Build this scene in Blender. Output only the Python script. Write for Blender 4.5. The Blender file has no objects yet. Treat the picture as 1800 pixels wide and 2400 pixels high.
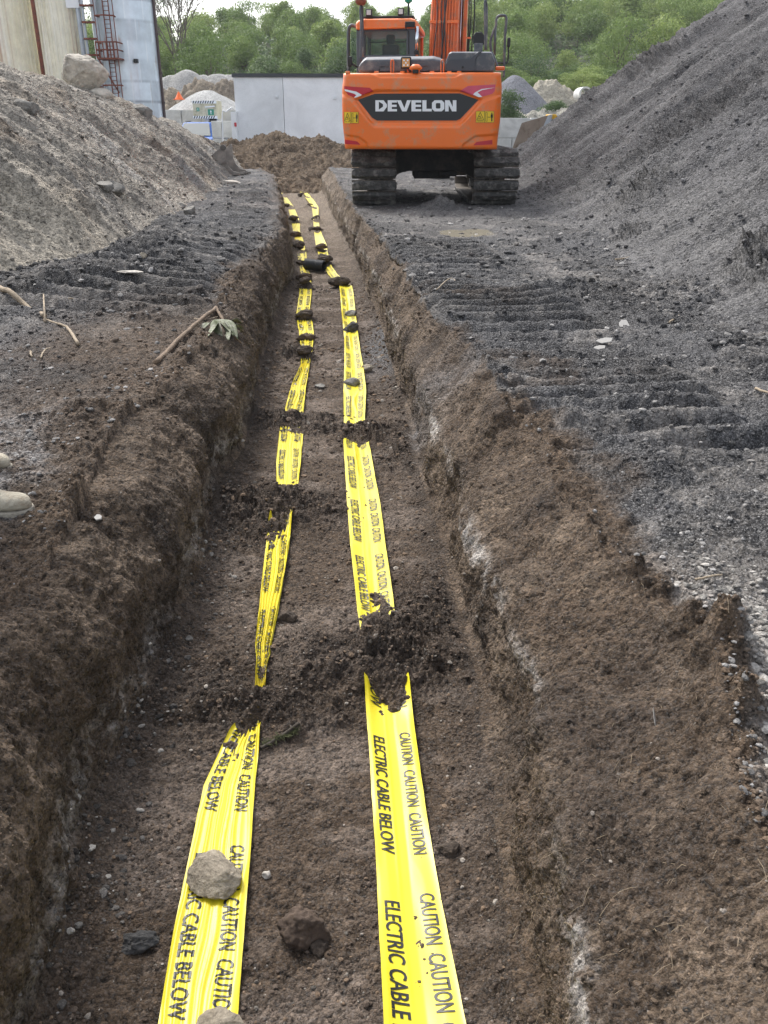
import bpy, bmesh, math, random
import numpy as np
from mathutils import Vector, Matrix
from mathutils.geometry import tessellate_polygon

R = math.radians
random.seed(7)
rng = np.random.default_rng(11)
scene = bpy.context.scene
COL = scene.collection

# ------------------------------------------------------------------ camera
CAMZ = 1.35
FPX = 2000.0                       # focal length in photo pixels (photo 1800 x 2400)
PITCH = math.atan((1200 - 290) / FPX)
CP, SP = math.cos(PITCH), math.sin(PITCH)
cam_d = bpy.data.cameras.new('camera')
cam_d.sensor_fit = 'VERTICAL'; cam_d.sensor_height = 24.0
cam_d.lens = 24.0 * FPX / 2400.0
cam_d.clip_start = 0.05; cam_d.clip_end = 3000
cam = bpy.data.objects.new('camera', cam_d); COL.objects.link(cam)
cam.location = (0, 0, CAMZ); cam.rotation_euler = (R(90) - PITCH, 0, 0)
scene.camera = cam

# ------------------------------------------------------------------ light
SUN_EL, SUN_AZ = 50.0, -34.0        # soft sun behind cloud, ahead and to the left
world = bpy.data.worlds.new('World'); scene.world = world; world.use_nodes = True
wn = world.node_tree.nodes; wl = world.node_tree.links
for n in list(wn): wn.remove(n)
w_out = wn.new('ShaderNodeOutputWorld'); w_bg = wn.new('ShaderNodeBackground')
w_sky = wn.new('ShaderNodeTexSky'); w_sky.sky_type = 'NISHITA'; w_sky.sun_disc = False
w_sky.sun_elevation = R(SUN_EL); w_sky.sun_rotation = R(SUN_AZ)
w_sky.air_density = 1.0; w_sky.dust_density = 3.0; w_sky.ozone_density = 1.0
w_hs = wn.new('ShaderNodeHueSaturation'); w_hs.inputs['Saturation'].default_value = 0.36
w_bg.inputs['Strength'].default_value = 0.15
wl.new(w_sky.outputs[0], w_hs.inputs['Color']); wl.new(w_hs.outputs[0], w_bg.inputs['Color'])
wl.new(w_bg.outputs[0], w_out.inputs['Surface'])
sun_d = bpy.data.lights.new('sun', 'SUN'); sun_d.energy = 1.7; sun_d.angle = R(16); sun_d.color = (1, .97, .92)
sun = bpy.data.objects.new('sun', sun_d); COL.objects.link(sun)
sd = Vector((math.sin(R(SUN_AZ)) * math.cos(R(SUN_EL)), math.cos(R(SUN_AZ)) * math.cos(R(SUN_EL)), math.sin(R(SUN_EL))))
sun.rotation_euler = sd.to_track_quat('Z', 'Y').to_euler(); sun.location = (0, 0, 30)
vs = scene.view_settings
scene.display_settings.display_device = 'sRGB'
vs.view_transform = 'Standard'; vs.look = 'None'; vs.gamma = 1.0; vs.exposure = 1.18
vs.use_curve_mapping = False

# ------------------------------------------------------------------ projection helpers (photo pixels)
def ray(px, py):
    xc = (px - 900) / FPX; yc = (1200 - py) / FPX
    return xc, CP + yc * SP, -SP + yc * CP
def G(px, py, z=0.0):
    dx, dy, dz = ray(px, py); t = (z - CAMZ) / dz
    return dx * t, dy * t
def P(px, py, Y):
    dx, dy, dz = ray(px, py); t = Y / dy
    return Vector((dx * t, Y, CAMZ + dz * t))
D = 1800 / 1659.0                   # from the reduced copy of the photo to its own pixels

# ------------------------------------------------------------------ noise
_T = rng.random((64, 64, 64)).astype(np.float32)
def vn(x, y, z):
    xi = np.floor(x); yi = np.floor(y); zi = np.floor(z)
    fx = (x - xi).astype(np.float32); fy = (y - yi).astype(np.float32); fz = (z - zi).astype(np.float32)
    xi = xi.astype(np.int64) & 63; yi = yi.astype(np.int64) & 63; zi = zi.astype(np.int64) & 63
    x1 = (xi + 1) & 63; y1 = (yi + 1) & 63; z1 = (zi + 1) & 63
    fx = fx * fx * (3 - 2 * fx); fy = fy * fy * (3 - 2 * fy); fz = fz * fz * (3 - 2 * fz)
    a = _T[xi, yi, zi] * (1 - fx) + _T[x1, yi, zi] * fx
    b = _T[xi, y1, zi] * (1 - fx) + _T[x1, y1, zi] * fx
    c = _T[xi, yi, z1] * (1 - fx) + _T[x1, yi, z1] * fx
    d = _T[xi, y1, z1] * (1 - fx) + _T[x1, y1, z1] * fx
    return (a * (1 - fy) + b * fy) * (1 - fz) + (c * (1 - fy) + d * fy) * fz
def fbm(x, y, z, f, octv=4, gain=.5, seed=0.0, rot=True):
    s = 0; a = 1; tot = 0
    for k in range(octv):
        o = seed * 7.31 + k * 13.7
        ca, sa = (math.cos(k * 1.1 + seed), math.sin(k * 1.1 + seed)) if rot else (1.0, 0.0)
        s = s + a * (vn((x * ca + y * sa) * f + o, (y * ca - x * sa) * f + o * 1.7, z * f + o * .6) - .5)
        tot += a; a *= gain; f *= 2.07
    return s / tot * 2              # about -1..1
def ss(a, b, x):
    t = np.clip((x - a) / (b - a), 0, 1); return t * t * (3 - 2 * t)

# ------------------------------------------------------------------ object helpers
def tag(o, label=None, cat=None, group=None, kind=None):
    if label: o['label'] = label
    if cat: o['category'] = cat
    if group: o['group'] = group
    if kind: o['kind'] = kind
    return o
def empty(name, loc, label=None, cat=None, group=None):
    o = bpy.data.objects.new(name, None); COL.objects.link(o); o.location = loc
    o.empty_display_size = .1
    return tag(o, label, cat, group)
def link(name, me, mat, parent=None, local=False):
    o = bpy.data.objects.new(name, me); COL.objects.link(o)
    if mat is not None:
        for m in (mat if isinstance(mat, (list, tuple)) else [mat]): me.materials.append(m)
    if parent is not None:
        o.parent = parent
        if not local:
            p = parent; off = Vector((0, 0, 0))
            while p is not None: off += p.location; p = p.parent
            me.transform(Matrix.Translation(-off))
    return o
def np_mesh(name, V, F, mat, parent=None, col=None, smooth=True, local=False):
    """V (n,3), F (m,k) arrays"""
    V = np.asarray(V, np.float32); F = np.asarray(F, np.int32)
    me = bpy.data.meshes.new(name); k = F.shape[1]
    me.vertices.add(len(V)); me.vertices.foreach_set('co', V.ravel())
    me.loops.add(F.size); me.loops.foreach_set('vertex_index', F.ravel())
    me.polygons.add(len(F)); me.polygons.foreach_set('loop_start', np.arange(len(F), dtype=np.int32) * k)
    me.update(calc_edges=True)
    me.polygons.foreach_set('use_smooth', np.full(len(F), smooth))
    if col is not None:
        a = me.color_attributes.new('Col', 'FLOAT_COLOR', 'POINT')
        c = np.ones((len(V), 4), np.float32); c[:, :3] = col
        a.data.foreach_set('color', c.ravel())
    return link(name, me, mat, parent, local)
def grid_faces(nr, nc, flip=False):
    i = np.arange((nr - 1) * nc).reshape(nr - 1, nc)[:, :-1].ravel()
    f = np.stack([i, i + 1, i + 1 + nc, i + nc], 1)
    return f[:, ::-1] if flip else f

class MB:
    """collects shapes in one mesh"""
    def __init__(s): s.v = []; s.f = []
    def add(s, vs_, fs):
        b = len(s.v); s.v += [Vector(v) for v in vs_]; s.f += [[b + i for i in f] for f in fs]; return s
    def box(s, a, b):
        x0, y0, z0 = a; x1, y1, z1 = b
        return s.add([(x0,y0,z0),(x1,y0,z0),(x1,y1,z0),(x0,y1,z0),(x0,y0,z1),(x1,y0,z1),(x1,y1,z1),(x0,y1,z1)],
                     [(3,2,1,0),(4,5,6,7),(0,1,5,4),(1,2,6,5),(2,3,7,6),(3,0,4,7)])
    def obox(s, c, sx, sy, sz, rot=None):
        m = rot if rot is not None else Matrix.Identity(3)
        c = Vector(c)
        vs_ = [c + m @ Vector((x * sx / 2, y * sy / 2, z * sz / 2)) for z in (-1, 1) for x, y in ((-1,-1),(1,-1),(1,1),(-1,1))]
        return s.add(vs_, [(3,2,1,0),(4,5,6,7),(0,1,5,4),(1,2,6,5),(2,3,7,6),(3,0,4,7)])
    def prism(s, poly, d):
        """poly: 3-D points, extruded by vector d"""
        n = len(poly); d = Vector(d); p = [Vector(q) for q in poly]
        return s.add(p + [q + d for q in p], [list(range(n))[::-1], [n + i for i in range(n)]] +
                     [[i, (i + 1) % n, n + (i + 1) % n, n + i] for i in range(n)])
    def tube(s, pts, r, n=10, caps=True):
        pts = [Vector(p) for p in pts]; rs = r if isinstance(r, (list, tuple)) else [r] * len(pts)
        b = len(s.v); up = Vector((0, 0, 1)); prev = None
        for i, p in enumerate(pts):
            t = (pts[min(i + 1, len(pts) - 1)] - pts[max(i - 1, 0)]).normalized()
            if prev is None:
                u = t.cross(up)
                if u.length < .05: u = t.cross(Vector((1, 0, 0)))
            else: u = prev - t * prev.dot(t)
            u.normalize(); prev = u; w = t.cross(u)
            for k in range(n):
                a = 2 * math.pi * k / n
                s.v.append(p + (u * math.cos(a) + w * math.sin(a)) * rs[i])
        for i in range(len(pts) - 1):
            for k in range(n):
                s.f.append([b + i * n + k, b + (i + 1) * n + k, b + (i + 1) * n + (k + 1) % n, b + i * n + (k + 1) % n])
        if caps:
            s.f.append([b + k for k in range(n)]); s.f.append([b + (len(pts) - 1) * n + k for k in range(n)][::-1])
        return s
    def build(s, name, mat, parent=None, smooth=False, bevel=0, M=None, seg=2, local=False, fix=True):
        me = bpy.data.meshes.new(name)
        me.from_pydata([(M @ v if M is not None else v) for v in s.v], [], s.f)
        if fix:
            bm = bmesh.new(); bm.from_mesh(me); bmesh.ops.recalc_face_normals(bm, faces=bm.faces); bm.to_mesh(me); bm.free()
        if smooth: me.polygons.foreach_set('use_smooth', [True] * len(me.polygons))
        o = link(name, me, mat, parent, local)
        if bevel:
            b = o.modifiers.new('bevel', 'BEVEL'); b.width = bevel; b.segments = seg; b.limit_method = 'ANGLE'; b.angle_limit = R(35)
        return o

def smooth_path(pts, n=6):
    pts = [Vector(p) for p in pts]; out = []
    for i in range(len(pts) - 1):
        p0 = pts[max(i - 1, 0)]; p1 = pts[i]; p2 = pts[i + 1]; p3 = pts[min(i + 2, len(pts) - 1)]
        for k in range(n):
            t = k / n
            out.append(.5 * ((2 * p1) + (-p0 + p2) * t + (2 * p0 - 5 * p1 + 4 * p2 - p3) * t * t + (-p0 + 3 * p1 - 3 * p2 + p3) * t ** 3))
    out.append(pts[-1]); return out

# ------------------------------------------------------------------ materials
def nodes_of(m):
    m.use_nodes = True; nt = m.node_tree
    return nt, nt.nodes, nt.links, nt.nodes['Principled BSDF']
def paint(name, col, rough=.45, metal=0.0, var=.12, vscale=3.0, dirt=None, dirt_amt=.0, dirt_scale=6.0, bump=0.0, bscale=40.0, coat=0.0):
    m = bpy.data.materials.new(name); nt, N, L, bs = nodes_of(m)
    tc = N.new('ShaderNodeTexCoord'); no = N.new('ShaderNodeTexNoise'); no.inputs['Scale'].default_value = vscale; no.inputs['Detail'].default_value = 6
    L.new(tc.outputs['Object'], no.inputs['Vector'])
    mx = N.new('ShaderNodeMix'); mx.data_type = 'RGBA'
    c = np.array(col); mx.inputs['A'].default_value = (*(c * (1 - var)), 1); mx.inputs['B'].default_value = (*np.minimum(c * (1 + var), 1), 1)
    L.new(no.outputs['Fac'], mx.inputs['Factor']); out = mx.outputs['Result']
    if dirt is not None:
        n2 = N.new('ShaderNodeTexNoise'); n2.inputs['Scale'].default_value = dirt_scale; n2.inputs['Detail'].default_value = 9; n2.inputs['Roughness'].default_value = .7
        L.new(tc.outputs['Object'], n2.inputs['Vector'])
        rp = N.new('ShaderNodeMapRange'); rp.inputs['From Min'].default_value = .62 - dirt_amt * .4; rp.inputs['From Max'].default_value = .78 - dirt_amt * .35
        L.new(n2.outputs['Fac'], rp.inputs['Value'])
        m2 = N.new('ShaderNodeMix'); m2.data_type = 'RGBA'; m2.inputs['B'].default_value = (*dirt, 1)
        L.new(out, m2.inputs['A']); L.new(rp.outputs[0], m2.inputs['Factor']); out = m2.outputs['Result']
    L.new(out, bs.inputs['Base Color'])
    bs.inputs['Roughness'].default_value = rough; bs.inputs['Metallic'].default_value = metal
    if coat: bs.inputs['Coat Weight'].default_value = coat; bs.inputs['Coat Roughness'].default_value = .12
    if bump:
        nb = N.new('ShaderNodeTexNoise'); nb.inputs['Scale'].default_value = bscale; nb.inputs['Detail'].default_value = 8
        L.new(tc.outputs['Object'], nb.inputs['Vector'])
        b = N.new('ShaderNodeBump'); b.inputs['Strength'].default_value = bump; b.inputs['Distance'].default_value = .02
        L.new(nb.outputs['Fac'], b.inputs['Height']); L.new(b.outputs[0], bs.inputs['Normal'])
    return m
def earth(name, scales=(22, 70, 210), speck=.5, speck_col=(.42, .40, .37), lo=.55, hi=1.5, bump=.9, dist=.02, thr=.86):
    """granular soil / gravel: colour from the mesh times grain noise, a share of the grains pale"""
    m = bpy.data.materials.new(name); nt, N, L, bs = nodes_of(m)
    at = N.new('ShaderNodeAttribute'); at.attribute_name = 'Col'
    ge = N.new('ShaderNodeNewGeometry'); pos = ge.outputs['Position']
    def noise(sc, det=5, rg=.6):
        n = N.new('ShaderNodeTexNoise'); n.inputs['Scale'].default_value = sc; n.inputs['Detail'].default_value = det; n.inputs['Roughness'].default_value = rg
        L.new(pos, n.inputs['Vector']); return n.outputs['Fac']
    def math_(op, a, b):
        n = N.new('ShaderNodeMath'); n.operation = op
        for i, v in enumerate((a, b)):
            if isinstance(v, (int, float)): n.inputs[i].default_value = v
            else: L.new(v, n.inputs[i])
        return n.outputs[0]
    n1 = noise(scales[0]); n2 = noise(scales[1], 6, .7)
    vo = N.new('ShaderNodeTexVoronoi'); vo.inputs['Scale'].default_value = scales[1] * .9; L.new(pos, vo.inputs['Vector'])
    vo2 = N.new('ShaderNodeTexVoronoi'); vo2.inputs['Scale'].default_value = scales[2]; L.new(pos, vo2.inputs['Vector'])
    sep = N.new('ShaderNodeSeparateColor'); L.new(vo.outputs['Color'], sep.inputs[0])
    sep2 = N.new('ShaderNodeSeparateColor'); L.new(vo2.outputs['Color'], sep2.inputs[0])
    s = math_('ADD', math_('MULTIPLY', n1, .8), math_('MULTIPLY', n2, 1.0))
    s = math_('ADD', s, math_('MULTIPLY', sep.outputs[0], .35)); s = math_('ADD', s, math_('MULTIPLY', sep2.outputs[0], .35))
    mr = N.new('ShaderNodeMapRange'); mr.inputs['From Min'].default_value = .85; mr.inputs['From Max'].default_value = 1.65
    mr.inputs['To Min'].default_value = lo; mr.inputs['To Max'].default_value = hi; mr.clamp = False; L.new(s, mr.inputs['Value'])
    vm = N.new('ShaderNodeVectorMath'); vm.operation = 'SCALE'; L.new(at.outputs['Color'], vm.inputs[0]); L.new(mr.outputs[0], vm.inputs['Scale'])
    th = N.new('ShaderNodeMapRange'); th.inputs['From Min'].default_value = thr; th.inputs['From Max'].default_value = thr + .03
    th.inputs['To Max'].default_value = speck; L.new(sep.outputs[1], th.inputs['Value'])
    core = N.new('ShaderNodeMapRange'); core.inputs['From Min'].default_value = .34; core.inputs['From Max'].default_value = .24; L.new(vo.outputs['Distance'], core.inputs['Value'])
    th2 = N.new('ShaderNodeMapRange'); th2.inputs['From Min'].default_value = thr; th2.inputs['From Max'].default_value = thr + .04
    th2.inputs['To Max'].default_value = speck * .7; L.new(sep2.outputs[1], th2.inputs['Value'])
    f = math_('MAXIMUM', math_('MULTIPLY', th.outputs[0], core.outputs[0]), th2.outputs[0])
    sc_ = N.new('ShaderNodeSeparateColor'); L.new(at.outputs['Color'], sc_.inputs[0]); gr = N.new('ShaderNodeMapRange'); gr.inputs['From Min'].default_value = .6; gr.inputs['From Max'].default_value = .92; gr.inputs['To Min'].default_value = .22
    L.new(math_('DIVIDE', sc_.outputs[2], sc_.outputs[0]), gr.inputs['Value']); f = math_('MULTIPLY', f, gr.outputs[0])      # brown loam holds fewer pale grains than gravel
    mx = N.new('ShaderNodeMix'); mx.data_type = 'RGBA'; mx.inputs['B'].default_value = (*speck_col, 1)
    L.new(f, mx.inputs['Factor']); L.new(vm.outputs[0], mx.inputs['A']); L.new(mx.outputs['Result'], bs.inputs['Base Color'])
    bs.inputs['Roughness'].default_value = .93; bs.inputs['Specular IOR Level'].default_value = .25
    h = math_('ADD', math_('MULTIPLY', n2, 1.0), math_('MULTIPLY', vo.outputs['Distance'], -.55))
    h = math_('ADD', h, math_('MULTIPLY', vo2.outputs['Distance'], -.2))
    h = math_('ADD', h, math_('MULTIPLY', n1, 1.0))
    b = N.new('ShaderNodeBump'); b.inputs['Strength'].default_value = bump; b.inputs['Distance'].default_value = dist
    L.new(h, b.inputs['Height']); L.new(b.outputs[0], bs.inputs['Normal'])
    return m
# ================================================================== GROUND with the trench
ZF = -0.65
def tbl(pts, z):
    w = sorted([G(x, y, z)[::-1] for x, y in pts])
    Y = np.array([a for a, b in w]); X = np.array([b for a, b in w]); return Y, X
LF = tbl([(110,2400),(185,2130),(215,1950),(300,1780),(350,1660),(405,1540),(450,1430),(480,1340),(505,1190),(570,1080),(592,980),(620,850),(650,760),(672,650),(680,600),(672,540),(652,480),(636,435)], ZF)
RF = tbl([(1215,2400),(1175,2100),(1150,1900),(1120,1700),(1090,1500),(1060,1400),(1020,1250),(985,1130),(960,1020),(935,930),(912,850),(880,740),(856,690),(832,600),(803,560),(782,520),(762,470),(745,430)], ZF)
LL = tbl([(-260,1900),(0,1440),(110,1330),(205,1180),(245,1050),(335,960),(405,890),(480,810),(525,740),(560,660),(640,575),(660,540),(655,470),(643,410)], 0); LL = (np.append(LL[0], [31.0]), np.append(LL[1], [-4.3]))
RL = tbl([(1950,2350),(1730,1900),(1690,1690),(1640,1500),(1500,1375),(1371,1243),(1290,1145),(1270,1047),(1185,980),(1165,904),(1108,835),(1030,766),(975,690),(945,629),(890,560),(848,520),(815,470),(775,400)], 0); RL = (np.append(RL[0], [31.0]), np.append(RL[1], [-1.9]))
def tx(T, Y): return np.interp(Y, T[0], T[1])

def px_rows(z, r0, r1, step):
    rows = np.arange(r0, r1, -step); dy = CP + (1200 - rows) / FPX * SP; dz = -SP + (1200 - rows) / FPX * CP
    return (z - CAMZ) / dz * dy
Yf = np.concatenate([px_rows(-.35, 2560, 860, 2.35), px_rows(-.35, 859, 450, 1.25), px_rows(-.35, 449, 383, 2.0)])
Yv = np.concatenate([[-60, -20, -6, -3.6, -3.4, -2, -1, -.3, .2, .5, .7, .82], Yf[Yf > .9], [45, 52, 58, 80, 130, 250, 600]])
Yv = np.unique(np.round(Yv, 5)); NR = len(Yv)
llip = tx(LL, Yv); lfl = tx(LF, Yv); rfl = tx(RF, Yv); rlip = tx(RL, Yv)
def wob(Y, f, s): return fbm(Y, Y * 0, Y * 0 + s, f, 4, .55, s)
llip = llip + .05 * wob(Yv, 2.2, 3) * np.clip(Yv / 3, .4, 2); rlip = rlip + .05 * wob(Yv, 2.2, 5) * np.clip(Yv / 3, .4, 2)
lfl = lfl + .03 * wob(Yv, 1.5, 7); rfl = rfl + .03 * wob(Yv, 1.5, 9)
lfl = np.maximum(lfl, llip + .1); rfl = np.minimum(rfl, rlip - .1)
depth = np.where(Yv < 25, 1.0, 1.0) * (1 - ss(31.5, 34, Yv)) * ss(-3.6, -3.2, Yv)      # trench closes at both ends
depth = np.maximum(depth, 0)
outL = np.minimum(llip - .8, -(.5 * np.abs(Yv) + 1.0)); outL = np.maximum(outL, -19.0)
outR = np.maximum(rlip + .8, .5 * np.abs(Yv) + 1.0); outR = np.minimum(outR, 19.0)
segs = []                            # (name, x array (NR,n), z array)
def lin(a, b, n, e=False): 
    t = np.linspace(0, 1, n, endpoint=e); return a[:, None] * (1 - t) + b[:, None] * t, t
o = np.ones(NR)
cols_x = []; cols_z = []; zone = []; wv = []
def put(x, z, zn, w): cols_x.append(x); cols_z.append(z); zone.append(np.full(x.shape, zn)); wv.append(np.broadcast_to(w, x.shape))
x, t = lin(-500 * o, -60 * o, 4); put(x, x * 0, 0, 0)
x, t = lin(-60 * o, outL, 10); put(x, x * 0, 0, 0)
x, t = lin(outL, llip, 250); put(x, x * 0, 1, 0)
# wall profiles: (w, f, g)
w = np.linspace(0, 1, 120, endpoint=False)
fL = np.interp(w, [0, .12, .3, .55, .75, .9, 1], [0, .22, .52, .84, .90, .93, 1.0]); gL = np.interp(w, [0, .12, .3, .55, .75, .9, 1], [0, .05, .18, .42, .72, .95, 1.0])
def smo(a, k=9):
    p = np.pad(a, k, mode='reflect', reflect_type='odd'); return np.convolve(p, np.ones(2 * k + 1) / (2 * k + 1), 'same')[k:-k]
fL, gL = smo(fL), smo(gL)
put(llip[:, None] + (lfl - llip)[:, None] * fL, (ZF + .085) * depth[:, None] * gL, 2, w)
x, t = lin(lfl, rfl, 250); EF0 = np.minimum(x - lfl[:, None], rfl[:, None] - x); TAL = .085; put(x, (ZF + TAL * np.exp(-EF0 / .075)) * depth[:, None], 3, 0)
w = np.linspace(0, 1, 190)
fR = np.interp(w, [0, .06, .2, .42, .50, .62, .84, .94, 1], [0, .10, .14, .20, .30, .46, .74, .90, 1.0]); gR = np.interp(w, [0, .06, .2, .42, .50, .62, .84, .94, 1], [1.0, .97, .78, .46, .38, .30, .15, .05, 0])
fR, gR = smo(fR), smo(gR)
put(rfl[:, None] + (rlip - rfl)[:, None] * fR, (ZF + .085) * depth[:, None] * gR, 4, w)
x, t = lin(rlip, outR, 301, True); put(x[:, 1:], x[:, 1:] * 0, 5, 0)
x, t = lin(outR, 60 * o, 11, True); put(x[:, 1:], x[:, 1:] * 0, 6, 0)
x, t = lin(60 * o, 500 * o, 5, True); put(x[:, 1:], x[:, 1:] * 0, 6, 0)
GX = np.concatenate(cols_x, 1); GZ = np.concatenate(cols_z, 1); ZN = np.concatenate(zone, 1); WV = np.concatenate(wv, 1)
NC = GX.shape[1]; GY = np.repeat(Yv[:, None], NC, 1)
# normals of the smooth base
def gnormals(X, Y, Z):
    P_ = np.stack([X, Y, Z], -1); a = np.gradient(P_, axis=1); b = np.gradient(P_, axis=0)
    n = np.cross(a, b); n /= (np.linalg.norm(n, axis=-1, keepdims=True) + 1e-12); return n
NN = gnormals(GX, GY, GZ)
dL = llip[:, None] - GX; dR = GX - rlip[:, None]           # distance outside each lip
isfl = (ZN == 3); iswL = (ZN == 2); iswR = (ZN == 4); wall = iswL | iswR; bank = (ZN == 1) | (ZN == 5)
near = ss(60, 30, GY) * ss(-8, -3, GY)
fine = 1 / (1 + GY.clip(0) * .0)
# soil bars thrown across the tapes (centre px in the reduced copy, half sizes in m, height)
bars = [(640,915,.30,.13,.085),(700,935,.28,.10,.05),(805,945,.27,.16,.10),(590,1105,.42,.24,.10),(660,1120,.30,.14,.05),(540,1140,.30,.24,.06),
        (850,1440,.30,.24,.10),(860,1385,.26,.16,.085),(940,1360,.22,.34,.07),(740,1410,.28,.16,.05),(560,1545,.40,.13,.07),(700,1480,.32,.10,.05),(470,1500,.2,.3,.04),
        (735,619,.14,.10,.09),(700,575,.16,.12,.10),(640,578,.14,.13,.08),(662,625,.22,.09,.075),(655,693,.22,.10,.075),(630,775,.20,.14,.10),
        (683,546,.2,.14,.08),(684,505,.22,.14,.08),(640,547,.2,.14,.06),(636,512,.2,.16,.05),(640,483,.22,.22,.09),(680,482,.22,.2,.10),
        (668,452,.2,.24,.09),(625,452,.18,.3,.08),(610,425,.2,.5,.08),(652,428,.2,.4,.09),(600,412,.2,.4,.06),(640,410,.3,.5,.08),
        (870,985,.14,.3,.06),(560,925,.2,.2,.05),(770,1060,.05,.05,.0)]
bars = [(a, b, c, d * (1.2 if d > .12 and 880 < b < 1400 else 1), e) for a, b, c, d, e in bars]; bar = np.zeros_like(GX); barc = np.zeros_like(GX)
for (bx, by, sx, sy, h) in bars:
    cx, cy = G(bx * D, by * D, ZF)
    q = ((GX - cx) / sx) ** 2 + ((GY - cy) / sy) ** 2
    m_ = q < 9
    if not m_.any(): continue
    g = np.zeros_like(GX); g[m_] = np.exp(-q[m_] * 1.1)
    bar = np.maximum(bar, g * h); barc = np.maximum(barc, g)
n_big = fbm(GX, GY, GZ, .9, 3, .5, 1); n_mid = fbm(GX, GY, GZ, 4.5, 4, .55, 2)
n_cl = fbm(GX, GY, GZ, 22, 4, .6, 3); n_cl2 = fbm(GX + 5, GY, GZ, 13, 3, .5, 4); n_fi = fbm(GX, GY, GZ, 75, 3, .6, 6)
ridg = 1 - np.abs(n_cl2) * 2.2
disp = np.zeros_like(GX)
# banks
disp += np.where(bank, .055 * n_big * ss(0, 1, np.maximum(dL, dR)) + .036 * n_mid + .026 * n_cl + .026 * np.maximum(n_cl2, 0) + .010 * n_fi, 0)
# walls
streak = fbm(GX * .6, GY * 1.0, GZ * .25, 14, 4, .6, 8)
disp += np.where(wall, .050 * n_mid + .05 * fbm(GX, GY, GZ, 2.2, 2, .5, 12) + .014 * n_cl + .022 * np.maximum(n_cl2 - .12, 0) + .024 * streak + .007 * n_fi, 0)
# floor
disp += np.where(isfl, .012 * n_big + .012 * n_mid + .010 * n_cl + .022 * np.clip(n_cl2 - .10, 0, 1) + .005 * n_fi, 0)
ef = np.minimum(GX - lfl[:, None], rfl[:, None] - GX)
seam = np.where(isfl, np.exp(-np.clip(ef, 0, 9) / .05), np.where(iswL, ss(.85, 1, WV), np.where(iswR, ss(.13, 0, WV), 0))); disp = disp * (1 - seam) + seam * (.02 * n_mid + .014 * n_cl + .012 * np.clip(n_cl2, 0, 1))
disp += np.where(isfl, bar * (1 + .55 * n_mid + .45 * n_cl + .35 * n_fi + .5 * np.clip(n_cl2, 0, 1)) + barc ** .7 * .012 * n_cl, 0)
# lips: crumbly edge
lipd = np.minimum(np.abs(dL), np.abs(dR))
disp += np.where(bank, .06 * np.exp(-(np.maximum(dL, dR) / .12) ** 2) * np.clip(.3 + n_cl2 + n_mid, 0, 1.2), 0)
# machine track prints on the banks
ph = GY + .07 * np.sin(GX * 2.3) + .022 * n_mid + .08 * (GX - 1.6); per_ = np.where(GX < -.6, .30, .235)
trk = 1.2 * np.abs(np.cos(ph * math.pi / per_)) ** 1.6
mR = np.maximum(ss(.02, .14, dR) * ss(1.25, 1.05, dR), .9 * ss(1.55, 1.65, dR) * ss(2.6, 2.3, dR) * ss(7.4, 6.6, GY)) * ss(12.5, 10.5, GY) * ss(3.2, 3.9, GY) * (ZN == 5) * np.clip(.85 + 1.6 * fbm(GX, GY, GZ, .8, 2, .5, 22), .35, 1)
mL = ss(.1, .3, dL) * ss(2.2, 1.6, dL) * ss(26, 20, GY) * ss(5.9, 7.2, GY) * (ZN == 1) * np.clip(.9 + 1.3 * fbm(GX, GY, GZ, .9, 2, .5, 21), .2, 1)
disp = disp * (1 - .55 * np.clip(mR + mL, 0, 1)) + (trk - .5) * (.125 * mR + .135 * mL)
# rut edge and small heaps on the right bank
def bump_at(px_, py_, sx, sy, h, z=0.0):
    cx, cy = G(px_ * D, py_ * D, z); return h * np.exp(-((GX - cx) / sx) ** 2 - ((GY - cy) / sy) ** 2)
for a in [(950,452,.30,.28,.20),(925,462,.5,.3,.08),(1040,462,.5,.3,.06),(1230,640,.5,.7,.10),(1520,640,.4,.6,.12),(1290,530,.5,1.,.10),(1420,1010,.25,.2,.06),(230,620,.5,.4,.10),(250,580,.7,.7,.12),(350,545,.5,.8,.12),(60,640,.6,.5,.08),(1300,900,.5,.12,.05),
          (1600,1545,.07,.08,.08),(1545,1410,.07,.06,.10),(1480,1340,.07,.06,.05),(1215,930,.12,.14,.07),(1040,830,.15,.2,.05),(180,900,.2,.2,.06),(215,1080,.1,.09,.08),(270,1095,.09,.08,.06)]:
    disp += bump_at(*a) * (1 + .4 * n_cl + .3 * n_mid) * ~isfl * ~iswL
pdx, pdy = G(1005 * D, 497 * D, 0); pq = np.exp(-(((GX - pdx) / .5) ** 2 + ((GY - pdy) / .9) ** 2) ** 2); disp = disp * (1 - .8 * pq) - .035 * pq
disp *= near
GZ = GZ - .30 * ss(36, 41, GY) * ss(58, 50, GY)
GP = np.stack([GX, GY, GZ], -1) + NN * disp[..., None]
# ---- colours (albedo of the materials lying there)
def C(*c): return np.array(c, np.float32)
brown = C(.102, .072, .049); brown_l = C(.19, .143, .103); dark = C(.040, .038, .037); grey = C(.088, .087, .090); pale = C(.38, .35, .32); soil_d = C(.050, .037, .028); tan = C(.23, .185, .14)
def mixc(a, b, t): return a * (1 - t[..., None]) + b * t[..., None]
c_big = fbm(GX, GY, GZ, 1.3, 4, .55, 31); c_mid = fbm(GX, GY, GZ, 6, 4, .6, 32)
c_hi = fbm(GX, GY, GZ, 26, 3, .6, 33)
col = np.broadcast_to(grey, GP.shape).copy()
col = mixc(col, dark, np.clip(.5 + 1.1 * c_big + .6 * c_mid, 0, .9))
col = mixc(col, pale * .8, np.clip((fbm(GX, GY, GZ, 2.4, 5, .7, 35) - .06) * 2.2, 0, .5) * bank)
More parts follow.
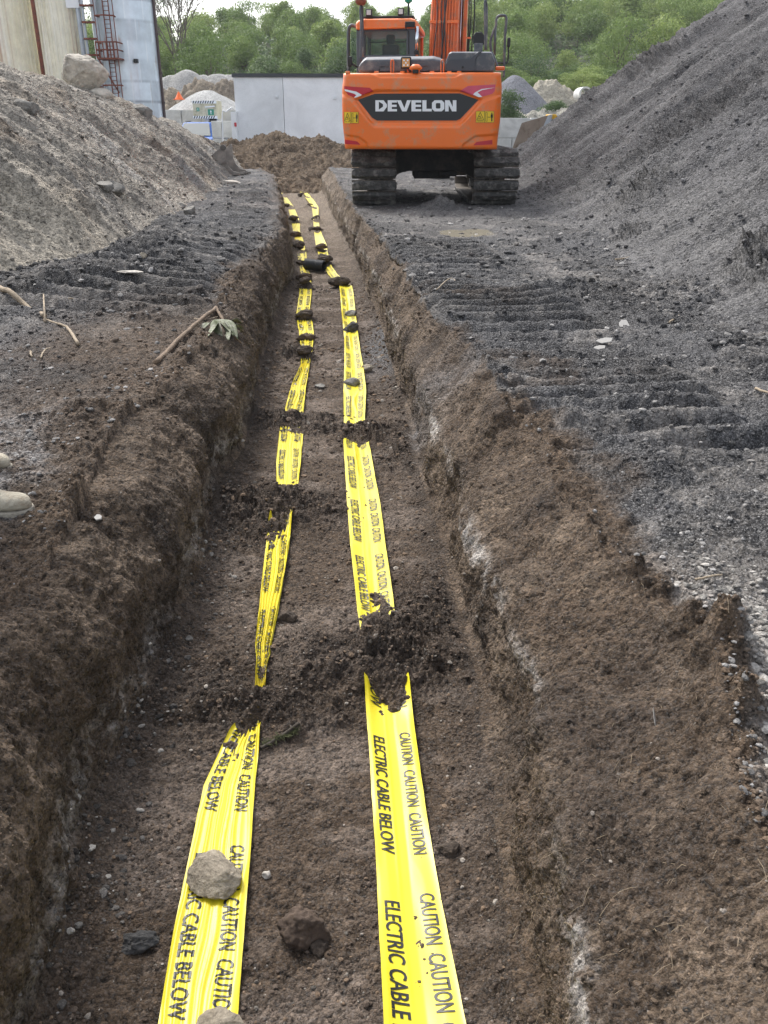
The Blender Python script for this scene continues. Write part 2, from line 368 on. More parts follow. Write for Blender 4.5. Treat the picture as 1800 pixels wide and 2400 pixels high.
# brown margin near lips
marg = np.maximum(dL, dR); mg = np.where(bank, ss(.26, .02, marg + .30 * c_big + .25 * c_mid + .22 * (ZN == 5) * ss(3.2, 5, GY)), 0) + np.where(ZN == 5, .45 * ss(.12, .4, fbm(GX, GY, GZ, 1.7, 4, .6, 47)) * ss(1.2, .3, dR), 0)
mgL = np.where(ZN == 1, ss(1.5, .3, dL + .8 * c_big + .3 * c_mid) * ss(8.5, 5.5, GY), 0)
mg = np.maximum(mg, mgL * .85) * (1 - .55 * ss(7, 11, GY))
col = mixc(col, brown * 1.1, np.clip(mg, 0, 1))
# right-hand near part: brown soil reaching further out, then pale gravel
col = mixc(col, brown, np.where(ZN == 5, np.clip(.5 + c_big * 2, 0, 1) * ss(.25, .08, dR) * ss(4, 2.6, GY), 0))
gx_, gy_ = G(1700 * D * .98, 1560 * D, 0)
pg = np.where((ZN == 5), ss(.0, .10, dR - .03 + .10 * c_mid) * ss(2.75, 1.95, GY - .35 * c_big), 0)
col = mixc(col, pale * .95, pg * .85)
pgl = np.where(ZN == 1, ss(.15, .5, dL + .3 * c_mid) * ss(4.9, 3.4, GY + .6 * c_big) * np.clip(.55 + 1.5 * c_mid, 0, 1), 0)
col = mixc(col, C(.22, .21, .205), pgl * .85)
# walls
wc = mixc(np.broadcast_to(brown, GP.shape), brown_l, np.clip(.3 + c_mid + .4 * c_big, 0, .8))
wc = mixc(wc, soil_d * 1.2, np.clip(.25 + 1.5 * fbm(GX, GY, GZ, 3.1, 4, .6, 38), 0, .8))
wl_ = .62 + .10 * wob(Yv, 1.1, 14)[:, None]; veinL = np.where(iswL, np.exp(-((WV - (.80 + .10 * wob(Yv, 1.1, 14)[:, None])) / .09) ** 2) * np.clip(.55 + 2.2 * fbm(GX, GY, GZ, 2.5, 3, .6, 41), 0, 1), 0)
vr = .41 + .05 * wob(Yv, 1.4, 16)[:, None]
veinR = np.where(iswR, np.exp(-((WV - vr) / .055) ** 2) * np.clip(.45 + 3.2 * fbm(GX, GY, GZ, 1.6, 3, .6, 42), 0, 1), 0)
wc = mixc(wc, pale, np.clip((veinL * .7 + veinR * 1.05) * ss(-.30, .28, c_hi + .5 * c_mid), 0, .9))
wc = mixc(wc, C(.12, .122, .13), np.where(iswR, np.exp(-((GY - 5.3) / .5) ** 2) * .7, 0) * np.clip(.5 + c_mid, 0, 1))
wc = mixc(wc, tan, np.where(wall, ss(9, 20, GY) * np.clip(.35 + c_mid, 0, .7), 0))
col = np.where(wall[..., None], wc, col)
# floor
fc = mixc(np.broadcast_to(brown * .9, GP.shape), C(.205, .162, .130), np.clip(.20 + 2.4 * fbm(GX, GY * 2.2, GZ, 2.6, 4, .6, 44), 0, .75))
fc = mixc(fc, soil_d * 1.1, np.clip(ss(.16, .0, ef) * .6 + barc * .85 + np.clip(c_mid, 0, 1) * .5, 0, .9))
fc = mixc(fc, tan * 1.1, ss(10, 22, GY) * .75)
fx_, fy_ = G(800 * D, 760 * D, ZF)
fc = mixc(fc, C(.085, .088, .095), np.exp(-((GX - fx_ - .12) / .22) ** 2 - ((GY - fy_) / 1.0) ** 2) * .8)
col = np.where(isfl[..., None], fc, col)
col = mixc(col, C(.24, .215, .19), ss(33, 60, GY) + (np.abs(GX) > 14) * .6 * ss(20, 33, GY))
fx_, fy_ = G(975 * D, 470 * D, 0)
col = mixc(col, C(.2, .19, .18), np.exp(-((GX - fx_) / 1.2) ** 2 - ((GY - fy_) / 1.6) ** 2) * .7 * bank)
col = np.clip(col * .95 * (1 + .40 * c_hi[..., None] + .30 * c_mid[..., None]), .012, .6)
M_GROUND = earth('soil_and_gravel', scales=(26, 75, 190), thr=.74, speck=.62, speck_col=(.40, .39, .385), lo=.22, hi=1.9, bump=1.0, dist=.028)
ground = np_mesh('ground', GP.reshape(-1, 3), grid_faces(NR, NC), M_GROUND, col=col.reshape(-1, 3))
tag(ground, kind='structure')

# ================================================================== HEAPS
def nd(v): return np.asarray(v, float)
# right: long dark heap, foot near x = 2.3, crest out of the picture
def heapR(X, Y):
    xf = np.interp(Y, [0, 3, 6, 10, 16, 20, 23, 27], [2.5, 2.45, 2.3, 2.4, 2.45, 2.3, 1.62, 1.4]) + .12 * wob(Y, .5, 61)
    a = X - xf; z = .68 * a - .30 * np.exp(-np.clip(a, 0, 9) / .8) * 0
    z = np.where(a < 1.2, .68 * np.where(a > -.4, (a + .4) ** 2 / 3.2, -.05 + 0 * a), .68 * (a - .4))
    z = z - 1.0 * np.clip(Y - 22.6 - .06 * (X - 2), 0, 99) * .95
    top = 5.2 + .4 * fbm(X, Y, X * 0, .3, 2, .5, 62); z = np.where(z > top - .8, top - .8 * np.exp(-(z - top + .8) / .8), z)
    z = np.minimum(z, .8 * (15 - X)); return np.where(a < -.4, -.12 + .1 * (a + .4), z - .04)
nu, nv = 560, 560
Yh = 1.0 * (28.5 / 1.0) ** (np.linspace(0, 1, nv)); uu = np.linspace(0, 1, nu)
XX = np.interp(Yh, [1, 6, 12, 22, 28.5], [1.75, 1.75, 1.8, 1.4, 1.0])[:, None] + uu[None, :] ** 1.3 * 15.0; YY = np.repeat(Yh[:, None], nu, 1)
ZZ = heapR(XX, YY)
n1 = fbm(XX * .25, YY * 1.0, ZZ * .25, 1.3, 4, .55, 63, False); n2 = fbm(XX * .22, YY, ZZ * .22, 6, 4, .6, 64, False); n3 = fbm(XX, YY, ZZ, 14, 4, .65, 65)
NH = gnormals(XX, YY, ZZ)
hh = ss(-.05, .6, ZZ)
lump = 0
for (lx_, ly_, ls_) in ((3.20, 7.3, .22), (3.30, 7.75, .20), (3.12, 6.85, .16), (6.2, 22.3, .5), (2.9, 10.5, .2), (3.6, 12.6, .35)): lump = lump + np.exp(-((XX - lx_) / ls_) ** 2 - ((YY - ly_) / (ls_ * 1.3)) ** 2)
scar = np.exp(-((XX - 5.2) / 1.4) ** 2 - ((YY - 15.5) / 1.3) ** 2)
slump = np.clip(fbm(XX, YY, ZZ, .7, 3, .5, 66) - .15, 0, 1)
rill = fbm(XX * .12 + .05 * YY, YY, ZZ * .12, 2.6, 4, .6, 68, False)
dh = (.18 * n1 + .09 * n2 + .22 * rill + .16 * slump * (n3 + .3)) * (.25 + .75 * hh) + .035 * n3 + .012 * fbm(XX, YY, ZZ, 32, 2, .6, 69) + lump * (.10 + .35 * n3) + scar * (-.16 + .25 * n3)
PH = np.stack([XX, YY, ZZ], -1) + NH * dh[..., None]
g1 = C(.086, .084, .087); g2 = C(.044, .043, .045); g3 = C(.17, .165, .163)
cc = mixc(np.broadcast_to(g1, PH.shape), g2, np.clip(.35 + 1.4 * n1 + .4 * n3, 0, .9))
cc = mixc(cc, g3, np.clip(.05 + 1.5 * fbm(XX * .16, YY * 1.2, ZZ * .16, 2.6, 4, .6, 67, False), 0, .6))
cc = mixc(cc, g2 * .8, np.clip(scar + .7 * lump, 0, .8))
cc = mixc(cc, C(.15, .145, .14), ss(1.2, .2, ZZ) * np.clip(.4 + n3, 0, .6))
M_HEAPR = earth('dark_gravel', scales=(14, 40, 95), speck=.40, speck_col=(.36, .35, .35), thr=.76, lo=.25, hi=1.8, bump=1.0, dist=.04)
o_ = np_mesh('gravel_heap', PH.reshape(-1, 3), grid_faces(nv, nu), M_HEAPR, col=cc.reshape(-1, 3))
tag(o_, 'huge dark grey gravel heap on the right, rising beside the orange excavator', 'gravel heap')
PHR = PH
# left: pale spoil heap
def heapL(X, Y):
    xf = np.interp(Y, [0, 5, 8.4, 10, 14.8, 20, 26, 30], [-3.9, -3.8, -3.6, -3.1, -3.35, -3.5, -4.2, -4.6]) + .15 * wob(Y, .6, 71)
    a = xf - X
    cr = np.interp(Y, [0, 8, 12, 14, 17, 20, 22, 24, 26, 28, 30, 33, 36], [2.4, 2.35, 2.3, 2.25, 2.15, 2.08, 1.98, 1.72, 1.52, 1.32, 1.08, .6, .1]) + .10 * fbm(X, Y, X * 0, .6, 3, .5, 72)
    z = .84 * a; z = np.where(z > cr - .35, cr - .35 * np.exp(-(z - cr + .35) / .35), z)
    return np.where(a < -.1, -.12, z - .04) - .25 * np.clip(-X - 10.5, 0, 99)
Yh = 3.5 * (36 / 3.5) ** (np.linspace(0, 1, nv)); 
XX = np.interp(Yh, [3.5, 20, 24, 26, 30, 36], [-2.4, -2.6, -3.2, -3.9, -4.45, -5.0])[:, None] - uu[None, :] ** 1.4 * 14; YY = np.repeat(Yh[:, None], nu, 1)
ZZ = heapL(XX, YY)
n1 = fbm(XX * .28, YY, ZZ * .28, 1.4, 4, .55, 73, False); n2 = fbm(XX * .22, YY, ZZ * .22, 5, 4, .6, 74, False); n3 = fbm(XX, YY, ZZ, 12, 4, .65, 75)
NH = gnormals(XX, YY, ZZ); NH *= np.sign(NH[..., 2:3] + 1e-9)
hh = ss(-.05, .5, ZZ)
dh = (.32 * n1 + .15 * n2 + .04 * np.clip(n3, 0, 1)) * (.2 + .8 * hh) + .012 * n3
PH = np.stack([XX, YY, ZZ], -1) + NH * dh[..., None]
s1 = C(.37, .335, .285); s2 = C(.27, .245, .21); s3 = C(.075, .073, .077); s4 = C(.27, .20, .135)
cc = mixc(np.broadcast_to(s1, PH.shape), s2, np.clip(.35 + 1.3 * n1 + 1.0 * n2, 0, .85))
dk = fbm(XX * .25, YY * .9, ZZ * .25, .9, 4, .6, 77, False)
cc = mixc(cc, s3, np.clip((dk - .10) * 3.0, 0, .8))
cc = mixc(cc, s4, np.clip(fbm(XX, YY, ZZ, 1.1, 3, .6, 78) * 1.2 - .1, 0, .45))
cc = mixc(cc, C(.40, .385, .36), np.clip((fbm(XX, YY, ZZ, .9, 3, .6, 79) - .2) * 3, 0, .55))
cc = mixc(cc, C(.50, .445, .36), ss(1.5, .5, ZZ + .4 * n1) * ss(11.5, 9.5, YY) * np.clip(.75 + n2, 0, 1))
M_HEAPL = earth('pale_spoil', scales=(12, 34, 90), speck=.5, speck_col=(.55, .51, .45), lo=.3, hi=1.7, bump=1.0, dist=.05)
o_ = np_mesh('spoil_heap', PH.reshape(-1, 3), grid_faces(nv, nu, True), M_HEAPL, col=cc.reshape(-1, 3))
tag(o_, 'long pale sandy spoil heap with dark streaks rising left of the trench', 'spoil heap')
PHL = PH

def blob_heap(name, label, cx, cy, rx, ry, h, c1, c2, mat, seed=0, rough=.12, pw=1.0, cat='heap', n=150, z0=0.0, peaks=None, sc=1.0):
    u = np.linspace(-1.25, 1.25, n); X, Y = np.meshgrid(u, u)
    wx, wy = cx + X * rx, cy + Y * ry
    q = np.sqrt(X ** 2 + Y ** 2) + .10 * fbm(wx, wy, wx * 0, 1.3 / max(rx, 1), 3, .5, seed)
    z = h * np.clip(1 - q, -.25, 1) ** 1
    z = h * (1 - np.sqrt(q ** 2 + .02)) * 1.08
    if peaks:
        z = np.full_like(X, -1.0)
        for (a, b, r_, hh_) in peaks:
            q = np.sqrt(((wx - a) / r_) ** 2 + ((wy - b) / (r_ * ry / rx)) ** 2 + .015)
            z = np.maximum(z, hh_ * (1.06 - q))
    z = np.maximum(z, -1.2)
    z = z + rough * fbm(wx, wy, z, 1.2 / sc, 5, .6, seed + 1) + rough * .5 * fbm(wx, wy, z, 5 / sc, 4, .6, seed + 2)
    P_ = np.stack([wx, wy, z + z0], -1)
    m = np.clip(.5 + 1.3 * fbm(wx, wy, z, .9 / sc, 4, .6, seed + 3), 0, 1)
    col_ = mixc(np.broadcast_to(C(*c1), P_.shape), C(*c2), m)
    # a loose patch-like outline: drop cells under the ground
    o = np_mesh(name, P_.reshape(-1, 3), grid_faces(n, n), mat, col=col_.reshape(-1, 3))
    tag(o, label, cat); return o
M_HEAPB = earth('far_gravel', scales=(5, 16, 40), speck=.3, speck_col=(.55, .53, .5), lo=.6, hi=1.35, bump=.9, dist=.08)
# brown soil mound that closes the trench
blob_heap('soil_mound', 'low brown soil mound closing the far end of the trench', -2.6, 33.6, 6.0, 6.6, 1.35, (.17, .125, .085), (.11, .08, .055), M_HEAPB, 81, .28, n=300,
          peaks=[(-3.9, 33.3, 2.7, 1.12), (-2.4, 33.6, 2.2, 1.0), (-5.4, 33.2, 2.0, .85), (-.6, 33.9, 2.6, .8), (1.2, 34, 3, .75)], cat='soil mound', sc=.45)
# ================================================================== placing on the ground
def zg(x, y):
    r = int(np.clip(np.searchsorted(Yv, y), 0, NR - 1)); return float(np.interp(x, GP[r, :, 0], GP[r, :, 2]))
def zgv(x, y):
    """vectorised: returns z and column zone for arrays"""
    r = np.clip(np.searchsorted(Yv, y), 0, NR - 1); out = np.zeros(len(x)); cl = np.zeros(len(x), int)
    for k in range(len(x)):
        j = np.searchsorted(GP[r[k], :, 0], x[k]); j = min(max(j, 0), NC - 1); out[k] = GP[r[k], j, 2]; cl[k] = j
    return out, r, cl
def rock_geo(sub, seed, sx=1, sy=1, sz=1, amp=.28, f=1.3, facet=0):
    bm = bmesh.new(); bmesh.ops.create_icosphere(bm, subdivisions=sub, radius=1)
    V = np.array([v.co[:] for v in bm.verts]); F = np.array([[v.index for v in f_.verts] for f_ in bm.faces]); bm.free()
    if facet:
        rg = np.random.default_rng(seed); 
        for k in range(facet):
            n = rg.normal(size=3); n /= np.linalg.norm(n); d = rg.uniform(.55, .85)
            t = V @ n; V = V - np.clip(t - d, 0, 9)[:, None] * n * .92
    n = fbm(V[:, 0] + seed * 3.1, V[:, 1], V[:, 2], f, 4, .5, seed)
    V = V * (1 + amp * n)[:, None] * np.array([sx, sy, sz]); return V, F

def stone_mat(name, c1, c2, scale=30, bump=.6):
    m = bpy.data.materials.new(name); nt, N, L, bs = nodes_of(m)
    tc = N.new('ShaderNodeTexCoord'); a = N.new('ShaderNodeTexNoise'); a.inputs['Scale'].default_value = scale; a.inputs['Detail'].default_value = 9; a.inputs['Roughness'].default_value = .75
    b = N.new('ShaderNodeTexNoise'); b.inputs['Scale'].default_value = scale * .18; b.inputs['Detail'].default_value = 4
    L.new(tc.outputs['Object'], a.inputs['Vector']); L.new(tc.outputs['Object'], b.inputs['Vector'])
    ad = N.new('ShaderNodeMath'); ad.operation = 'ADD'; L.new(a.outputs['Fac'], ad.inputs[0]); L.new(b.outputs['Fac'], ad.inputs[1])
    mr = N.new('ShaderNodeMapRange'); mr.inputs['From Min'].default_value = .75; mr.inputs['From Max'].default_value = 1.25; L.new(ad.outputs[0], mr.inputs['Value'])
    mx = N.new('ShaderNodeMix'); mx.data_type = 'RGBA'; mx.inputs['A'].default_value = (*c1, 1); mx.inputs['B'].default_value = (*c2, 1)
    L.new(mr.outputs[0], mx.inputs['Factor']); L.new(mx.outputs['Result'], bs.inputs['Base Color']); bs.inputs['Roughness'].default_value = .9
    bp = N.new('ShaderNodeBump'); bp.inputs['Strength'].default_value = bump; bp.inputs['Distance'].default_value = .01; L.new(a.outputs['Fac'], bp.inputs['Height']); L.new(bp.outputs[0], bs.inputs['Normal'])
    return m
M_STONE_TAN = stone_mat('stone_tan', (.17, .14, .10), (.46, .40, .31), 90, .9)
M_STONE_GREY = stone_mat('stone_grey', (.09, .085, .075), (.27, .255, .23), 40)
M_STONE_PALE = stone_mat('stone_pale', (.30, .27, .23), (.58, .54, .48), 30)
M_BOULDER = stone_mat('boulder_stone', (.20, .18, .15), (.58, .53, .45), 11, 1.0)
M_CLOD = stone_mat('damp_soil', (.03, .022, .016), (.115, .085, .062), 60, 1.0)
M_CLOD_G = stone_mat('grey_soil', (.03, .03, .03), (.12, .115, .11), 60, 1.0)
M_CLOD_B = stone_mat('brown_soil', (.045, .03, .022), (.15, .105, .075), 60, 1.0)

def clod_geo(sub, seed):
    V, F = rock_geo(sub, seed, 1, 1, 1, 0, 1, 0); s_ = seed * 1.7
    n = fbm(V[:, 0] + s_, V[:, 1], V[:, 2], 1.1, 2, .5, seed) * .55 + (.28 - np.abs(fbm(V[:, 0], V[:, 1] + s_, V[:, 2], 2.6, 3, .6, seed + 1))) * .22 + fbm(V[:, 0], V[:, 1], V[:, 2] + s_, 5, 4, .6, seed + 2) * .17
    return V * (1 + n)[:, None], F
def rock(name, label, cat, px, py, wpx, mat, z=None, sub=4, seed=1, asp=(1, .8, .6), amp=.25, f=1.4, facet=6, rot=0, group=None, lift=0, smooth=True, D_=D, Y=None, t=None):
    """px, py: where its base middle shows in the reduced photo; wpx its width there"""
    zz = ZF if z is None else z
    x, y = G(px * D_, py * D_, zz)
    dist = math.sqrt(x * x + y * y + (CAMZ - zz) ** 2)
    r = wpx * D_ / FPX * dist * .5
    V, F = rock_geo(sub, seed, asp[0], asp[1], asp[2], amp, f, facet)
    if name == 'soil_clod': V, F = clod_geo(5 if wpx > 24 else 4, seed); V = V * np.array(asp) * np.array([1, 1, 1.15])
    elif facet and wpx > 9: smooth = False; V = V + (fbm(V[:, 0], V[:, 1], V[:, 2], 3, 4, .62, seed) * .13)[:, None] * V
    c, s = math.cos(rot), math.sin(rot); V = V * r; V = np.stack([V[:, 0] * c - V[:, 1] * s, V[:, 0] * s + V[:, 1] * c, V[:, 2]], 1)
    base = max(zg(x, y), zz if z is not None and z < -.3 else -9); 
    bz = base + r * asp[2] * (.35 if name == 'soil_clod' else .5) + lift * .6
    o = np_mesh(name, V, F, mat, smooth=smooth, local=True); o.location = (x, y, bz)
    tag(o, label, cat, group); return o

# ================================================================== TAPES
M_TAPE = bpy.data.materials.new('yellow_tape'); nt, N, L, bs = nodes_of(M_TAPE)
tc = N.new('ShaderNodeTexCoord'); a = N.new('ShaderNodeTexNoise'); a.inputs['Scale'].default_value = 55; a.inputs['Detail'].default_value = 8; a.inputs['Roughness'].default_value = .8
b_ = N.new('ShaderNodeTexNoise'); b_.inputs['Scale'].default_value = 2.2; b_.inputs['Detail'].default_value = 3
L.new(tc.outputs['Object'], a.inputs['Vector']); L.new(tc.outputs['Object'], b_.inputs['Vector'])
mu = N.new('ShaderNodeMath'); mu.operation = 'MULTIPLY_ADD'; mu.inputs[1].default_value = .45; L.new(b_.outputs['Fac'], mu.inputs[0]); L.new(a.outputs['Fac'], mu.inputs[2])
rp = N.new('ShaderNodeMapRange'); rp.inputs['From Min'].default_value = .93; rp.inputs['From Max'].default_value = .99; L.new(mu.outputs[0], rp.inputs['Value'])
mx = N.new('ShaderNodeMix'); mx.data_type = 'RGBA'; mx.inputs['A'].default_value = (.63, .525, .022, 1); mx.inputs['B'].default_value = (.06, .045, .03, 1)
L.new(rp.outputs[0], mx.inputs['Factor']); L.new(mx.outputs['Result'], bs.inputs['Base Color'])
bs.inputs['Roughness'].default_value = .36; bs.inputs['Specular IOR Level'].default_value = .40
M_INK = paint('black_ink', (.010, .010, .010), .42, var=.0)
M_INK.node_tree.nodes['Principled BSDF'].inputs['Specular IOR Level'].default_value = .45

def text_geo(s, maxlen=None):
    """filled outline of a string, height about 1 -> verts (n,2), triangles"""
    cu = bpy.data.curves.new('t', 'FONT'); cu.body = s; cu.size = 1.0; cu.resolution_u = 3; cu.fill_mode = 'FRONT'; cu.offset = .016
    ob = bpy.data.objects.new('t', cu); COL.objects.link(ob)
    dg = bpy.context.evaluated_depsgraph_get(); me = bpy.data.meshes.new_from_object(ob.evaluated_get(dg))
    bpy.data.objects.remove(ob); bpy.data.curves.remove(cu)
    bm = bmesh.new(); bm.from_mesh(me); bpy.data.meshes.remove(me)
    bmesh.ops.triangulate(bm, faces=bm.faces); bmesh.ops.remove_doubles(bm, verts=bm.verts, dist=1e-4)
    return bm
def text_mesh(s, H, W, step):
    """string scaled to height H and length W, edges no longer than step"""
    bm = text_geo(s); xs = [v.co.x for v in bm.verts]; ys = [v.co.y for v in bm.verts]
    x0, x1, y0, y1 = min(xs), max(xs), min(ys), max(ys)
    for v in bm.verts: v.co = Vector(((v.co.x - x0) / (x1 - x0) * W, (v.co.y - y0) / (y1 - y0) * H, 0))
    for _ in range(4):
        e = [e for e in bm.edges if e.calc_length() > step]
        if not e: break
        bmesh.ops.subdivide_edges(bm, edges=e, cuts=1); bmesh.ops.triangulate(bm, faces=[f for f in bm.faces if len(f.verts) > 3])
    bm.verts.index_update()
    V = np.array([v.co[:2] for v in bm.verts]); F = np.array([[v.index for v in f.verts] for f in bm.faces]); bm.free()
    return V, F
TW = {'C': text_mesh('CAUTION', .046, .165, .006), 'E': text_mesh('ELECTRIC CABLE BELOW', .046, .520, .006)}
TWc = {'C': text_mesh('CAUTION', .046, .165, .05), 'E': text_mesh('ELECTRIC CABLE BELOW', .046, .520, .05)}

class Tape:
    def __init__(s, rows, nfold, amp, seed, valley=0, phase=0.0, Ymin=.75):
        zt = ZF + .012
        w = []
        for (y, l, r) in rows:
            a = G(l * D, y * D, zt); b = G(r * D, y * D, zt); w.append((a[1], a[0], b[0]))
        w.sort(); w = np.array(w)
        sl = (w[1] - w[0]) / (w[1, 0] - w[0, 0])
        w = np.vstack([w[0] + sl * (Ymin - w[0, 0]), w]); s.w = w
        s.seed = seed; s.nf = nfold; s.amp = amp; s.valley = valley; s.phase = phase; s.Ymin = Ymin
        Yd = np.linspace(Ymin, w[-1, 0], 4000); cx = .5 * (np.interp(Yd, w[:, 0], w[:, 1]) + np.interp(Yd, w[:, 0], w[:, 2]))
        ln = np.concatenate([[0], np.cumsum(np.hypot(np.diff(Yd), np.diff(cx)))]); s.Yd, s.ln = Yd, ln; s.len = ln[-1]
        s.tips = []
    def surf(s, u, l):
        """u 0..1 across (left to right), l length from the near end"""
        Y = np.interp(l, s.ln, s.Yd)
        a = np.interp(Y, s.w[:, 0], s.w[:, 1]); b = np.interp(Y, s.w[:, 0], s.w[:, 2])
        a = a + .002 * fbm(Y, u * 0, u * 0 + s.seed, 9, 3, .5, s.seed); b = b + .002 * fbm(Y, u * 0, u * 0 + 4 + s.seed, 9, 3, .5, s.seed)
        n0 = fbm(Y * .5, u * .4, Y * 0 + s.seed, 3.0, 3, .5, s.seed + 1)
        n1 = fbm(Y * .6, u * .6, Y * 0 + s.seed, 2.0, 2, .5, s.seed + 2)
        tight = np.clip(1.6 - (b - a) / .19, .45, 1.25)
        ph = u * s.nf * math.pi + 2.2 * n0 * 2 + s.phase
        f1 = (1 - np.abs(np.sin(ph)) ** 1.2)
        f2 = (1 - np.abs(np.sin(ph * 2.3 + 3 * n1)))
        z = s.amp * tight * (f1 * (.5 + np.clip(n1 + .5, 0, 1)) + .35 * f2 * np.clip(.4 + 1.5 * n0, 0, 1))
        if s.valley:
            c = .56 + .10 * n1; z = z + s.valley * (np.clip(np.abs(u - c) / .5, 0, 1) ** 1.1) * np.clip(.75 + n0, .2, 1.2)
            z = z + .006 * np.exp(-((u - .38 - .1 * n1) / .03) ** 2) * np.clip(n0 + .4, 0, 1)
        for (ty, w_, h_) in s.tips:
            z = z + h_ * np.abs(2 * u - 1) ** 2.2 * np.exp(-((Y - ty) / w_) ** 2)
        base = ZF + .010 + .010 * fbm(Y, u * 0, u * 0, 1.4, 2, .5, s.seed + 5)
        # the film lies over the undulating soil
        bx = a + (b - a) * u
        return np.stack([bx, Y, base + z + .010], -1)
    def build(s, label, start):
        n = []; l = 0.0
        while l < s.len: n.append(l); l += max(.005, .0022 * (np.interp(l, s.ln, s.Yd)))
        ls = np.array(n); us = np.linspace(0, 1, 57); U, Lg = np.meshgrid(us, ls)
        P_ = s.surf(U.ravel(), Lg.ravel()); F_ = grid_faces(len(ls), len(us)); T_ = np.vstack([F_[:, [0, 1, 2]], F_[:, [0, 2, 3]]]); LV, LF_ = s.letters(start)
        o = np_mesh('warning_tape', np.vstack([P_, LV]), np.vstack([T_, LF_ + len(P_)]), [M_TAPE, M_INK], local=True)
        o.data.polygons.foreach_set('material_index', np.concatenate([np.zeros(len(T_)), np.ones(len(LF_))]).astype(np.int32)); o.data.update()
        tag(o, label, 'warning tape'); s.obj = o; return o
    def letters(s, start, period=.69, lmax=14):
        Vs, Fs = [], []; nb = 0
        def put(key, u0, l0, fine):
            nonlocal nb
            V, F = (TW if fine else TWc)[key]
            # letters read away from the far end: their tops face right
            W = .19
            l = l0 - V[:, 0]; u = u0 + V[:, 1] / W
            ok = (l.min() > .01) and (l.max() < s.len - .01)
            if not ok: return
            u = np.clip(u, .02, .98)
            p0 = s.surf(u, l); pu = s.surf(u + .01, l); pl = s.surf(u, l + .004)
            n = np.cross(pu - p0, pl - p0); n /= np.linalg.norm(n, axis=1, keepdims=True) + 1e-12; n *= np.sign(n[:, 2:3] + 1e-9)
            Vs.append(p0 + n * (.0012 + .0006 * min(l0, 8))); Fs.append(F + nb); nb += len(V)
        l = start - period
        while l < s.len + 1:
            if l < lmax + .6:
                fine = l < 6
                put('E', .10, l, fine)
                for k in range(3): put('C', .66, l + .03 - k * .192, fine)
            l += period
        return np.vstack(Vs), np.vstack(Fs)
rt = Tape([(2212,829,1005),(1950,816,953),(1750,805,918),(1600,795,897),(1500,788,884),(1400,783,868),(1330,772,852),(1280,767,846),(1200,758,835),(1100,750,822),(1000,744,803),(968,742,797),(910,743,788),(850,742,791),(800,744,785),(740,744,775),(680,738,768),(640,735,764),(622,733,760),(614,722,744),(580,699,717),(565,691,711),(530,682,705),(500,678,691),(470,676,688),(450,674,688),(430,660,675),(415,647,661),(402,637,648)],
          2.0, .0045, 3, valley=.030)
lt = Tape([(2212,342,513),(2000,378,529),(1800,420,545),(1700,440,551),(1620,478,560),(1585,505,563),(1540,540,572),(1500,552,574),(1450,556,580),(1400,552,587),(1300,562,606),(1200,572,622),(1150,580,630),(1080,598,641),(1000,597,650),(940,603,655),(890,614,656),(840,628,661),(790,650,669),(760,650,675),(720,646,678),(700,642,675),(680,640,668),(640,646,673),(600,650,672),(580,648,664),(550,642,662),(520,637,655),(500,633,648),(480,630,648),(450,622,636),(430,605,622),(405,588,598)],
          6.0, .0115, 9, phase=.7)
rt.tips = [(G(900, 1500 * D, ZF)[1], .10, .05)]
lt.tips = [(G(600, 1135 * D, ZF)[1], .15, .06), (G(600, 1595 * D, ZF)[1], .06, .03), (G(600, 1470 * D, ZF)[1], .12, .04)]
rt.build('smooth yellow cable warning tape, the right hand of the two in the trench', float(np.interp(G(900, 2127, ZF)[1], rt.Yd, rt.ln)))
lt.build('crumpled yellow cable warning tape under the tan stone, left in the trench', float(np.interp(G(600, 2012, ZF)[1], lt.Yd, lt.ln)))

# ================================================================== clods and stones on the tapes and the trench floor
rock('stone', 'tan angular stone holding down the near left tape', 'stone', 466, 1915, 108, M_STONE_TAN, ZF, 6, 22, (1, 1.12, .62), .08, 1.2, 12, .0, lift=.025)
rock('stone', 'brown stone cut by the bottom edge of the picture on the left tape', 'stone', 480, 2225, 100, M_STONE_TAN, ZF, 5, 23, (1, .8, .45), .14, 1.4, 8, .2)
rock('stone', 'rounded grey brown stone lying across the middle of the right tape', 'stone', 762, 838, 38, M_STONE_GREY, ZF, 4, 25, (1, .8, .62), .18, 1.3, 6, .1, lift=.03)
rock('stone', 'small flat grey stone on the right tape just past its bend', 'stone', 760, 686, 30, M_STONE_GREY, ZF, 4, 26, (1, .7, .5), .2, 1.3, 4, .1, lift=.03)
rock('stone', 'small yellowish tan stone on the soil beside the right tape', 'stone', 793, 803, 28, M_STONE_TAN, ZF, 4, 27, (1, .9, .75), .15, 1.2, 6, .6)
rock('stone', 'flat grey stone between the two tapes beside the rounded stone', 'stone', 690, 838, 26, M_STONE_GREY, ZF, 3, 28, (1, .8, .45), .2, 1.2, 5, .6)
rock('soil_clod', 'round dark soil clod on the right tape next to the flat stone', 'soil clod', 758, 720, 30, M_CLOD_G, ZF, 4, 31, (1, .8, .8), .35, 2.2, 0, .1, lift=.03)
rock('soil_clod', 'smooth round dark brown clod beside the left tape in mid trench', 'soil clod', 622, 1342, 36, M_CLOD, ZF, 4, 32, (1, .8, .7), .25, 1.6, 0, .1)
rock('soil_clod', 'large brown soil clod between the two tapes near the bottom', 'soil clod', 655, 2015, 84, M_CLOD_B, ZF, 5, 33, (1, .95, .9), .35, 2.0, 0, .1)
rock('soil_clod', 'small dark clod just right of the largest clod between the tapes', 'soil clod', 690, 2050, 34, M_CLOD, ZF, 4, 34, (1, .8, .55), .4, 2.0, 0, .5)
rock('soil_clod', 'black lump of soil against the foot of the near left wall', 'soil clod', 303, 2042, 62, M_CLOD_G, ZF, 5, 35, (1, .6, .5), .4, 1.9, 0, .2)
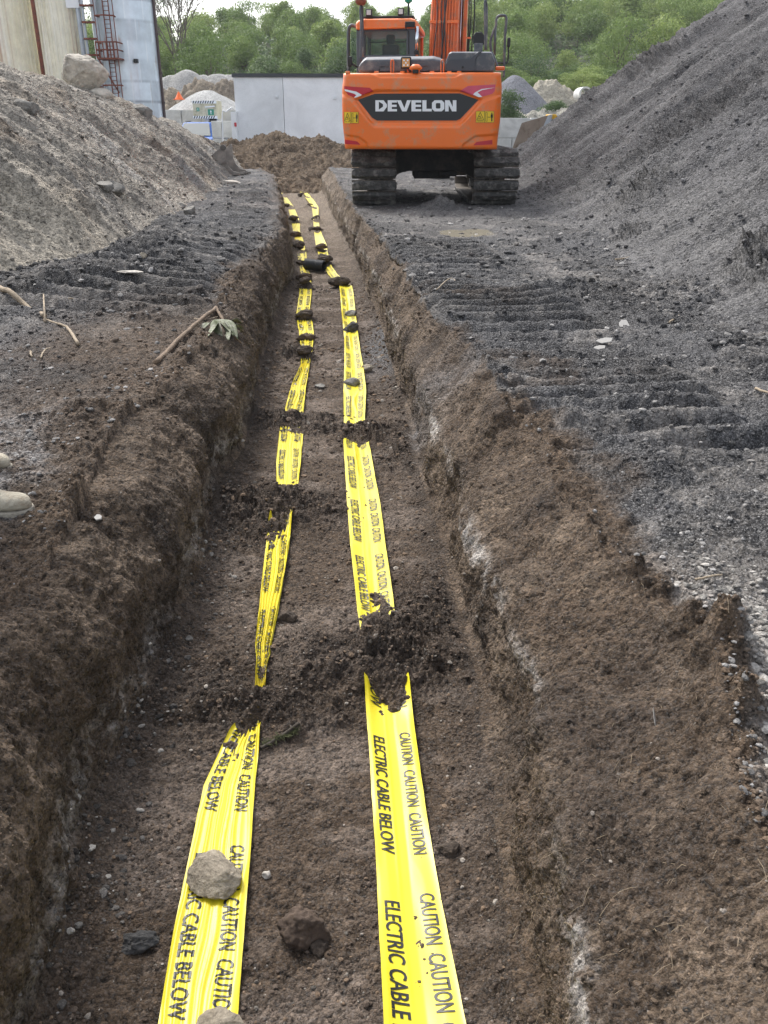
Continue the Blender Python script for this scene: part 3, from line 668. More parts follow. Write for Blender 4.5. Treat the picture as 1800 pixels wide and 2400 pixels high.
rock('stone', 'rough grey stone left of the near left tape at the wall foot', 'stone', 410, 1400, 18, M_STONE_GREY, ZF, 3, 36, (1, .8, .6), .2, 1.4, 5)
rock('soil_clod', 'brown clod on the floor right of the near right tape', 'soil clod', 968, 1845, 42, M_CLOD, ZF, 4, 37, (1, .8, .6), .35, 2.0, 0, .2)
rock('stone', 'small white stone right of the near left tape', 'stone', 578, 1892, 22, M_STONE_PALE, ZF, 3, 38, (1, .8, .7), .15, 1.4, 6, .2)
k = 0
CL = [(735,622,34,'dark clod at the bend of the right tape'), (655,778,34,'dark brown clod where the left tape twists above the narrow stretch'), (663,737,30,'dark clod on the left tape above the twist'),
      (656,695,36,'flat dark clod across the left tape level with the flat grey stone'), (660,626,28,'dark clod on the left tape nearest below the black duct'), (659,608,28,'dark clod on the left tape directly under the black duct'),
      (645,577,26,'dark clod at the left end of the black duct'), (643,546,26,'thin dark clod on the left tape beyond the duct'), (637,514,20,'small dark clod second on the left tape beyond the duct'), (636,484,22,'dark clod third on the left tape beyond the duct'),
      (702,576,28,'dark clod at the right end of the black duct'), (693,547,22,'dark clod on the right tape beyond the duct'), (684,504,26,'wide dark clod second on the right tape beyond the duct'), (681,476,18,'dark clod third on the right tape beyond the duct'),
      (672,446,14,'small clod on the far right tape below the trench bend'), (652,428,13,'small clod far along the right tape near its end'), (641,408,10,'last small clod at the far end of the right tape'),
      (618,452,13,'small clod on the far left tape near the wall'), (600,424,11,'last small clod at the far end of the left tape')]
for (x_, y_, w_, lb) in CL:
    k += 1
    rock('soil_clod', lb, 'soil clod', x_ + (k * 7 % 5) - 2, y_, w_ * (.8 + .1 * (k * 3 % 5)), M_CLOD if k % 3 else M_CLOD_B, ZF, 4 if w_ > 20 else 3, 100 + k, (1, .65, .5), .42, 2.3, 0, .15 * (k % 5), group='soil clods weighing down the tapes', lift=.035)
# stones on the left bank
rock('rock', 'square grey rock standing at the foot of the spoil heap', 'rock', 412, 463, 30, M_STONE_GREY, 0, 4, 41, (1, .9, .75), .12, 1.3, 9, .3)
rock('rock', 'smaller dark rock just behind the square grey rock', 'rock', 388, 452, 24, M_STONE_GREY, 0, 4, 42, (1, .8, .7), .15, 1.3, 7, .1)
rock('rock', 'pale upright pointed rock on the spoil heap foot', 'rock', 424, 408, 16, M_STONE_PALE, 0, 3, 43, (.7, .7, 1.5), .15, 1.2, 6, .2)
rock('rock', 'long flat grey rock half buried at the heap foot', 'rock', 300, 517, 48, M_STONE_GREY, 0, 4, 44, (1, .6, .32), .2, 1.4, 7, .1)
rock('rock', 'thin pale shale flake lying flat on the left bank', 'rock', 286, 628, 52, M_STONE_PALE, 0, 4, 45, (1, .35, .12), .2, 1.4, 5, -.1)
rock('rock', 'broken pale concrete lump beside the loose digger bucket', 'rock', 497, 398, 42, M_STONE_PALE, 0, 4, 46, (1, .5, .3), .2, 1.4, 7, .1)
rock('rock', 'tan rock beside the broken concrete lump', 'rock', 466, 397, 22, M_STONE_TAN, 0, 3, 47, (1, .8, .7), .2, 1.4, 6, .1)
rock('rock', 'small brown rock alone on the left bank', 'rock', 314, 592, 14, M_STONE_TAN, 0, 3, 48, (1, .8, 1.1), .2, 1.4, 6, .1)
for i, (x_, y_, w_) in enumerate([(125,535,17),(136,548,15),(148,545,17),(158,553,14),(143,562,22),(120,552,12),(165,562,12),(176,566,18),(152,572,14),(188,520,16),(208,530,12),(222,548,18),(190,505,18),(132,528,11)]):
    rock('stone', 'fist sized stone in the cluster at the foot of the spoil heap', 'stone', x_, y_, w_, M_STONE_GREY if i % 3 else M_STONE_PALE, 0.0, 3, 150 + i, (1, .85, .75), .2, 1.4, 5, i, group='stones clustered at the spoil heap foot')
def heap_z(PG, x, y):
    d = (PG[..., 0] - x) ** 2 + (PG[..., 1] - y) ** 2; i = np.unravel_index(np.argmin(d), d.shape); return PG[i]
# big boulder on the heap crest
c_ = P(199, 223, 20.5); V, F = rock_geo(6, 5, .58, .48, .50, .16, 1.1, 16); V = V * (1 + .16 * fbm(V[:, 0], V[:, 1], V[:, 2], 4, 5, .62, 5))[:, None]; hzb = heap_z(PHL, c_.x, c_.y)[2]
o_ = np_mesh('boulder', V, F, M_BOULDER, local=True, smooth=False); o_.location = (c_.x - .02, c_.y, c_.z + .34); o_.rotation_euler = (.1, .25, .4)
tag(o_, 'big pale boulder perched on the crest of the spoil heap', 'boulder')
c_ = P(232, 222, 20.3); V, F = rock_geo(4, 8, .26, .24, .15, .20, 1.1, 9)
o_ = np_mesh('rock', V, F, M_BOULDER, local=True); o_.location = (c_.x + .05, c_.y, c_.z - .02); tag(o_, 'small slab wedged under the right side of the big boulder', 'rock')
def heap_z(PG, x, y):
    d = (PG[..., 0] - x) ** 2 + (PG[..., 1] - y) ** 2; i = np.unravel_index(np.argmin(d), d.shape); return PG[i]
for i, (px_, py_, Y_, w_, lb) in enumerate([(52,226,13.6,.42,'dark angular rock near the top of the spoil heap'), (255,345,13.2,.34,'brown rock half buried in the spoil heap slope'), (235,372,12.6,.3,'dark rock low on the spoil heap slope'), (330,262,21,.7,'dark slab on the far crest of the spoil heap')]):
    q = P(px_, py_, Y_); z_ = heap_z(PHL, q.x, q.y); V, F = rock_geo(4, 60 + i, w_ * .5, w_ * .4, w_ * .3, .2, 1.2, 7)
    V = V * (1 + .10 * fbm(V[:, 0] * 3, V[:, 1] * 3, V[:, 2] * 3, 3, 4, .6, 5))[:, None]; o_ = np_mesh('rock', V, F, M_STONE_GREY, local=True, smooth=False); o_.location = (z_[0], z_[1], z_[2] + .0); tag(o_, lb, 'rock')

# ================================================================== loose grains: gravel and crumbs nobody could count
def scatter(name, label, pts, size, cols, seed, mat, sub=1, nvar=8, squash=.7):
    """pts (n,3), size (n,), cols (n,3)"""
    rg = np.random.default_rng(seed); geo = [rock_geo(sub, seed + i, 1, 1, squash, .45, 1.5, 2 if sub > 1 else 0) for i in range(nvar)]
    n = len(pts); nv_ = len(geo[0][0]); nf = len(geo[0][1]); gv = np.stack([g[0] for g in geo]); gf = geo[0][1]
    ids = rg.integers(0, nvar, n); a = rg.uniform(0, 6.283, n); b = rg.uniform(-.5, .5, n)
    V = gv[ids] * np.stack([size * rg.uniform(.7, 1.3, n), size * rg.uniform(.7, 1.3, n), size * rg.uniform(.6, 1.1, n)], 1)[:, None, :]
    ca, sa = np.cos(a)[:, None], np.sin(a)[:, None]; x = V[..., 0] * ca - V[..., 1] * sa; y = V[..., 0] * sa + V[..., 1] * ca
    cb, sb = np.cos(b)[:, None], np.sin(b)[:, None]; z = V[..., 2] * cb - y * sb; y = y * cb + V[..., 2] * sb
    V = np.stack([x, y, z], -1) + pts[:, None, :]
    F = gf[None] + (np.arange(n) * nv_)[:, None, None]
    c = np.repeat(cols[:, None, :], nv_, 1)
    o = np_mesh(name, V.reshape(-1, 3), F.reshape(-1, 3), mat, col=c.reshape(-1, 3), smooth=False, local=True)
    return tag(o, label, 'gravel', kind='stuff')
M_GRAIN = earth('grains', scales=(60, 160, 400), speck=.2, lo=.55, hi=1.45, bump=.6, dist=.004)
def pick_ground(n, r0, r1, mask, seed):
    rg = np.random.default_rng(seed); rr = rg.integers(r0, r1, n * 4); jj = rg.integers(14, NC - 14, n * 4)
    ok = mask[rr, jj]; rr, jj = rr[ok][:n], jj[ok][:n]
    p = GP[rr, jj] + rg.normal(size=(len(rr), 3)) * .002; return p, rr, jj, rg
rA = int(np.searchsorted(Yv, .95)); rB = int(np.searchsorted(Yv, 12)); rC = int(np.searchsorted(Yv, 28))
floor_m = isfl & (rng.random(GP.shape[:2]) < np.clip(.35 + 1.2 * n_mid + barc * .8 + np.exp(-np.clip(ef, 0, 9) / .12), 0, 1))
p, rr, jj, rg = pick_ground(24000, rA, rB, floor_m, 201)
sz = (.0035 + .009 * rg.random(len(p)) ** 5) * np.clip(p[:, 1] / 3.0, .75, 2.2)
w_ = rg.random((len(p), 1)); cs = np.where(w_ < .72, soil_d * 1.3 + .05 * rg.random((len(p), 1)) * np.array([1, .8, .65]), np.where(w_ < .90, brown * 1.5, np.array([.27, .24, .205]) * (.35 + .95 * rg.random((len(p), 1)) ** 2)))
scatter('soil_crumbs', 'crumbs of soil and small stones over the trench floor', p, sz, cs, 210, M_GRAIN, 1)
lfm = (isfl & (GX - lfl[:, None] < .16)) | (iswL & (WV > .8)); lfm = lfm & (rng.random(GP.shape[:2]) < np.clip(.5 + 1.5 * n_mid, 0, 1))
p, rr, jj, rg = pick_ground(5000, rA, int(np.searchsorted(Yv, 5.5)), lfm, 208)
sz = .004 + .011 * rg.random(len(p)) ** 4; w_ = rg.random((len(p), 1))
cs = np.where(w_ < .45, np.array([.05, .045, .04]), np.where(w_ < .8, np.array([.13, .12, .11]), np.array([.30, .28, .25]))) * (.5 + .9 * rg.random((len(p), 1)))
scatter('rubble', 'loose rubble along the foot of the left trench wall', p, sz, cs, 260, M_GRAIN, 2, 10)
wm = wall & (np.clip(WV, 0, 1) > .0) & (rng.random(GP.shape[:2]) < np.clip(.2 + n_mid, 0, 1))
p, rr, jj, rg = pick_ground(16000, rA, rB, wm, 202)
sz = (.003 + .008 * rg.random(len(p)) ** 6) * np.clip(p[:, 1] / 3.0, .75, 2.2)
w_ = rg.random((len(p), 1)); cs = np.where(w_ < .9, col[rr, jj] * .9, np.array([.24, .21, .18]) * rg.random((len(p), 1)))
scatter('soil_crumbs', 'crumbs of soil and small stones on the trench walls', p, sz, cs, 220, M_GRAIN, 1)
bm_ = bank & (rng.random(GP.shape[:2]) < np.clip(.3 + n_mid + .6 * n_cl, 0, 1)) & (np.abs(GX) < 10)
p, rr, jj, rg = pick_ground(60000, rA, rC, bm_, 203)
sz = (.004 + .011 * rg.random(len(p)) ** 4) * np.clip(p[:, 1] / 3.2, .8, 3.0)
w_ = rg.random((len(p), 1)); cs = np.where(w_ < .75, col[rr, jj] * (.6 + .7 * rg.random((len(p), 1))), np.array([.25, .24, .23]) * (.4 + .9 * rg.random((len(p), 1)) ** 1.5))
scatter('gravel', 'loose grey gravel strewn over both banks of the trench', p, sz, cs, 230, M_GRAIN, 1)
# coarse pale gravel at the right edge near the camera and at the left by the boots
pgm = (pg > .45) & (rng.random(GP.shape[:2]) < pg)
p, rr, jj, rg = pick_ground(9000, rA, int(np.searchsorted(Yv, 4.0)), pgm, 204)
sz = .006 + .011 * rg.random(len(p)) ** 2.5
cs = np.array([.36, .34, .31]) * (.30 + .85 * rg.random((len(p), 1)))
scatter('coarse_gravel', 'coarse pale gravel at the right edge of the near bank', p, sz, cs, 240, M_GRAIN, 2, 10)
pgm = (pgl > .3) & (rng.random(GP.shape[:2]) < pgl)
p, rr, jj, rg = pick_ground(6000, rA, int(np.searchsorted(Yv, 5.2)), pgm, 205)
sz = .006 + .012 * rg.random(len(p)) ** 3
cs = np.array([.27, .26, .25]) * (.3 + .9 * rg.random((len(p), 1)))
scatter('coarse_gravel', 'coarse grey gravel on the left bank below the boots', p, sz, cs, 250, M_GRAIN, 1, 10)
for (PG, nm, lb, sd_, cbase, n_) in ((PHR, 'gravel', 'loose grains lying on the huge dark heap', 206, cc * 0, 40000), (PHL, 'gravel', 'loose grains lying on the pale spoil heap', 207, None, 30000)):
    rg = np.random.default_rng(sd_); rr = rg.integers(5, PG.shape[0] - 5, n_); jj = rg.integers(5, PG.shape[1] - 5, n_); p = PG[rr, jj]
    ok = p[:, 2] > .02; p = p[ok]; q = rg.random((len(p), 1))
    sz = (.005 + .012 * rg.random(len(p)) ** 6) * np.clip(p[:, 1] / 5, .8, 2.5)
    cs = (np.array([.15, .145, .145]) if PG is PHR else np.array([.30, .27, .23])) * (.3 + 1.1 * q)
    scatter(nm, lb, p, sz, cs, sd_ * 2, M_GRAIN, 1)

# ================================================================== sticks, leaves, flakes, duct
M_WOOD = paint('dry_wood', (.30, .24, .17), .85, var=.45, vscale=30, bump=.5, bscale=90)
M_BARK = paint('brown_bark', (.17, .12, .08), .85, var=.5, vscale=24, bump=.6, bscale=70)
M_LEAFD = paint('dusty_leaf', (.085, .10, .045), .7, var=.4, vscale=18, dirt=(.24, .23, .19), dirt_amt=.35, dirt_scale=30)
def gp3(px_, py_, lift=.01):
    x, y = G(px_ * D, py_ * D, 0); z = zg(x, y); x, y = G(px_ * D, py_ * D, z); return Vector((x, y, zg(x, y) + lift))
def hit(px_, py_, back=.0):
    dx, dy, dz = ray(px_ * D, py_ * D); t = 1.5
    while t < 40 and CAMZ + dz * t > zg(dx * t, dy * t): t += .02
    t -= back; return Vector((dx * t, dy * t, CAMZ + dz * t))
def stick(name, label, pts, r0, r1, mat, twigs=()):
    ps = [gp3(*p) + Vector((0, 0, .012 + r0 * .5)) for p in pts]; sm = smooth_path(ps, 5); n = len(sm)
    for i, q in enumerate(sm[1:-1]): q += Vector((random.uniform(-1, 1), random.uniform(-1, 1), random.uniform(-1, 1))) * r0 * .35
    m = MB(); m.tube(sm, [r0 + (r1 - r0) * i / (n - 1) * (1 + .12 * random.uniform(-1, 1)) for i in range(n)], 8)
    for t in twigs: m.tube([gp3(*p) for p in t], [r1 * .6, r1 * .3], 6) if len(t) == 2 else m.tube(smooth_path([gp3(*p) for p in t], 3), r1 * .5, 6)
    o = m.build(name, mat, smooth=True); return tag(o, label, 'stick')
br = empty('branch', gp3(465, 662), 'broken brown branch with withered leaves propped on the left trench lip', 'branch')
def bpart(pts, r0, r1, mat, nm):
    sm = smooth_path(pts, 6); n = len(sm)
    for q in sm[1:-1]: q += Vector((random.uniform(-1, 1), 0, random.uniform(-1, 1))) * r0 * .3
    m = MB(); m.tube(sm, [r0 + (r1 - r0) * i / (n - 1) for i in range(n)], 9); return m.build(nm, mat, br, smooth=True)
A_ = hit(336, 783, .02); apex = hit(466, 664, .22)
bpart([A_, A_.lerp(apex, .5) + Vector((0, 0, .01)), apex], .017, .013, M_BARK, 'stem')
e2 = hit(500, 722, .06); e3 = hit(522, 741, .04); YY_ = hit(490, 700, .04).y
bpart([apex, apex.lerp(e2, .5), e2, e3], .013, .005, M_BARK, 'side_shoot')
bpart([hit(492, 700, .06), hit(520, 712, .05), hit(541, 724, .04)], .005, .003, M_WOOD, 'twig')
bpart([hit(420, 688, .02), hit(445, 690, .03), hit(470, 684, .05)], .004, .003, M_WOOD, 'twig')
def leaf(nm, c, dirv, nrm, L_, W_, parent, mat=None, curl=.3):
    d = Vector(dirv).normalized(); n_ = Vector(nrm).normalized(); s_ = d.cross(n_).normalized(); n_ = s_.cross(d)
    m = MB(); N_ = 9; V_ = []
    for i in range(N_ + 1):
        t = i / N_; w = W_ * math.sin(math.pi * min(t ** .8, 1)) * .5 + .001
        for k_ in (-1, -.5, 0, .5, 1):
            V_.append(Vector(c) + d * (L_ * t) + s_ * (w * k_) + n_ * (curl * L_ * (t * (1 - t)) + abs(k_) * w * .5 + .0))
    F_ = [[i * 5 + j, i * 5 + j + 1, i * 5 + j + 6, i * 5 + j + 5] for i in range(N_) for j in range(4)]
    m.add(V_, F_); o = m.build(nm, mat or M_LEAFD, parent, smooth=True, fix=False)
    so = o.modifiers.new('solid', 'SOLIDIFY'); so.thickness = .0012; return o
for i, (a_, b2, w_) in enumerate([((452,697),(438,712),.05),((460,692),(478,722),.07),((470,690),(500,722),.075),((478,694),(492,730),.08),((484,690),(510,728),.06),((492,700),(520,700),.06),((500,700),(523,712),.05),((470,694),(452,722),.06),((505,708),(520,716),.04)]):
    p0 = hit(a_[0], a_[1], random.uniform(.05, .10)); p1 = hit(b2[0], b2[1], random.uniform(.03, .10))
    leaf('leaf', p0, p1 - p0, (random.uniform(-.6, .6), -.6, 1), (p1 - p0).length * 1.15, w_ * 1.1, br, curl=random.uniform(-.2, .4))
stick('stick', 'thick dry stick with a splintered end at the left edge of the bank', [(-30, 631), (20, 636), (60, 642), (92, 652)], .024, .017, M_WOOD, [((88, 650), (95, 662)), ((90, 649), (97, 655))])
stick('stick', 'thin straight pale twig on the dark bank beside the splintered stick', [(147, 633), (185, 657), (228, 682)], .006, .004, M_WOOD)
stick('stick', 'crooked pale twig on the left bank, midway down to the brown soil', [(98, 697), (140, 712), (152, 722), (170, 751)], .007, .012, M_WOOD)
stick('stick', 'short pale twig below the crooked twig', [(88, 778), (98, 765), (110, 758)], .006, .004, M_WOOD)
stick('stick', 'tiny upright twig at the left end of the twigs below the crooked one', [(68, 770), (70, 780)], .008, .005, M_WOOD)
stick('stick', 'tan twig lying beside the upper right trench lip', [(943, 626), (975, 632), (1000, 640)], .006, .003, M_WOOD)
stick('stick', 'long pale twig on the bank at the foot of the dark heap', [(1330, 556), (1365, 550), (1408, 541)], .010, .006, M_WOOD)
stick('stick', 'short twig on the bank right of the white flake', [(1445, 704), (1465, 694)], .008, .005, M_WOOD)
stick('stick', 'thin twig on the grey gravel low on the right bank', [(1500, 1262), (1530, 1257), (1558, 1250)], .004, .003, M_WOOD)
stick('stick', 'pale twig by the right picture edge on the bank', [(1630, 852), (1662, 862)], .008, .006, M_WOOD)
M_FLAKE = paint('white_flake', (.36, .345, .32), .6, var=.1)
def flake(label, px_, py_, w_, h_, rot, name='flake', tilt=.5):
    p = gp3(px_, py_, .012); m = MB(); poly = [(-.5, -.12), (-.2, -.4), (.35, -.2), (.5, .3), (.1, .35), (-.3, .15)]
    c, s_ = math.cos(rot), math.sin(rot)
    m.prism([(p.x + w_ * (a * c - b * s_), p.y + h_ * (a * s_ + b * c), p.z + tilt * h_ * b) for a, b in poly], (0, .0, .006)); o = m.build(name, M_FLAKE, bevel=.002)
    return tag(o, label, 'flake')
flake('white flint flake lying on the right bank below the dark heap', 1347, 704, .11, .12, .5)
flake('flat white chip on the right bank, left of the larger flint', 1305, 742, .12, .07, 0)
flake('small white chip directly below the flat chip', 1295, 752, .09, .05, .1)
flake('sharp white shard on the brown left trench edge', 226, 1208, .022, .10, -.6, tilt=-.2)
flake('white chip low on the near right wall', 1413, 1556, .012, .05, .6, tilt=.9)
# duct
DC = G(681 * D, 586 * D, ZF); du = empty('duct', (DC[0], DC[1], ZF + .12), 'short black corrugated duct lying across the tapes', 'duct')
a_ = P(661 * D, 575 * D, DC[1] + .03); b2 = P(701 * D, 586 * D, DC[1] - .12); a_.z = max(a_.z, ZF + .10); b2.z = max(b2.z, ZF + .09)
m = MB(); npt = 70; pts_ = [a_.lerp(b2, i / (npt - 1)) for i in range(npt)]
m.tube(pts_, [.078 + .006 * math.sin(i * 1.25) for i in range(npt)], 28, caps=False); M_DUCT = paint('black_plastic', (.018, .019, .021), .45, var=.2, dirt=(.12, .11, .10), dirt_amt=.25, dirt_scale=14)
m.build('corrugated_wall', M_DUCT, du, smooth=True)
m = MB(); m.tube([a_, b2], .066, 28, caps=False); m.build('inner_wall', M_DUCT, du, smooth=True)
# mossy twig tuft on the floor
mo = empty('root_tuft', gp3(600, 1600), 'dark mossy root lying between the tapes', 'root')
x_, y_ = G(600 * D, 1612 * D, ZF); mo.location = (x_, y_, zg(x_, y_) + .02)
m = MB(); rr_ = random.Random(4)
for i in range(260):
    t = rr_.random(); bx = G((570 + 75 * t) * D, (1622 - 26 * t) * D, ZF); z0 = zg(bx[0], bx[1]) + .01
    d = Vector((rr_.uniform(-1, 1), rr_.uniform(-1, 1), rr_.uniform(-.1, 1))) * rr_.uniform(.008, .025)
    p0 = Vector((bx[0], bx[1], z0)); m.tube([p0, p0 + d * .5, p0 + d + Vector((0, 0, -.004))], .0012, 4)
m.build('moss', paint('moss', (.07, .075, .03), .9, var=.5, vscale=60), mo)
m = MB(); m.tube(smooth_path([Vector((*G(px_ * D, py_ * D, ZF), zg(*G(px_ * D, py_ * D, ZF)) + .012)) for px_, py_ in ((565, 1628), (590, 1616), (620, 1600), (648, 1592))], 5), .007, 7)
m.build('root', paint('dark_root', (.05, .04, .03), .9, var=.4, vscale=50), mo, smooth=True)
# fine roots sticking out of the near right wall: nobody could count them
m = MB()
for i in range(420):
    r_ = rr_.randint(rA, int(np.searchsorted(Yv, 4.2))); jw = np.where(iswR[r_] | ((ZN[r_] == 5) & (dR[r_] < .12)))[0]; j = jw[rr_.randint(0, len(jw) - 1)]
    p0 = Vector(GP[r_, j]); d = Vector((rr_.uniform(-1, .6), rr_.uniform(-1, .4), rr_.uniform(-.8, .9))).normalized() * rr_.uniform(.015, .05)
    m.tube([p0, p0 + d * .5 + Vector((0, 0, .004)), p0 + d + Vector((0, 0, rr_.uniform(-.012, .004)))], .00055, 4, caps=False)
tag(m.build('root_hairs', paint('root_hair', (.32, .25, .17), .9), fix=False), 'fine hair roots sticking out of the right trench wall', 'roots', kind='stuff')
# puddle
px0, py0 = G(1005 * D, 497 * D, 0.03); m = MB(); ring = []
for i in range(40):
    a = 2 * math.pi * i / 40; r_ = 1 + .22 * math.sin(2 * a + 1) + .14 * math.sin(3 * a) + .08 * math.sin(7 * a); ring.append((px0 + .36 * r_ * math.cos(a), py0 + .7 * r_ * math.sin(a), zg(px0, py0) + .010))
m.add(ring, [list(range(40))]); M_PUD = paint('muddy_water', (.30, .27, .21), .12, var=.1); tag(m.build('puddle', M_PUD, fix=False), kind='structure')
# ================================================================== EXCAVATOR
M_OR = paint('orange_paint', (.86, .165, .012), .30, var=.07, vscale=1.2, dirt=(.55, .26, .13), dirt_amt=.26, dirt_scale=5, coat=.3)
M_OR2 = paint('orange_boom_paint', (.72, .15, .03), .4, var=.10, vscale=3, dirt=(.30, .14, .08), dirt_amt=.3, dirt_scale=5)
M_DG = paint('dark_grey_cover', (.070, .078, .092), .42, var=.12, vscale=2, dirt=(.20, .19, .18), dirt_amt=.32, dirt_scale=4)
M_BK = paint('black_rubber', (.012, .012, .013), .6, var=.2)
M_BKP = paint('black_panel', (.012, .014, .018), .35, var=.05)
M_TRK = paint('muddy_track_pad', (.05, .049, .047), .7, var=.5, vscale=5, dirt=(.22, .21, .195), dirt_amt=.35, dirt_scale=7, bump=.9, bscale=30)
M_TRKM = paint('track_steel', (.055, .05, .045), .6, .4, var=.4, dirt=(.13, .11, .09), dirt_amt=.6, dirt_scale=9)
M_UC = paint('undercarriage_steel', (.03, .03, .032), .7, var=.4, vscale=4, dirt=(.08, .07, .06), dirt_amt=.4, dirt_scale=5)
M_CHR = paint('chrome_rod', (.75, .77, .8), .18, 1.0, var=.02)
M_WHT = paint('white_lettering', (.80, .82, .84), .45, var=.02)
M_RED = paint('red_reflector', (.50, .012, .03), .3, var=.15, vscale=8)
M_PNK = paint('pink_red_reflector', (.62, .07, .13), .3, var=.15, vscale=8)
M_YEL = paint('yellow_label', (.85, .58, .02), .45, var=.03)
M_GLS = bpy.data.materials.new('cab_glass'); nt, N, L, bs = nodes_of(M_GLS)
bs.inputs['Base Color'].default_value = (.10, .12, .12, 1); bs.inputs['Roughness'].default_value = .05; gt = N.new('ShaderNodeBsdfTransparent'); gt.inputs[0].default_value = (.86, .92, .90, 1); gm_ = N.new('ShaderNodeMixShader'); gm_.inputs[0].default_value = .22; L.new(gt.outputs[0], gm_.inputs[1]); L.new(bs.outputs[0], gm_.inputs[2]); L.new(gm_.outputs[0], N['Material Output'].inputs['Surface'])
M_LENS = paint('lamp_lens', (.6, .62, .62), .15, var=.25, vscale=60)
M_AMB = paint('amber_lens', (.75, .36, .12), .25, var=.3, vscale=60)
M_GREEN = paint('green_lens', (.02, .35, .22), .3)
PSI = R(6.4); EC = Vector((.93, 18.35, 0))
ex = empty('excavator', EC, 'orange tracked excavator seen from behind on the bank right of the trench', 'excavator')
MU = Matrix.Translation(EC) @ Matrix(((math.cos(PSI), math.sin(PSI), 0, 0), (-math.sin(PSI), math.cos(PSI), 0, 0), (0, 0, 1, 0), (0, 0, 0, 1)))
MUi = MU.inverted()
def Q(cx, cy, ly):
    """crop pixel -> local upper-body point on the plane local y = ly"""
    dx, dy, dz = ray(750 + cx / 3.318, cy / 3.318); o = MUi @ Vector((0, 0, CAMZ)); d = MUi.to_3x3() @ Vector((dx, dy, dz)); t = (ly - o.y) / d.y; return o + d * t
def ub(m, name, mat, parent=ex, **k): return m.build(name, mat, parent, M=MU, **k)
# --- counterweight: a shaped shell
LY = -2.82
pa, pb = Q(157, 562, LY), Q(1412, 1160, LY)
cx0, cx1 = Q(157, 760, LY).x, Q(1412, 760, LY).x; cz1, cz0 = Q(780, 562, LY).z, Q(780, 1163, LY).z
cxm = (cx0 + cx1) / 2; hw = (cx1 - cx0) / 2; hz = (cz1 - cz0) / 2; czm = (cz0 + cz1) / 2
def q2(cx, cy): v = Q(cx, cy, LY); return (v.x, v.z)
def sdf(px_, pz_, poly):
    d = np.full(px_.shape, 1e9); ins = np.zeros(px_.shape, bool); n = len(poly)
    for i in range(n):
        (x1, z1), (x2, z2) = poly[i], poly[(i + 1) % n]; ex_, ez_ = x2 - x1, z2 - z1
        t = np.clip(((px_ - x1) * ex_ + (pz_ - z1) * ez_) / (ex_ ** 2 + ez_ ** 2), 0, 1)
        d = np.minimum(d, np.hypot(px_ - x1 - t * ex_, pz_ - z1 - t * ez_))
        c = ((z1 > pz_) != (z2 > pz_)) & (px_ < (x2 - x1) * (pz_ - z1) / ((z2 - z1) + 1e-12) + x1); ins ^= c
    return np.where(ins, -d, d)
hexo = [q2(*p) for p in ((262,775),(418,700),(1090,698),(1262,775),(1105,962),(1062,975),(425,975),(385,945))]
upr = [q2(*p) for p in ((300,540),(400,575),(455,603),(1050,603),(1110,575),(1200,540))]
wingL = [q2(*p) for p in ((140,735),(165,740),(245,780),(400,960),(420,985),(1080,985),(1105,960),(1270,785),(1395,745),(1430,740),(1430,1045),(1400,1045),(1210,1060),(1120,1125),(1095,1200),(385,1200),(350,1110),(290,1065),(160,1045),(140,1045))]
def cw_y(x, z):
    x = np.asarray(x, float); z = np.asarray(z, float)
    u = (x - cxm) / hw; y = .10 * np.abs(u) ** 2.4
    y = y + .035 * ss(.012, -.03, sdf(x, z, hexo))
    y = y + .022 * ss(.012, -.02, sdf(x, z, upr))
    y = y - .020 * ss(.02, -.02, sdf(x, z, wingL))
    ed = np.minimum(np.minimum(hw - np.abs(x - cxm), 9), 9); r = .11; e = np.clip(r - ed, 0, r); y = y + (r - np.sqrt(np.maximum(r * r - e * e, 0)))
    ed = hz - np.abs(z - czm); r = .06; e = np.clip(r - ed, 0, r); y = y + (r - np.sqrt(np.maximum(r * r - e * e, 0)))
    return LY + y
def narrow(x, z): # the lower corners pull in
    return x
nu_, nz_ = 220, 110
us_ = np.sin(np.linspace(-1, 1, nu_) * math.pi / 2) * .3 + np.linspace(-1, 1, nu_) * .7; zs_ = np.sin(np.linspace(-1, 1, nz_) * math.pi / 2) * .3 + np.linspace(-1, 1, nz_) * .7
U_, Z_ = np.meshgrid(us_ * hw + cxm, zs_ * hz + czm); Yc = cw_y(U_, Z_)
zr = (Z_ - czm) / hz; wl2 = 1 - .022 * ss(-.1, -.9, zr) - .018 * ss(.55, .95, zr)
Xc = cxm + (U_ - cxm) * wl2
front = np.stack([Xc, Yc, Z_], -1).reshape(-1, 3)
rim = list(range(nu_)) + [i * nu_ + nu_ - 1 for i in range(1, nz_)] + [(nz_ - 1) * nu_ + j for j in range(nu_ - 2, -1, -1)] + [i * nu_ for i in range(nz_ - 2, 0, -1)]
back = front[rim].copy(); back[:, 1] = LY + .85
mid = front[rim].copy(); mid[:, 1] = LY + .5
V = np.vstack([front, mid, back]); nfr = len(front); nr_ = len(rim)
me = bpy.data.meshes.new('counterweight'); fl = grid_faces(nz_, nu_).tolist()
for i in range(nr_):
    j = (i + 1) % nr_; fl.append([rim[j], rim[i], nfr + i, nfr + j]); fl.append([nfr + j, nfr + i, nfr + nr_ + i, nfr + nr_ + j])
fl.append([nfr + nr_ + i for i in range(nr_)][::-1])
m = MB(); m.v = [Vector(v) for v in V]; m.f = fl
cwt = ub(m, 'counterweight', M_OR, smooth=True)
es = cwt.modifiers.new('edges', 'EDGE_SPLIT'); es.split_angle = R(40)
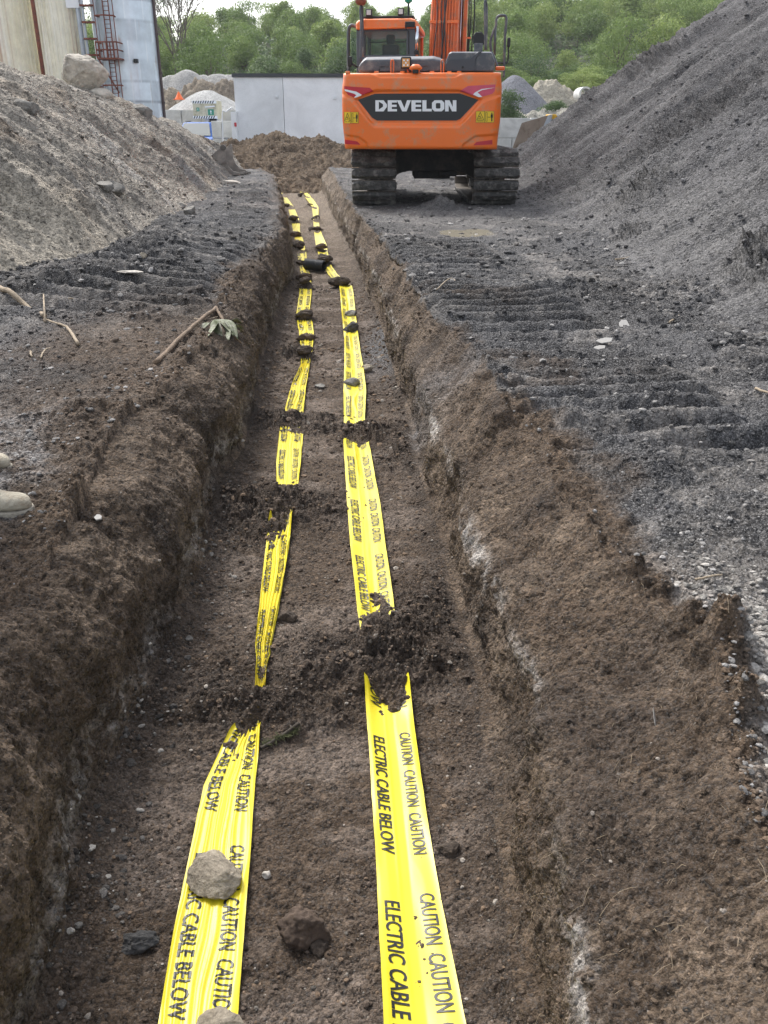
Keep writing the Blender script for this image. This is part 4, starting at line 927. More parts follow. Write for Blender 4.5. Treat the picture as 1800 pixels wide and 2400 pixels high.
def decal(polys, name, mat, parent, off=.004, step=.04, thick=True):
    """flat shapes (crop pixels) laid on the counterweight's surface"""
    bm = bmesh.new()
    for poly in polys:
        pts = [Vector((*q2(*p), 0)) for p in poly]; tris = tessellate_polygon([pts]); vs_ = [bm.verts.new(p) for p in pts]
        for t in tris:
            try: bm.faces.new([vs_[i] for i in t])
            except ValueError: pass
    for _ in range(5):
        e = [e for e in bm.edges if e.calc_length() > step]
        if not e: break
        bmesh.ops.subdivide_edges(bm, edges=e, cuts=1); bmesh.ops.triangulate(bm, faces=[f for f in bm.faces if len(f.verts) > 3])
    m = MB(); bm.verts.index_update(); xs = np.array([v.co.x for v in bm.verts]); zs = np.array([v.co.y for v in bm.verts])
    ys = cw_y(xs, zs) - off; m.add(list(zip(xs, ys, zs)), [[v.index for v in f.verts] for f in bm.faces]); bm.free()
    o = ub(m, name, mat, parent, fix=False, smooth=False); s_ = o.modifiers.new('t', 'SOLIDIFY'); s_.thickness = .003; s_.offset = 0; return o
lp = decal([[(290,775),(425,728),(1085,725),(1232,775),(1090,925),(1060,937),(440,937),(402,915)]], 'logo_panel', M_BKP, ex, .006)
# lettering, block letters drawn as polygons
def hole_strip(outer, inner):
    n = len(outer); return [[outer[i], outer[(i + 1) % n], inner[(i + 1) % n], inner[i]] for i in range(n)]
T, B_y = 779, 866; t_ = 18; LT = []
def Echar(x0, x1): return [[(x0,T),(x0+32,T),(x0+32,B_y),(x0,B_y)], [(x0+32,T),(x1,T),(x1,T+t_),(x0+32,T+t_)], [(x0+32,T+35),(x1-3,T+35),(x1-3,T+52),(x0+32,T+52)], [(x0+32,B_y-t_),(x1,B_y-t_),(x1,B_y),(x0+32,B_y)]]
LT += [[(428,T),(492,T),(518,T+32),(490,T+32),(455,T+10),(455,T+18),(428,T)], [(428,T),(455,T+12),(455,B_y-12),(428,B_y)], [(488,T+28),(518,T+32),(518,B_y-34),(488,T+52)], [(455,B_y-14),(488,T+50),(518,B_y-34),(492,B_y),(428,B_y)]]
LT += Echar(525, 597)
LT += [[(596,T),(628,T),(655,T+62),(655,B_y),(638,B_y)], [(655,T+62),(676,T),(706,T),(672,B_y),(655,B_y)]]
LT += Echar(710, 787)
LT += [[(795,T),(827,T),(827,B_y),(795,B_y)], [(827,B_y-20),(868,B_y-20),(868,B_y),(827,B_y)]]
oc = [(890,T),(946,T),(966,T+20),(966,B_y-20),(946,B_y),(890,B_y),(870,B_y-20),(870,T+20)]; ic = [(906,T+22),(930,T+22),(936,T+28),(936,B_y-28),(930,B_y-22),(906,B_y-22),(900,B_y-28),(900,T+28)]
LT += hole_strip(oc, ic)
LT += [[(972,T),(1000,T),(1000,B_y),(972,B_y)], [(1032,T),(1060,T),(1060,B_y),(1032,B_y)], [(1000,T),(1006,T),(1032,T+52),(1032,B_y),(1026,B_y),(1000,T+36)]]
decal(LT, 'lettering', M_WHT, lp, .011, .05)
for (poly, arr, mt) in (([(180,668),(385,682),(414,708),(270,760),(215,738),(185,700)], [(185,692),(280,712),(322,737),(316,744),(268,760),(262,756),(280,740),(262,728),(187,706)], M_RED),
                        ([(1087,708),(1150,668),(1366,655),(1358,706),(1340,728),(1240,757)], [(1360,680),(1260,700),(1225,718),(1262,752),(1235,755),(1190,735),(1205,718),(1255,692),(1355,680)], M_PNK)):
    r_ = decal([poly], 'reflector', mt, ex, .005); decal([arr[:-1] if arr[0] == arr[-1] else arr], 'arrow_mark', M_WHT, r_, .010)
decal([[(187,1086),(285,1100),(312,1126),(188,1120)]], 'reflector', M_RED, ex, .005); decal([[(1340,1088),(1340,1124),(1192,1130),(1215,1105)]], 'reflector', M_RED, ex, .005)
for (x0, x1, y0, y1) in ((181, 298, 871, 958), (1212, 1353, 864, 953)):
    w_ = decal([[(x0,y0),(x1,y0),(x1,y1),(x0,y1)]], 'warning_label', M_YEL, ex, .005)
    sx = (x1 - x0) / 117.0; sy = (y1 - y0) / 87.0; L_ = []
    f_ = lambda a, b: (x0 + a * sx, y0 + b * sy)
    def bar_(a, b, c, d): L_.append([f_(a, b), f_(c, b), f_(c, d), f_(a, d)])
    bar_(0,0,117,1.5); bar_(0,85.5,117,87); bar_(0,1.5,1.5,85.5); bar_(115.5,1.5,117,85.5); bar_(55,1.5,57,85.5)
    L_ += [[f_(27,8), f_(30,8), f_(8,66), f_(5,66)], [f_(27,8), f_(30,8), f_(52,66), f_(49,66)], [f_(5,66), f_(52,66), f_(52,69), f_(5,69)], [f_(15,54), f_(38,54), f_(38,57), f_(15,57)], [f_(18,44), f_(28,34), f_(30,37), f_(20,47)], [f_(26,38), f_(36,50), f_(33,52), f_(24,41)], [f_(10,74), f_(48,74), f_(48,77), f_(10,77)]]
    L_ += [[f_(62,10), f_(64,10), f_(64,78), f_(62,78)], [f_(72,10), f_(74,10), f_(74,78), f_(72,78)], [f_(64,10), f_(72,10), f_(72,12), f_(64,12)], [f_(64,76), f_(72,76), f_(72,78), f_(64,78)]]
    L_ += [[f_(78,45), f_(92,45), f_(92,47), f_(78,47)], [f_(76,46), f_(81,41), f_(81,51)], [f_(94,46), f_(89,41), f_(89,51)]]
    L_ += [[f_(100,12), f_(106,12), f_(108,16), f_(106,20), f_(100,20), f_(98,16)], [f_(96,23), f_(110,23), f_(110,50), f_(107,50), f_(107,78), f_(99,78), f_(99,50), f_(96,50)]]
    decal(L_, 'pictogram', M_INK, w_, .009, .2)
# --- revolving frame, side bodies, hood
z_deck = 1.12
m = MB(); m.box((cx0 + .12, LY + .8, z_deck - .12), (cx1 - .12, 1.9, z_deck + .06)); ub(m, 'revolving_frame', M_DG, bevel=.02)
m = MB(); m.box((cx0 + .10, LY + .84, z_deck), (cxm - .42, .15, cz1 - .04)); ub(m, 'side_body', M_OR, bevel=.04)
m = MB(); m.box((cxm + .38, LY + .84, z_deck), (cx1 - .10, 1.7, cz1 - .06)); ub(m, 'side_body', M_OR, bevel=.04)
m = MB(); m.box((cxm - .42, LY + .84, z_deck), (cxm + .38, -.5, cz1 - .08)); ub(m, 'engine_bay', M_DG, bevel=.02)
def qp(pts, ly): return [Q(x, y, ly) for x, y in pts]
def loft(name, rings, mat, parent=ex, bevel=.02, smooth=False):
    """rings: list of equal-length 3-D polygons"""
    m = MB(); n = len(rings[0]); b = 0
    for r_ in rings: m.v += [Vector(p) for p in r_]
    for k_ in range(len(rings) - 1):
        for i in range(n): m.f.append([k_ * n + i, k_ * n + (i + 1) % n, (k_ + 1) * n + (i + 1) % n, (k_ + 1) * n + i])
    m.f.append(list(range(n))[::-1]); m.f.append([(len(rings) - 1) * n + i for i in range(n)])
    return ub(m, name, mat, parent, bevel=bevel, smooth=smooth)
def inset(poly, fx, fz, dy):
    cx_ = sum(p.x for p in poly) / len(poly); z0 = min(p.z for p in poly)
    return [Vector((cx_ + (p.x - cx_) * fx, p.y + dy, z0 + (p.z - z0) * fz)) for p in poly]
hd = qp([(298,560),(300,502),(318,470),(348,438),(880,430),(935,445),(968,478),(972,560)], LY + .28)
hood = loft('hood', [inset(hd, 1, .80, 0), inset(hd, 1.0, 1, .16), inset(hd, 1.0, 1.0, 1.15), inset(hd, .96, .75, 1.3)], M_DG, bevel=.03)
for x0 in (460, 750):
    a = Q(x0, 503, LY + .27); b = Q(x0 + 88, 553, LY + .27)
    m = MB(); m.box((a.x, a.y - .012, b.z), (b.x, a.y + .02, b.z + .035)); m.box((a.x, a.y - .012, a.z - .02), (b.x, a.y + .02, a.z)); m.box((a.x, a.y - .012, b.z), (a.x + .02, a.y + .02, a.z)); ub(m, 'hood_grip', M_DG, hood)
for x0 in (562, 951):
    a = Q(x0, 557, LY + .12); m = MB(); m.tube(smooth_path([a + Vector((-.02, 0, -.02)), a + Vector((-.022, 0, .14)), a + Vector((0, 0, .17)), a + Vector((.022, 0, .14)), a + Vector((.02, 0, -.02))], 4), .012, 8); ub(m, 'lifting_eye', M_OR2, smooth=True)
bx_ = qp([(972,557),(975,478),(1003,405),(1022,398),(1328,398),(1340,410),(1362,475),(1352,557)], LY + .20)
sb = loft('rear_locker', [inset(bx_, 1, .94, 0), inset(bx_, 1, 1, .1), inset(bx_, 1, 1, .9), inset(bx_, .98, .9, 1.1)], M_DG, bevel=.02)
# sculpted facet on the locker
f1 = qp([(975,553),(978,495),(1010,458),(1165,458),(1235,398),(1262,398),(1210,462),(1210,553)], LY + .185)
m = MB(); m.prism(f1, (0, .03, 0)); ub(m, 'locker_door', paint('grey_cover_dark', (.052, .058, .07), .45, var=.1), sb, bevel=.008)
a = Q(1110, 522, LY + .17); m = MB(); m.tube([a, a + Vector((0, .04, 0))], .018, 12); ub(m, 'latch', M_BK, sb)
for x0 in (213, 438, 640, 870, 1005, 1082):
    a = Q(x0, 558, LY + .1); m = MB(); m.box((a.x - .035, a.y, a.z - .03), (a.x + .035, a.y + .06, a.z + .01)); ub(m, 'lug', M_OR, bevel=.006)
# exhaust
m = MB(); a = Q(1232, 400, LY + .75); bs_ = Q(1190, 350, LY + .75); be = Q(1275, 350, LY + .75)
m.box((bs_.x + .02, a.y - .1, a.z - .1), (be.x - .02, a.y + .1, bs_.z + .02)); ub(m, 'exhaust_box', M_DG, bevel=.01)
pe = qp([(1190,340),(1190,280),(1210,250),(1260,248),(1277,275),(1277,340),(1262,352),(1205,352)], LY + .68)
loft('exhaust_pipe', [pe, inset(pe, 1, 1, .14)], M_BK, bevel=.01)
# work lamp and camera on the rear edge
a = Q(668, 488, LY + .10); wlmp = MB(); wlmp.box((a.x - .085, a.y, a.z - .09), (a.x + .085, a.y + .06, a.z + .09)); wo = ub(wlmp, 'work_lamp', M_BK, bevel=.02)
m = MB(); m.box((a.x - .062, a.y - .008, a.z - .062), (a.x + .062, a.y, a.z + .062)); ub(m, 'lens', M_AMB, wo, bevel=.01)
for dx_, dz_ in ((-.03, .035), (.03, .035), (-.03, -.035), (.03, -.035), (0, 0)):
    m = MB(); m.tube([a + Vector((dx_, -.012, dz_)), a + Vector((dx_, -.007, dz_))], .014, 10); ub(m, 'diode', M_WHT, wo)
m = MB(); m.tube([a + Vector((.02, .05, -.09)), a + Vector((.05, .05, -.2))], .012, 8); ub(m, 'bracket', M_OR2, wo)
a = Q(744, 540, LY + .06); cmr = MB(); ring1 = [Vector((a.x + .11 * math.cos(t), a.y + .06 * math.sin(t), a.z + .02)) for t in np.linspace(0, 2 * math.pi, 20, endpoint=False)]
lf = [[Vector((a.x + r_ * math.cos(t), a.y + .6 * r_ * math.sin(t), a.z + zz_)) for t in np.linspace(0, 2 * math.pi, 20, endpoint=False)] for r_, zz_ in ((.05, -.08), (.07, -.01), (.105, .01), (.10, .035), (.05, .075))]
co = loft('rear_camera_hood', lf, M_OR, bevel=0, smooth=True)
m = MB(); m.box((a.x - .05, a.y - .07, a.z - .06), (a.x + .05, a.y, a.z - .005)); ub(m, 'camera', M_BK, co, bevel=.01)
# --- cab
CY = -.45; cabx0 = Q(283, 300, CY).x; cabx1 = Q(745, 300, CY).x; czt = Q(500, 150, CY).z; czb = z_deck; CL_ = 1.85
rf = qp([(278,232),(276,178),(292,158),(345,145),(710,140),(740,150),(762,172),(764,214),(700,222)], CY - .02)
roof = loft('cab_roof', [inset(rf, .95, .9, -.04), inset(rf, 1, 1, .03), inset(rf, 1, 1, CL_), inset(rf, .93, .7, CL_ + .22)], M_OR, bevel=.02)
zr0 = Q(500, 228, CY).z
m = MB()
wL = Q(345, 300, CY).x; wR = Q(672, 300, CY).x; zw0 = Q(500, 428, CY).z
m.box((cabx0, CY, czb), (wL, CY + .08, zr0)); m.box((wR, CY, czb), (cabx1, CY + .08, zr0)); m.box((wL, CY, czb), (wR, CY + .08, zw0)); m.box((wL, CY, zr0 - .03), (wR, CY + .08, zr0))
fr_ = ub(m, 'cab_frame', paint('cab_grey', (.075, .085, .10), .4, var=.08), bevel=.012)
m = MB(); m.box((cabx1 - .05, CY + .082, czb), (cabx1 + .01, CY + .5, zr0)); m.box((cabx1 - .05, CY + .5, czb), (cabx1 + .01, CY + CL_, czb + .75)); m.box((cabx1 - .05, CY + CL_ - .1, czb + .75), (cabx1 + .01, CY + CL_, zr0)); ub(m, 'cab_side_panel', M_OR, bevel=.01)
m = MB(); m.box((cabx0, CY + .082, czb), (cabx0 + .05, CY + CL_, czb + .5)); m.box((cabx0, CY + .95, czb + .5), (cabx0 + .05, CY + 1.03, zr0)); m.box((cabx0, CY + CL_ - .09, czb + .5), (cabx0 + .05, CY + CL_, zr0)); ub(m, 'cab_door_frame', M_DG, bevel=.01)
m = MB(); m.box((cabx0 + .06, CY + CL_ - .06, czb), (cabx1 - .06, CY + CL_, czb + .35)); ub(m, 'cab_front', M_DG)
def pane(a, b, nm='window'):
    m = MB(); m.box(a, b); return ub(m, nm, M_GLS)
pane((wL, CY + .03, zw0), (wR, CY + .036, zr0 - .03), 'rear_window'); pane((cabx1 - .03, CY + .5, czb + .75), (cabx1 - .024, CY + CL_ - .1, zr0)); pane((cabx0 + .02, CY + .082, czb + .5), (cabx0 + .026, CY + CL_ - .09, zr0)); pane((cabx0 + .06, CY + CL_ - .02, czb + .35), (cabx1 - .06, CY + CL_ - .014, zr0), 'windscreen')
sx0 = Q(480, 400, CY + .7).x; sx1 = Q(620, 400, CY + .7).x; zs0 = Q(550, 350, CY + .7).z
m = MB(); m.box((sx0 + .02, CY + .55, czb + .3), (sx1, CY + .68, zs0)); m.box((sx0 + .1, CY + .56, zs0), (sx1 - .08, CY + .64, zs0 + .17)); m.box((sx0, CY + .6, czb + .3), (sx1 + .02, CY + 1.05, czb + .5)); ub(m, 'operator_seat', M_BK, bevel=.04)
m = MB(); m.box((sx0 - .1, CY + .6, czb + .3), (sx0 - .02, CY + 1.1, czb + .75)); ub(m, 'control_console', M_DG, bevel=.02); m = MB(); m.box((sx1 + .04, CY + .6, czb + .3), (sx1 + .12, CY + 1.1, czb + .75)); ub(m, 'control_console', M_DG, bevel=.02)
m = MB(); a = Q(345, 330, CY + .9); m.tube([Q(375, 235, CY + 1.7), Q(375, 425, CY + 1.7)], .02, 8); m.tube([Q(345, 330, CY + 1.7), Q(670, 325, CY + 1.7)], .012, 8); ub(m, 'wiper_bar', M_BK, fr_)
m = MB(); m.tube([Q(755, 205, CY - .04), Q(750, 400, CY - .04)], .032, 14); ub(m, 'exhaust_stack', M_CHR, smooth=True); m = MB(); m.tube([Q(750, 398, CY - .04), Q(750, 425, CY - .04)], .045, 14); ub(m, 'stack_clamp', M_BK)
# lamp bar on the roof
m = MB(); a, b = Q(338, 133, CY + .1), Q(728, 125, CY + .1); m.box((a.x, a.y, a.z - .02), (b.x, a.y + .35, b.z + .01)); ub(m, 'roof_guard', M_BK, bevel=.01)
for (x0, x1, y0, y1) in ((355, 403, 68, 125), (604, 652, 61, 118)):
    a, b = Q(x0, y1, CY + .08), Q(x1, y0, CY + .08); m = MB(); m.box((a.x, a.y, a.z), (b.x, a.y + .09, b.z)); l_ = ub(m, 'work_lamp', M_BK, bevel=.012)
    m = MB(); m.box((a.x + .018, a.y - .006, a.z + .018), (b.x - .018, a.y, b.z - .018)); ub(m, 'lens', M_LENS, l_)
    m = MB(); m.tube([((a.x + b.x) / 2, a.y + .05, a.z), ((a.x + b.x) / 2, a.y + .05, a.z - .06)], .02, 8); ub(m, 'bracket', M_BK, l_)
a = Q(688, 100, CY + .3); m = MB(); m.tube([Q(688, 125, CY + .3), Q(688, 20, CY + .3)], .018, 8); bo = ub(m, 'beacon_post', M_BK)
m = MB(); c_ = Q(688, 12, CY + .3); m.tube([c_ + Vector((0, 0, -.03)), c_, c_ + Vector((0, 0, .05)), c_ + Vector((0, 0, .16)), c_ + Vector((0, 0, .19))], [.03, .07, .075, .06, .02], 16); ub(m, 'beacon', M_GREEN, bo, smooth=True)
c_ = Q(700, 190, CY - .08); m = MB(); m.box((c_.x - .09, c_.y - .03, c_.z - .045), (c_.x + .09, c_.y + .07, c_.z + .045)); cm_ = ub(m, 'cab_camera', M_BK, bevel=.012)
m = MB(); m.tube([Q(662, 200, CY - .06), Q(672, 232, CY - .07), Q(690, 240, CY - .05), Q(690, 420, CY - .02)], .009, 6); ub(m, 'camera_cable', M_BK, cm_)
a, b = Q(343, 150, CY - .06), Q(360, 200, CY - .06); m = MB(); m.box((a.x, a.y, b.z), (b.x, a.y + .04, a.z)); ub(m, 'roof_bracket', M_OR, bevel=.004)
# left handrail and side mirror
H1 = -1.2
m = MB(); m.tube(smooth_path([Q(316, 480, H1), Q(318, 200, H1), Q(312, 80, H1), Q(320, 42, H1)], 5) + smooth_path([Q(328, 60, H1 + .05), Q(332, 200, H1 + .15), Q(333, 440, H1 + .2)], 5), .020, 9); ub(m, 'handrail', M_DG, smooth=True)
m = MB(); H2 = .2; m.tube(smooth_path([Q(222, 560, H2), Q(220, 420, H2), Q(222, 250, H2), Q(238, 200, H2), Q(275, 205, H2 + .2)], 5), .034, 9); m.tube([Q(293, 560, H2 + .2), Q(291, 235, H2 + .2)], .02, 8); ub(m, 'cab_guard_rail', M_DG, smooth=True)
pl_ = qp([(240,240),(288,250),(284,500),(245,470)], H2 + .3); m = MB(); m.prism(pl_, (0, .012, 0)); ub(m, 'door_window', M_GLS)
m = MB(); m.box(tuple(Q(238, 478, H1)), tuple(Q(283, 455, H1) + Vector((0, .02, 0)))); 
c_ = Q(232, 478, H1 + .5); m = MB(); m.tube(smooth_path([c_ + Vector((-.03, 0, .1)), c_ + Vector((.0, 0, 0)), Q(270, 510, H1 + .5), Q(292, 520, H1 + .6)], 4), .016, 8); ml = ub(m, 'mirror_arm', M_BK, smooth=True)
m = MB(); m.obox(c_, .09, .05, .17); ub(m, 'mirror', M_BK, ml, bevel=.02)
c_ = Q(318, 15, H1); m = MB(); m.tube([c_ + Vector((0, 0, -.05)), c_, c_ + Vector((0, 0, .1)), c_ + Vector((0, 0, .13))], [.06, .10, .085, .03], 16); ub(m, 'hazard_beacon', paint('red_brown_lens', (.25, .07, .04), .3), smooth=True)
# right handrails and mirror
H3 = -.6
m = MB(); m.tube(smooth_path([Q(1285, 390, H3), Q(1283, 200, H3), Q(1282, 20, H3), Q(1288, 8, H3)], 5) + smooth_path([Q(1296, 40, H3 + .1), Q(1296, 200, H3 + .1), Q(1292, 390, H3 + .1)], 5), .020, 9); ub(m, 'handrail', M_DG, smooth=True)
H4 = .1
m = MB(); m.tube(smooth_path([Q(1330, 400, H4), Q(1326, 320, H4), Q(1345, 255, H4), Q(1368, 200, H4), Q(1372, 150, H4), Q(1390, 124, H4), Q(1430, 120, H4), Q(1448, 135, H4), Q(1446, 200, H4), Q(1438, 300, H4), Q(1433, 480, H4), Q(1428, 600, H4)], 5), .024, 9)
m.tube([Q(1366, 210, H4), Q(1360, 300, H4), Q(1358, 430, H4)], .022, 8); ub(m, 'access_handrail', M_DG, smooth=True)
m = MB(); a, b = Q(1425, 435, H4 + .1), Q(1449, 283, H4 + .1); m.box((a.x, a.y, a.z), (b.x, a.y + .05, b.z)); mm = ub(m, 'mirror', M_BK, bevel=.02)
m = MB(); m.box((a.x + .015, a.y - .006, a.z + .03), (b.x - .015, a.y, b.z - .03)); ub(m, 'mirror_glass', M_CHR, mm)
m = MB(); m.tube(smooth_path([Q(1465, 320, H4), Q(1466, 420, H4), Q(1458, 480, H4), Q(1440, 490, H4), Q(1375, 492, H4), Q(1368, 520, H4)], 5), .014, 8); ub(m, 'mirror_arm', M_BK, mm, smooth=True)
c_ = Q(1468, 330, H4); m = MB(); m.obox(c_, .06, .05, .16); ub(m, 'mirror', M_BK, bevel=.02)
a = Q(1400, 535, LY + .9); m = MB(); m.obox(a, .16, .3, .06); ub(m, 'side_marker', M_OR, bevel=.02)
m = MB(); a = Q(1330, 400, LY + 1.4); m.tube(smooth_path([Q(1330, 402, LY + 1.4), Q(1352, 440, LY + 1.4), Q(1380, 520, LY + 1.4), Q(1378, 555, LY + 1.4)], 4), .02, 8); ub(m, 'step_rail', M_DG, smooth=True)
# --- boom, stick, bucket, cylinders, hoses (a side profile in the local y-z plane)
bxc = Q(962, 250, .4).x; bw = .27
def side_prism(prof, x0, x1): return MB().prism([(x0, y, z) for y, z in prof], (x1 - x0, 0, 0))
boom = [(.15, 1.45), (.0, 1.9), (.55, 3.2), (1.35, 4.75), (2.1, 5.45), (2.9, 5.6), (6.3, 4.75), (6.3, 4.45), (3.0, 4.95), (2.35, 4.75), (1.75, 4.15), (1.05, 2.7), (.55, 1.5)]
bo_ = ub(side_prism(boom, bxc - bw, bxc + bw), 'boom', M_OR2, bevel=.02)
def bz(t): # points along the rear face of the boom
    a, b = Vector((0, -.06, 1.95)), Vector((0, 1.27, 4.7)); return a.lerp(b, t)
for k_, (dx_, r_) in enumerate(((-.235, .016), (-.20, .016), (-.14, .020), (-.09, .018), (.04, .020), (.09, .018), (.15, .016), (.20, .016))):
    m = MB(); m.tube([bz(t) + Vector((bxc + dx_, -.05, .02)) for t in (0, .35, .7, 1)], r_, 8); ub(m, 'hydraulic_pipe', M_OR2, bo_, smooth=True)
for k_, (dx_, s_) in enumerate(((-.03, 1), (-.01, -1), (.015, 1), (.03, -1), (-.16, 1))):
    m = MB(); m.tube(smooth_path([bz(t) + Vector((bxc + dx_ + .03 * s_ * math.sin(t * 9 + k_), -.10 - .02 * k_ % 3, .02)) for t in (-.05, .1, .25, .4, .55, .7, .85, 1)], 4), .011, 7); ub(m, 'hydraulic_hose', M_BK, bo_, smooth=True)
for t in (.12, .42, .75):
    c_ = bz(t) + Vector((bxc, -.06, .02)); m = MB(); m.obox(c_, .56, .05, .05); ub(m, 'pipe_clamp', M_OR, bo_, bevel=.005)
xcyl = Q(1088, 200, .9).x
for k_, xc_ in enumerate((xcyl, bxc - bw - .16)):
    a = Vector((xc_, 1.0, 1.3)); b = Vector((xc_, 1.75, 4.5)); mdl = a.lerp(b, .42)
    if k_ == 1: continue
    m = MB(); m.tube([a.lerp(b, .0), a.lerp(b, .22)], .085, 18); ub(m, 'cylinder_barrel', M_OR2, bo_, smooth=False)
    m = MB(); m.tube([a.lerp(b, .22), b], .048, 16); ub(m, 'cylinder_rod', M_CHR, bo_, smooth=True)
    m = MB(); m.tube([b + Vector((-.12, 0, 0)), b + Vector((.12, 0, 0))], .09, 14); ub(m, 'pin', M_OR2, bo_)
# boom foot brackets and the orange plate between rod and barrel
x2 = Q(1138, 200, .9).x; x1_ = Q(1112, 200, .9).x
m = MB(); m.prism([(x1_, .7, 1.3), (x1_, 1.3, 1.3), (x1_, 1.9, 4.4), (x1_, 1.5, 4.5)], (x2 - x1_, 0, 0)); ub(m, 'cylinder_guard', M_OR2, bo_, bevel=.01)
x3 = Q(1058, 300, .7).x; m = MB(); m.prism([(x3 - .03, .4, 1.3), (x3 - .03, .9, 1.3), (x3 - .03, 1.7, 4.3), (x3 - .03, 1.2, 4.4)], (.05, 0, 0)); ub(m, 'boom_rib', M_OR2, bo_, bevel=.01)
for k_, (cx_, c2) in enumerate(((1175, 1160), (1202, 1185), (1160, 1150))):
    m = MB(); m.tube(smooth_path([Q(cx_ - 3, -60, .5), Q(cx_, 60, .5), Q(cx_ - 2, 160, .5), Q((cx_ + c2) / 2, 240, .5), Q(c2, 300, .5), Q(c2 - 6, 400, .5)], 5), .013, 7); ub(m, 'hydraulic_hose', M_BK, bo_, smooth=True)
m = MB(); m.tube([Q(1155, 290, .55), Q(1150, 400, .55)], .02, 8); m.obox(Q(1155, 295, .5), .09, .05, .03); ub(m, 'hose_fitting', M_OR2, bo_)
stick_ = [(5.9, 5.15), (6.6, 4.9), (7.0, 4.3), (6.4, 1.6), (6.15, 1.6), (6.2, 4.3)]
so = ub(side_prism(stick_, bxc - .17, bxc + .17), 'stick_arm', M_OR2, bevel=.02)
m = MB(); m.tube([(bxc, 3.2, 5.75), (bxc, 4.6, 5.75)], .09, 14); m.tube([(bxc, 4.6, 5.75), (bxc, 6.0, 5.25)], .05, 12); ub(m, 'stick_cylinder', M_OR2, so, smooth=True)
bk = [(6.3, 1.65), (6.75, 1.35), (6.9, .8), (6.6, .35), (6.0, .2), (5.5, .35), (5.55, .45), (6.0, .35), (6.45, .5), (6.65, .85), (6.5, 1.2), (6.1, 1.4)]
ub(side_prism(bk, bxc - .6, bxc + .6), 'digging_bucket', M_UC, bevel=.01)
# --- undercarriage
m = MB(); m.tube([EC + Vector((0, 0, .9)), EC + Vector((0, 0, 1.06))], .62, 40); m.build('swing_ring', M_UC, ex)
m = MB(); zt = .93
prof = [(-1.0, .92), (1.0, .92), (1.0, .45), (.78, .40), (.60, .50), (.45, .535), (-.45, .535), (-.62, .50), (-.80, .40), (-1.0, .45)]
m.prism([(EC.x + a, EC.y - .95, b) for a, b in prof], (0, 1.9, 0)); m.build('car_body', M_UC, ex, bevel=.015)
m = MB(); m.box((EC.x - .35, EC.y - .6, .38), (EC.x + .35, EC.y + .6, .54)); m.box((EC.x + .12, EC.y - .97, .44), (EC.x + .45, EC.y - .9, .53)); m.build('belly_plate', M_UC, ex, bevel=.02)
def make_track(x0, x1):
    xc_ = (x0 + x1) / 2; w = x1 - x0; y0, y1 = 16.13 + .40, 20.55 - .40; r_ = .405; zc_ = .47
    # loop path
    Lf = y1 - y0; per = 2 * Lf + 2 * math.pi * r_; n = int(per / .195); 
    root = MB(); frames = []
    def at_(s_):
        s_ %= per
        if s_ < Lf: return (y0 + s_, zc_ - r_, 0.0)
        s_ -= Lf
        if s_ < math.pi * r_: a = s_ / r_; return (y1 + r_ * math.sin(a), zc_ - r_ * math.cos(a), a)
        s_ -= math.pi * r_
        if s_ < Lf: return (y1 - s_, zc_ + r_, math.pi)
        s_ -= Lf; a = math.pi + s_ / r_; return (y0 + r_ * math.sin(a), zc_ - r_ * math.cos(a), a)
    chain = MB(); chain2 = MB(); pads = MB(); shoes = MB(); rg = random.Random(int(xc_ * 100) + 5)
    for i in range(n):
        y, z, a = at_(i * per / n + .06); rot = Matrix.Rotation(a, 3, 'X'); c = Vector((xc_, y, z))
        # local: x across, y along the run, z inward (up on the lower run); outside is -z
        L0 = per / n * .90
        shoes.obox(c, w * .97, L0 * 1.0, .022, rot)
        h = .062; dx = rg.uniform(-.006, .006)
        prof_ = [(-w / 2, -L0 * .30), (-w / 2 + .05, -L0 * .46), (w / 2 - .05, -L0 * .46), (w / 2, -L0 * .30), (w / 2, L0 * .30), (w / 2 - .05, L0 * .46), (-w / 2 + .05, L0 * .46), (-w / 2, L0 * .30)]
        lo = [c + rot @ Vector((px_ + dx, py_, -.011)) for px_, py_ in prof_]; hi_ = [c + rot @ Vector((px_ * .965 + dx, py_ * .72, -.011 - h)) for px_, py_ in prof_]
        b = len(pads.v); pads.v += lo + hi_; pads.f += [[b + k_, b + (k_ + 1) % 8, b + 8 + (k_ + 1) % 8, b + 8 + k_] for k_ in range(8)] + [[b + k_ for k_ in range(8)][::-1], [b + 8 + k_ for k_ in range(8)]]
        for k_ in (-1, 1):
            for sg in (-1, 1):
                rz = rot @ Matrix.Rotation(sg * .42, 3, 'Z'); pads.obox(c + rot @ Vector((k_ * w * .20 + dx, 0, -.011 - h)), w * .26, .016, .018, rz)
        for sx, ch_ in ((-.09, chain), (.09, chain2)): ch_.obox(c + rot @ Vector((sx, 0, .05)), .045, L0 * 1.02, .085, rot)
    o = shoes.build('track', M_TRKM, ex, bevel=.003, seg=1)
    pads.build('track_pads', M_TRK, o, bevel=.006, seg=1); chain.build('track_chain', M_TRKM, o); chain2.build('track_chain', M_TRKM, o)
    m = MB(); m.box((xc_ - .16, y0 + .25, .32), (xc_ + .16, y1 - .2, .66)); m.build('track_frame', M_UC, o, bevel=.03)
    for nm, yy, rr2 in (('drive_sprocket', y0, .34), ('idler', y1, .33)):
        m = MB(); m.tube([(xc_ - .05, yy, zc_), (xc_ + .05, yy, zc_)], rr2, 24); m.tube([(xc_ - .17, yy, zc_), (xc_ + .17, yy, zc_)], .2, 20); m.build(nm, M_UC, o)
    for k_ in range(8):
        yy = y0 + .45 + k_ * (Lf - .9) / 7; m = MB(); m.tube([(xc_ - .14, yy, .2), (xc_ + .14, yy, .2)], .085, 14); m.build('track_roller', M_UC, o)
    return o
t_s = 15.19
